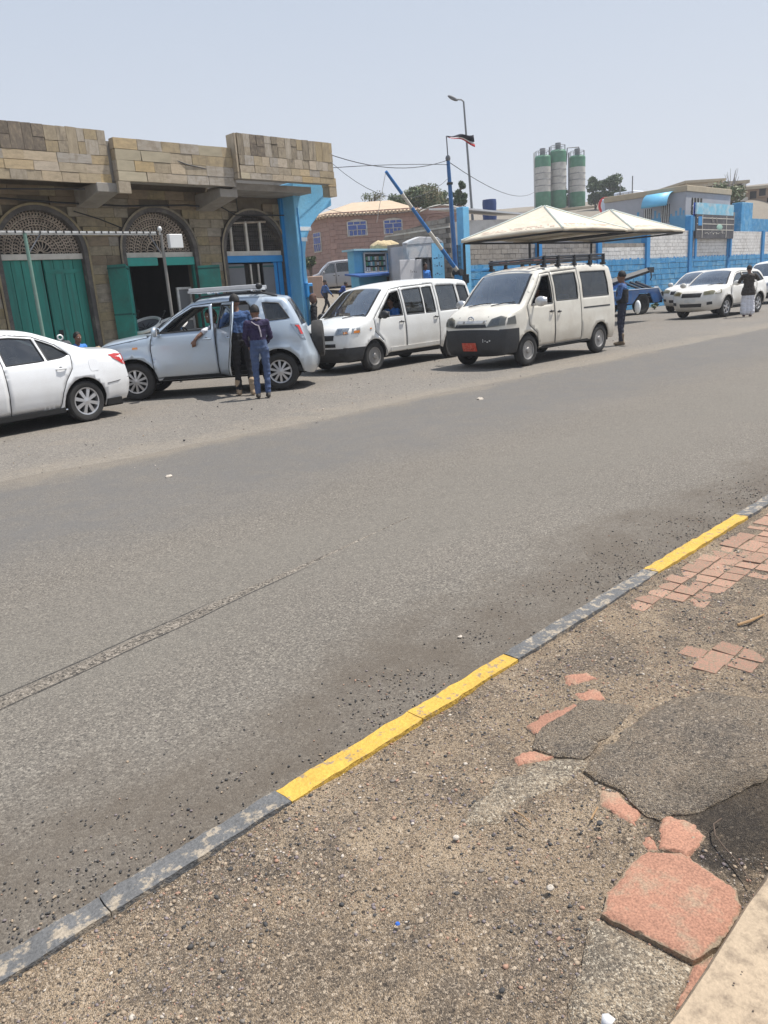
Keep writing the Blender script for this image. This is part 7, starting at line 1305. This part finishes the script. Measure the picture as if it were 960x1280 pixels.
# ------------------------------------------------------------------ trees
M_bark = mat('tree_bark', (.13, .10, .075), .9, .25, 8, bump=.4, bscale=20); LV = [mat('leaf_'+n_, c_, .7, .2, 20) for n_, c_ in (('dark', (.06, .095, .04)), ('mid', (.11, .15, .065)), ('light', (.15, .17, .085)), ('dry', (.22, .2, .11)))]
def tree(label, px_, py_base, py_top, Y, wpx, n, leaf, mw, seed, airy=.5, name='tree', zbase=None, cat='tree', clumps=9):
    rs = np.random.RandomState(seed); b_ = P(px_, py_base, Y); t_ = P(px_, py_top, Y); gz = tz_xy(b_[0], b_[1]) if zbase is None else zbase; root = thing(name, label, cat, (b_[0], b_[1], gz)); H_ = t_[2]-gz; W_ = wpx/FOC*Y/2; cb = b_[2]-gz
    mb = MB(); tips = []; tr = [(0, 0, -.3), (.04*W_, 0, cb*.5), (.0, .05*W_, cb+.2*(H_-cb))]; mb.tube(tr, [.035*H_+.03, .028*H_+.03, .02*H_+.02], 8)
    for k in range(clumps):
        a = rs.rand()*6.28; rr = W_*math.sqrt(rs.rand())*.78; z = cb+(H_-cb)*(.15+.75*rs.rand()); rr *= math.sqrt(max(.1, 1-((z-cb)/(H_-cb)-.45)**2*2.2)); p = Vector((rr*math.cos(a), rr*math.sin(a), z)); tips.append(p); m_ = Vector(tr[2]).lerp(p, .5)+Vector((0, 0, .05*H_)); mb.tube([tr[1] if k % 3 == 0 else tr[2], m_, p], [.012*H_+.02, .008*H_+.015, .008], 5)
    build('trunk', mb, M_bark, root); per = n//clumps; C_ = np.repeat(np.array(tips), per, 0); N_ = len(C_); sz = W_*rs.uniform(.30, .55, clumps).repeat(per); d = rs.normal(0, 1, (N_, 3)); d /= np.linalg.norm(d, axis=1)[:, None]; pos = C_+d*(sz*rs.rand(N_)**airy)[:, None]*np.array([1, 1, .8])
    a = rs.normal(0, 1, (N_, 3)); a /= np.linalg.norm(a, axis=1)[:, None]; b = np.cross(a, rs.normal(0, 1, (N_, 3))); b /= np.linalg.norm(b, axis=1)[:, None]; l = leaf*rs.uniform(.6, 1.4, N_)[:, None]; V_ = np.stack([pos-a*l, pos+b*l*.45, pos+a*l, pos-b*l*.45], 1).reshape(-1, 3)
    me = bpy.data.meshes.new('crown'); me.from_pydata(V_.tolist(), [], np.arange(N_*4).reshape(-1, 4).tolist()); [me.materials.append(m) for m in LV]; cw = rs.choice(4, clumps, p=mw); mi = np.where(rs.rand(N_) < .6, cw.repeat(per), rs.choice(4, N_, p=mw)); me.polygons.foreach_set('material_index', mi.astype(np.int32)); me.update()
    o = bpy.data.objects.new('crown', me); COL.objects.link(o); o.parent = root; return root
tree('thin wispy pale tree left of the raised barrier arm', 467, 262, 238, 72, 36, 1100, .08, [.1, .3, .4, .2], 1, .8, clumps=9)
tree('broad grey green tree behind the block wall and barrier', 531, 264, 229, 76, 60, 12000, .12, [.15, .4, .35, .1], 2, .45, clumps=14); tree('loose pale tree crown right of the barrier arm', 503, 266, 243, 74, 34, 2400, .10, [.1, .35, .4, .15], 3, .6); tree('pale feathery tree beside the flag pole', 551, 264, 240, 78, 26, 2000, .10, [.1, .35, .4, .15], 13, .6)
tree('narrow dark evergreen tree right of the flag pole', 573, 264, 225, 66, 20, 3600, .10, [.7, .25, .05, 0], 4, .4, clumps=11)
tree('dark eucalyptus tree right of the silos', 744, 262, 217, 112, 26, 3600, .19, [.6, .3, .1, 0], 5, .45, clumps=11); tree('taller dark eucalyptus tree above the water tanks', 763, 262, 214, 110, 30, 4200, .19, [.6, .3, .1, 0], 6, .45, clumps=12); tree('dark bush between the middle and right silos', 709, 262, 236, 138, 14, 700, .3, [.7, .3, 0, 0], 8, .5, 'bush', cat='bush')
tree('yellow green tangle of bush before the dusky balcony building', 911, 258, 228, 80, 44, 1500, .20, [.05, .3, .35, .3], 7, .7, 'bush', cat='bush', clumps=14)
tree('scraggy weed bush on the pink stub wall', 388, 335, 322, 48, 16, 700, .09, [.3, .4, .2, .1], 9, .6, 'bush', cat='bush'); tree('low roadside weed growing beside the blue wall', 818, 386, 378, 41, 10, 260, .06, [.2, .4, .2, .2], 10, .6, 'bush', cat='bush', zbase=0)
q = P(915, 228, 84); bt = thing('bare_tree', 'leafless grey tree branches above the bush on the skyline', 'tree', (q[0], q[1], tz_xy(q[0], q[1]))); mb = MB(); rs = random.Random(3); zz = q[2]-bt.location.z
for k in range(9): a = rs.uniform(-.6, .6); mb.tube([(0, 0, zz-2), (a*.8, rs.uniform(-.3, .3), zz-.4), (a*1.9, rs.uniform(-.6, .6), zz+rs.uniform(.4, 1.4))], [.07, .045, .015], 4)
mb.tube([(0, 0, -.2), (0, 0, zz-1.9)], .12, 6); build('trunk', mb, mat('grey_bark', (.25, .23, .21), .9), bt)
# ------------------------------------------------------------------ the people
C_blue = cloth('blue_uniform_cloth', (.055, .125, .30), stain=(.018, .035, .10), stain_scale=11, stain_amt=.9); C_navy = cloth('navy_cloth', (.020, .024, .045)); C_black = cloth('black_cloth', (.014, .014, .017)); C_jean = cloth('blue_jeans', (.055, .085, .17), stain=(.11, .15, .25), stain_scale=5, stain_amt=.6); C_purple = cloth('dark_purple_cloth', (.026, .018, .058)); C_white = cloth('white_cloth', (.62, .62, .66)); C_brown = cloth('brown_jacket_cloth', (.045, .036, .030)); C_tan = cloth('tan_cloth', (.36, .28, .19), stain=(.22, .16, .1), stain_scale=12, stain_amt=.6); C_sky = cloth('bright_blue_cloth', (.06, .22, .62)); C_scarf = cloth('brown_scarf_cloth', (.13, .075, .06)); C_sand = mat('sand_boot', (.34, .25, .165), .85, .15, 15); C_dk = mat('dark_shoe', (.03, .025, .02), .6, .2, 20); C_stripe = cloth('striped_scarf_cloth', (.42, .27, .19), stain=(.14, .07, .05), stain_scale=10, stain_amt=.8)
yd = lambda px_, py_, Y: (float(P(px_, py_, Y)[0]), Y, tz_xy(P(px_, py_, Y)[0], Y))
person('man in dark blue shirt and sand boots leaning in at the open off-roader door', (-2.46, 14.80, 0), R(112), dict(chest=(.05, 0, 1.29), neck=(.08, 0, 1.46), head=(.12, .0, 1.615), ls=(.07, .18, 1.40), le=(.27, .25, 1.22), lw=(.42, .20, 1.33), rs=(.05, -.18, 1.41), re=(.10, -.26, 1.15), rw=(.33, -.22, 1.10), lk=(.06, .10, .5), la=(.06, .11, .09), ra=(-.12, -.10, .09), rk=(-.02, -.11, .5)), 1.06, cloth('dark_camouflage_cloth', (.035, .08, .19), stain=(.012, .018, .05), stain_scale=9, stain_amt=.9), C_black, C_sand, cuffs=1, vox=.0095, headyaw=.1)
jac = person('boy in a dark purple jacket and blue jeans standing with his back to us', (-2.03, 14.12, 0), R(105), dict(head=(.06, 0, 1.60), le=(.02, .24, 1.15), lw=(.20, .16, .99), re=(.03, -.24, 1.15), rw=(.22, -.15, 1.0), la=(.0, .11, .09), ra=(-.02, -.08, .09)), .945, C_purple, C_jean, C_dk, vox=.0095, headyaw=.15)
build('collar', MB().tube([(.05*math.cos(t)-.005, .085*math.sin(t), 1.475-.02*math.cos(t)) for t in np.linspace(.6, 5.7, 14)], .018, 6), cloth('pale_collar', (.42, .38, .42)), jac); build('back_stripe', MB().tube([(-.108, -.02, 1.36), (-.118, -.04, 1.26), (-.112, -.05, 1.15)], .014, 5), cloth('pale_collar', (.42, .38, .42)), jac); build('back_stripe', MB().tube([(-.085, .10, 1.44), (-.112, .03, 1.38), (-.108, -.03, 1.36)], .010, 5), cloth('pale_collar', (.42, .38, .42)), jac)
sol = person('man in blue shirt and dark trousers standing behind the cream white van', (6.42, 20.15, 0), R(150), dict(le=(.02, .24, 1.14), lw=(.22, .14, 1.08), re=(.06, -.25, 1.15), rw=(.27, -.14, 1.10), la=(-.02, .08, .09), ra=(.04, -.08, .09)), 1.04, C_blue, C_navy, mat('brown_boot', (.17, .125, .08), .8, .15, 15), cuffs=1, vox=.012)
build('vest', MB().lathe([(.165, -.16), (.172, 0), (.165, .16)], (0, 0, 1.17), (0, 0, 1), 16), C_black, sol).scale = (.86, 1.12, 1); o = build('carrier_bag', MB().ball((0, 0, 0), (.07, .12, .17), 0, 12, 8), mat('white_bag', (.72, .74, .74), .5, .05, 8)); place(o, (6.76, 19.98, .93)); tag(o, 'white carrier bag held behind the cream white van', 'bag')
rob = person('man in dark jacket and long white robe standing at the dusty off-roader', (13.75, 28.75, 0), R(75), dict(ls=(.03, .19, 1.40), le=(.12, .30, 1.20), lw=(.33, .22, 1.26), rs=(.03, -.19, 1.41), re=(.16, -.33, 1.26), rw=(.36, -.18, 1.36), head=(.06, 0, 1.61)), 1.03, C_brown, C_white, mat('maroon_sandal', (.09, .03, .03), .7), robe=C_white, long_top=.12, jacket_flare=.02, bulk=1.1, vox=.013)
person('youth in blue shirt and black trousers walking in the yard before the grey van', yd(409, 393, 40), R(30), dict(lh=(0, .09, .92), lk=(.18, .1, .52), la=(.24, .1, .09), rk=(-.08, -.1, .5), ra=(-.30, -.1, .12), le=(-.1, .25, 1.15), lw=(.0, .25, .92), re=(.10, -.25, 1.15), rw=(.25, -.22, .98)), .95, C_blue, C_black, C_dk, vox=.015)
person('youth in dark blue top stooping near the rear wheel of the grey van', yd(428, 392, 40), R(15), dict(chest=(.14, 0, 1.27), neck=(.22, 0, 1.41), head=(.32, 0, 1.50), ls=(.17, .18, 1.36), rs=(.17, -.18, 1.36), le=(.22, .24, 1.1), lw=(.4, .2, .98), re=(.20, -.24, 1.1), rw=(.38, -.2, .98)), .93, cloth('deep_blue_cloth', (.025, .06, .22)), C_black, C_dk, vox=.015)
person('woman in dark coat and brown headscarf walking beside the blue pillar', (P(393, 400, 24.2)[0], 24.2, tz_xy(P(393, 400, 24.2)[0], 24.2)), R(10), dict(lk=(.12, .09, .5), la=(.15, .1, .09), rk=(-.02, -.1, .5), ra=(-.14, -.1, .1)), .97, C_black, C_black, C_dk, hair=None, scarf=C_scarf, robe=C_black, long_top=.2, vox=.014)
p_ = uv(24.46, 21.93, 1.06); person('man in a bright blue shirt standing inside the gatehouse doorway', tuple(p_), R(-60), dict(lw=(.14, .22, .95)), .99, C_sky, C_navy, C_dk, vox=.014)
p_ = uv(7.95, 18.15, .1); person('man in a blue shirt sitting on the shop step by the teal doors', tuple(p_), R(-40), dict(head=(.03, 0, 1.10)), .98, C_sky, C_navy, C_dk, base=SIT, vox=.014)
mb = MB(); rr = random.Random(8); q = uv(8.42, 18.1, .40)
for k in range(7): mb.ball((rr.uniform(-.45, .45), rr.uniform(-.2, .2), .30+.22*rr.random()), (.34, .28, .28), 0, 12, 8)
mb.box((0, 0, .15), (1.3, .6, .3)); mb.v = [(x+.06*noise.noise(Vector((x*5, y*5, z*5))), y+.06*noise.noise(Vector((x*5+9, y*5, z*5))), z+.08*noise.noise(Vector((x*6, y*6, z*6)))) for x, y, z in mb.v]
o = build('cloth_bundle', mb, C_tan, None, 60); o.scale = (.5, .6, .8); place(o, q, ROT); tag(o, 'heaped tan cloth bundle on the step by the green shop door', 'bundle')
o = build('small_fan', MB().lathe([(.05, -.015), (.075, 0), (.05, .015), (.04, 0)], (0, 0, .92), (.6, -.8, .1), 18, close=True).tube([(0, 0, 0), (0, 0, .83)], .02, 6).lathe([(0, 0), (.12, 0), (.12, .02), (0, .03)], n=14), mat('white_plastic', (.7, .7, .7), .4)); place(o, uv(7.62, 18.3, .3)); tag(o, 'white ring shaped fan on a stand before the teal doors', 'fan')
# people seated in the vehicles
def seated(car_, label, x, y, z, J=None, rz=0, **k):
    m_ = Matrix.Translation(Vector(car_.location)) @ Matrix.Rotation(car_.rotation_euler.z, 4, 'Z') @ Matrix.Scale(car_.scale[0], 4); q = m_ @ Vector((x, y, z)); return person(label, tuple(q), car_.rotation_euler.z+rz, J, base=SIT, **k)
drv = seated(suv, 'driver in a white shirt resting his arm out of the silver off-roader window', -.12, .40, .38, dict(le=(.10, .47, .845), lw=(.27, .56, .70), ls=(-.05, .2, .90), head=(.03, .06, 1.10), lhand=(.35, .1, -.9)), sc=.98, shirt=C_white, trous=C_navy, sleeves=.5, vox=.0095, headyaw=.9)
seated(suv, 'passenger wrapped in a striped brown scarf in the front of the silver off-roader', .02, -.36, .38, None, sc=.98, shirt=C_black, trous=C_black, hair=None, scarf=C_stripe, vox=.013, headyaw=.5)
seated(suv, 'dark dressed passenger in the back seat of the silver off-roader', -.98, -.1, .36, None, sc=.96, shirt=C_black, trous=C_black, vox=.014, headyaw=.3)
seated(sed, 'dark haired passenger in the back seat of the white saloon', -.62, -.30, .22, None, sc=.93, shirt=C_black, trous=C_black, vox=.014, headyaw=.2); seated(sed, 'passenger in blue beside the rear window of the white saloon', -.30, .22, .16, None, sc=.9, shirt=C_sky, trous=C_navy, vox=.014, headyaw=.4)
seated(apv, 'driver in a blue shirt behind the wheel of the white minivan', .30, .38, .38, dict(lw=(.4, .2, .75)), sc=.98, shirt=C_sky, trous=C_navy, vox=.014); seated(apv, 'front passenger in blue in the white minivan', .30, -.36, .38, None, sc=.97, shirt=C_sky, trous=C_navy, vox=.014)
seated(lit, 'driver with dark hair at the open window of the cream white van', .42, .38, .42, dict(lw=(.42, .2, .75)), sc=.98, shirt=C_black, trous=C_navy, vox=.014); seated(lit, 'passenger in blue behind the sliding door window of the cream white van', -.42, .35, .44, None, sc=.98, shirt=C_sky, trous=C_navy, vox=.014)
# ------------------------------------------------------------------ dry desert haze
hb = bpy.data.materials.new('thin_haze'); hb.use_nodes = True; t = hb.node_tree; t.nodes.clear(); o_ = t.nodes.new('ShaderNodeOutputMaterial'); pv = t.nodes.new('ShaderNodeVolumePrincipled'); pv.inputs['Density'].default_value = .0009; pv.inputs['Color'].default_value = (.93, .95, 1, 1); pv.inputs['Anisotropy'].default_value = .2; t.links.new(pv.outputs[0], o_.inputs['Volume'])
if HAZE:
    hz_ = build('haze', MB().b2((-1600, -1600, -1.2), (1600, 1600, 30)), hb, None, 0); hz_['kind'] = 'stuff'
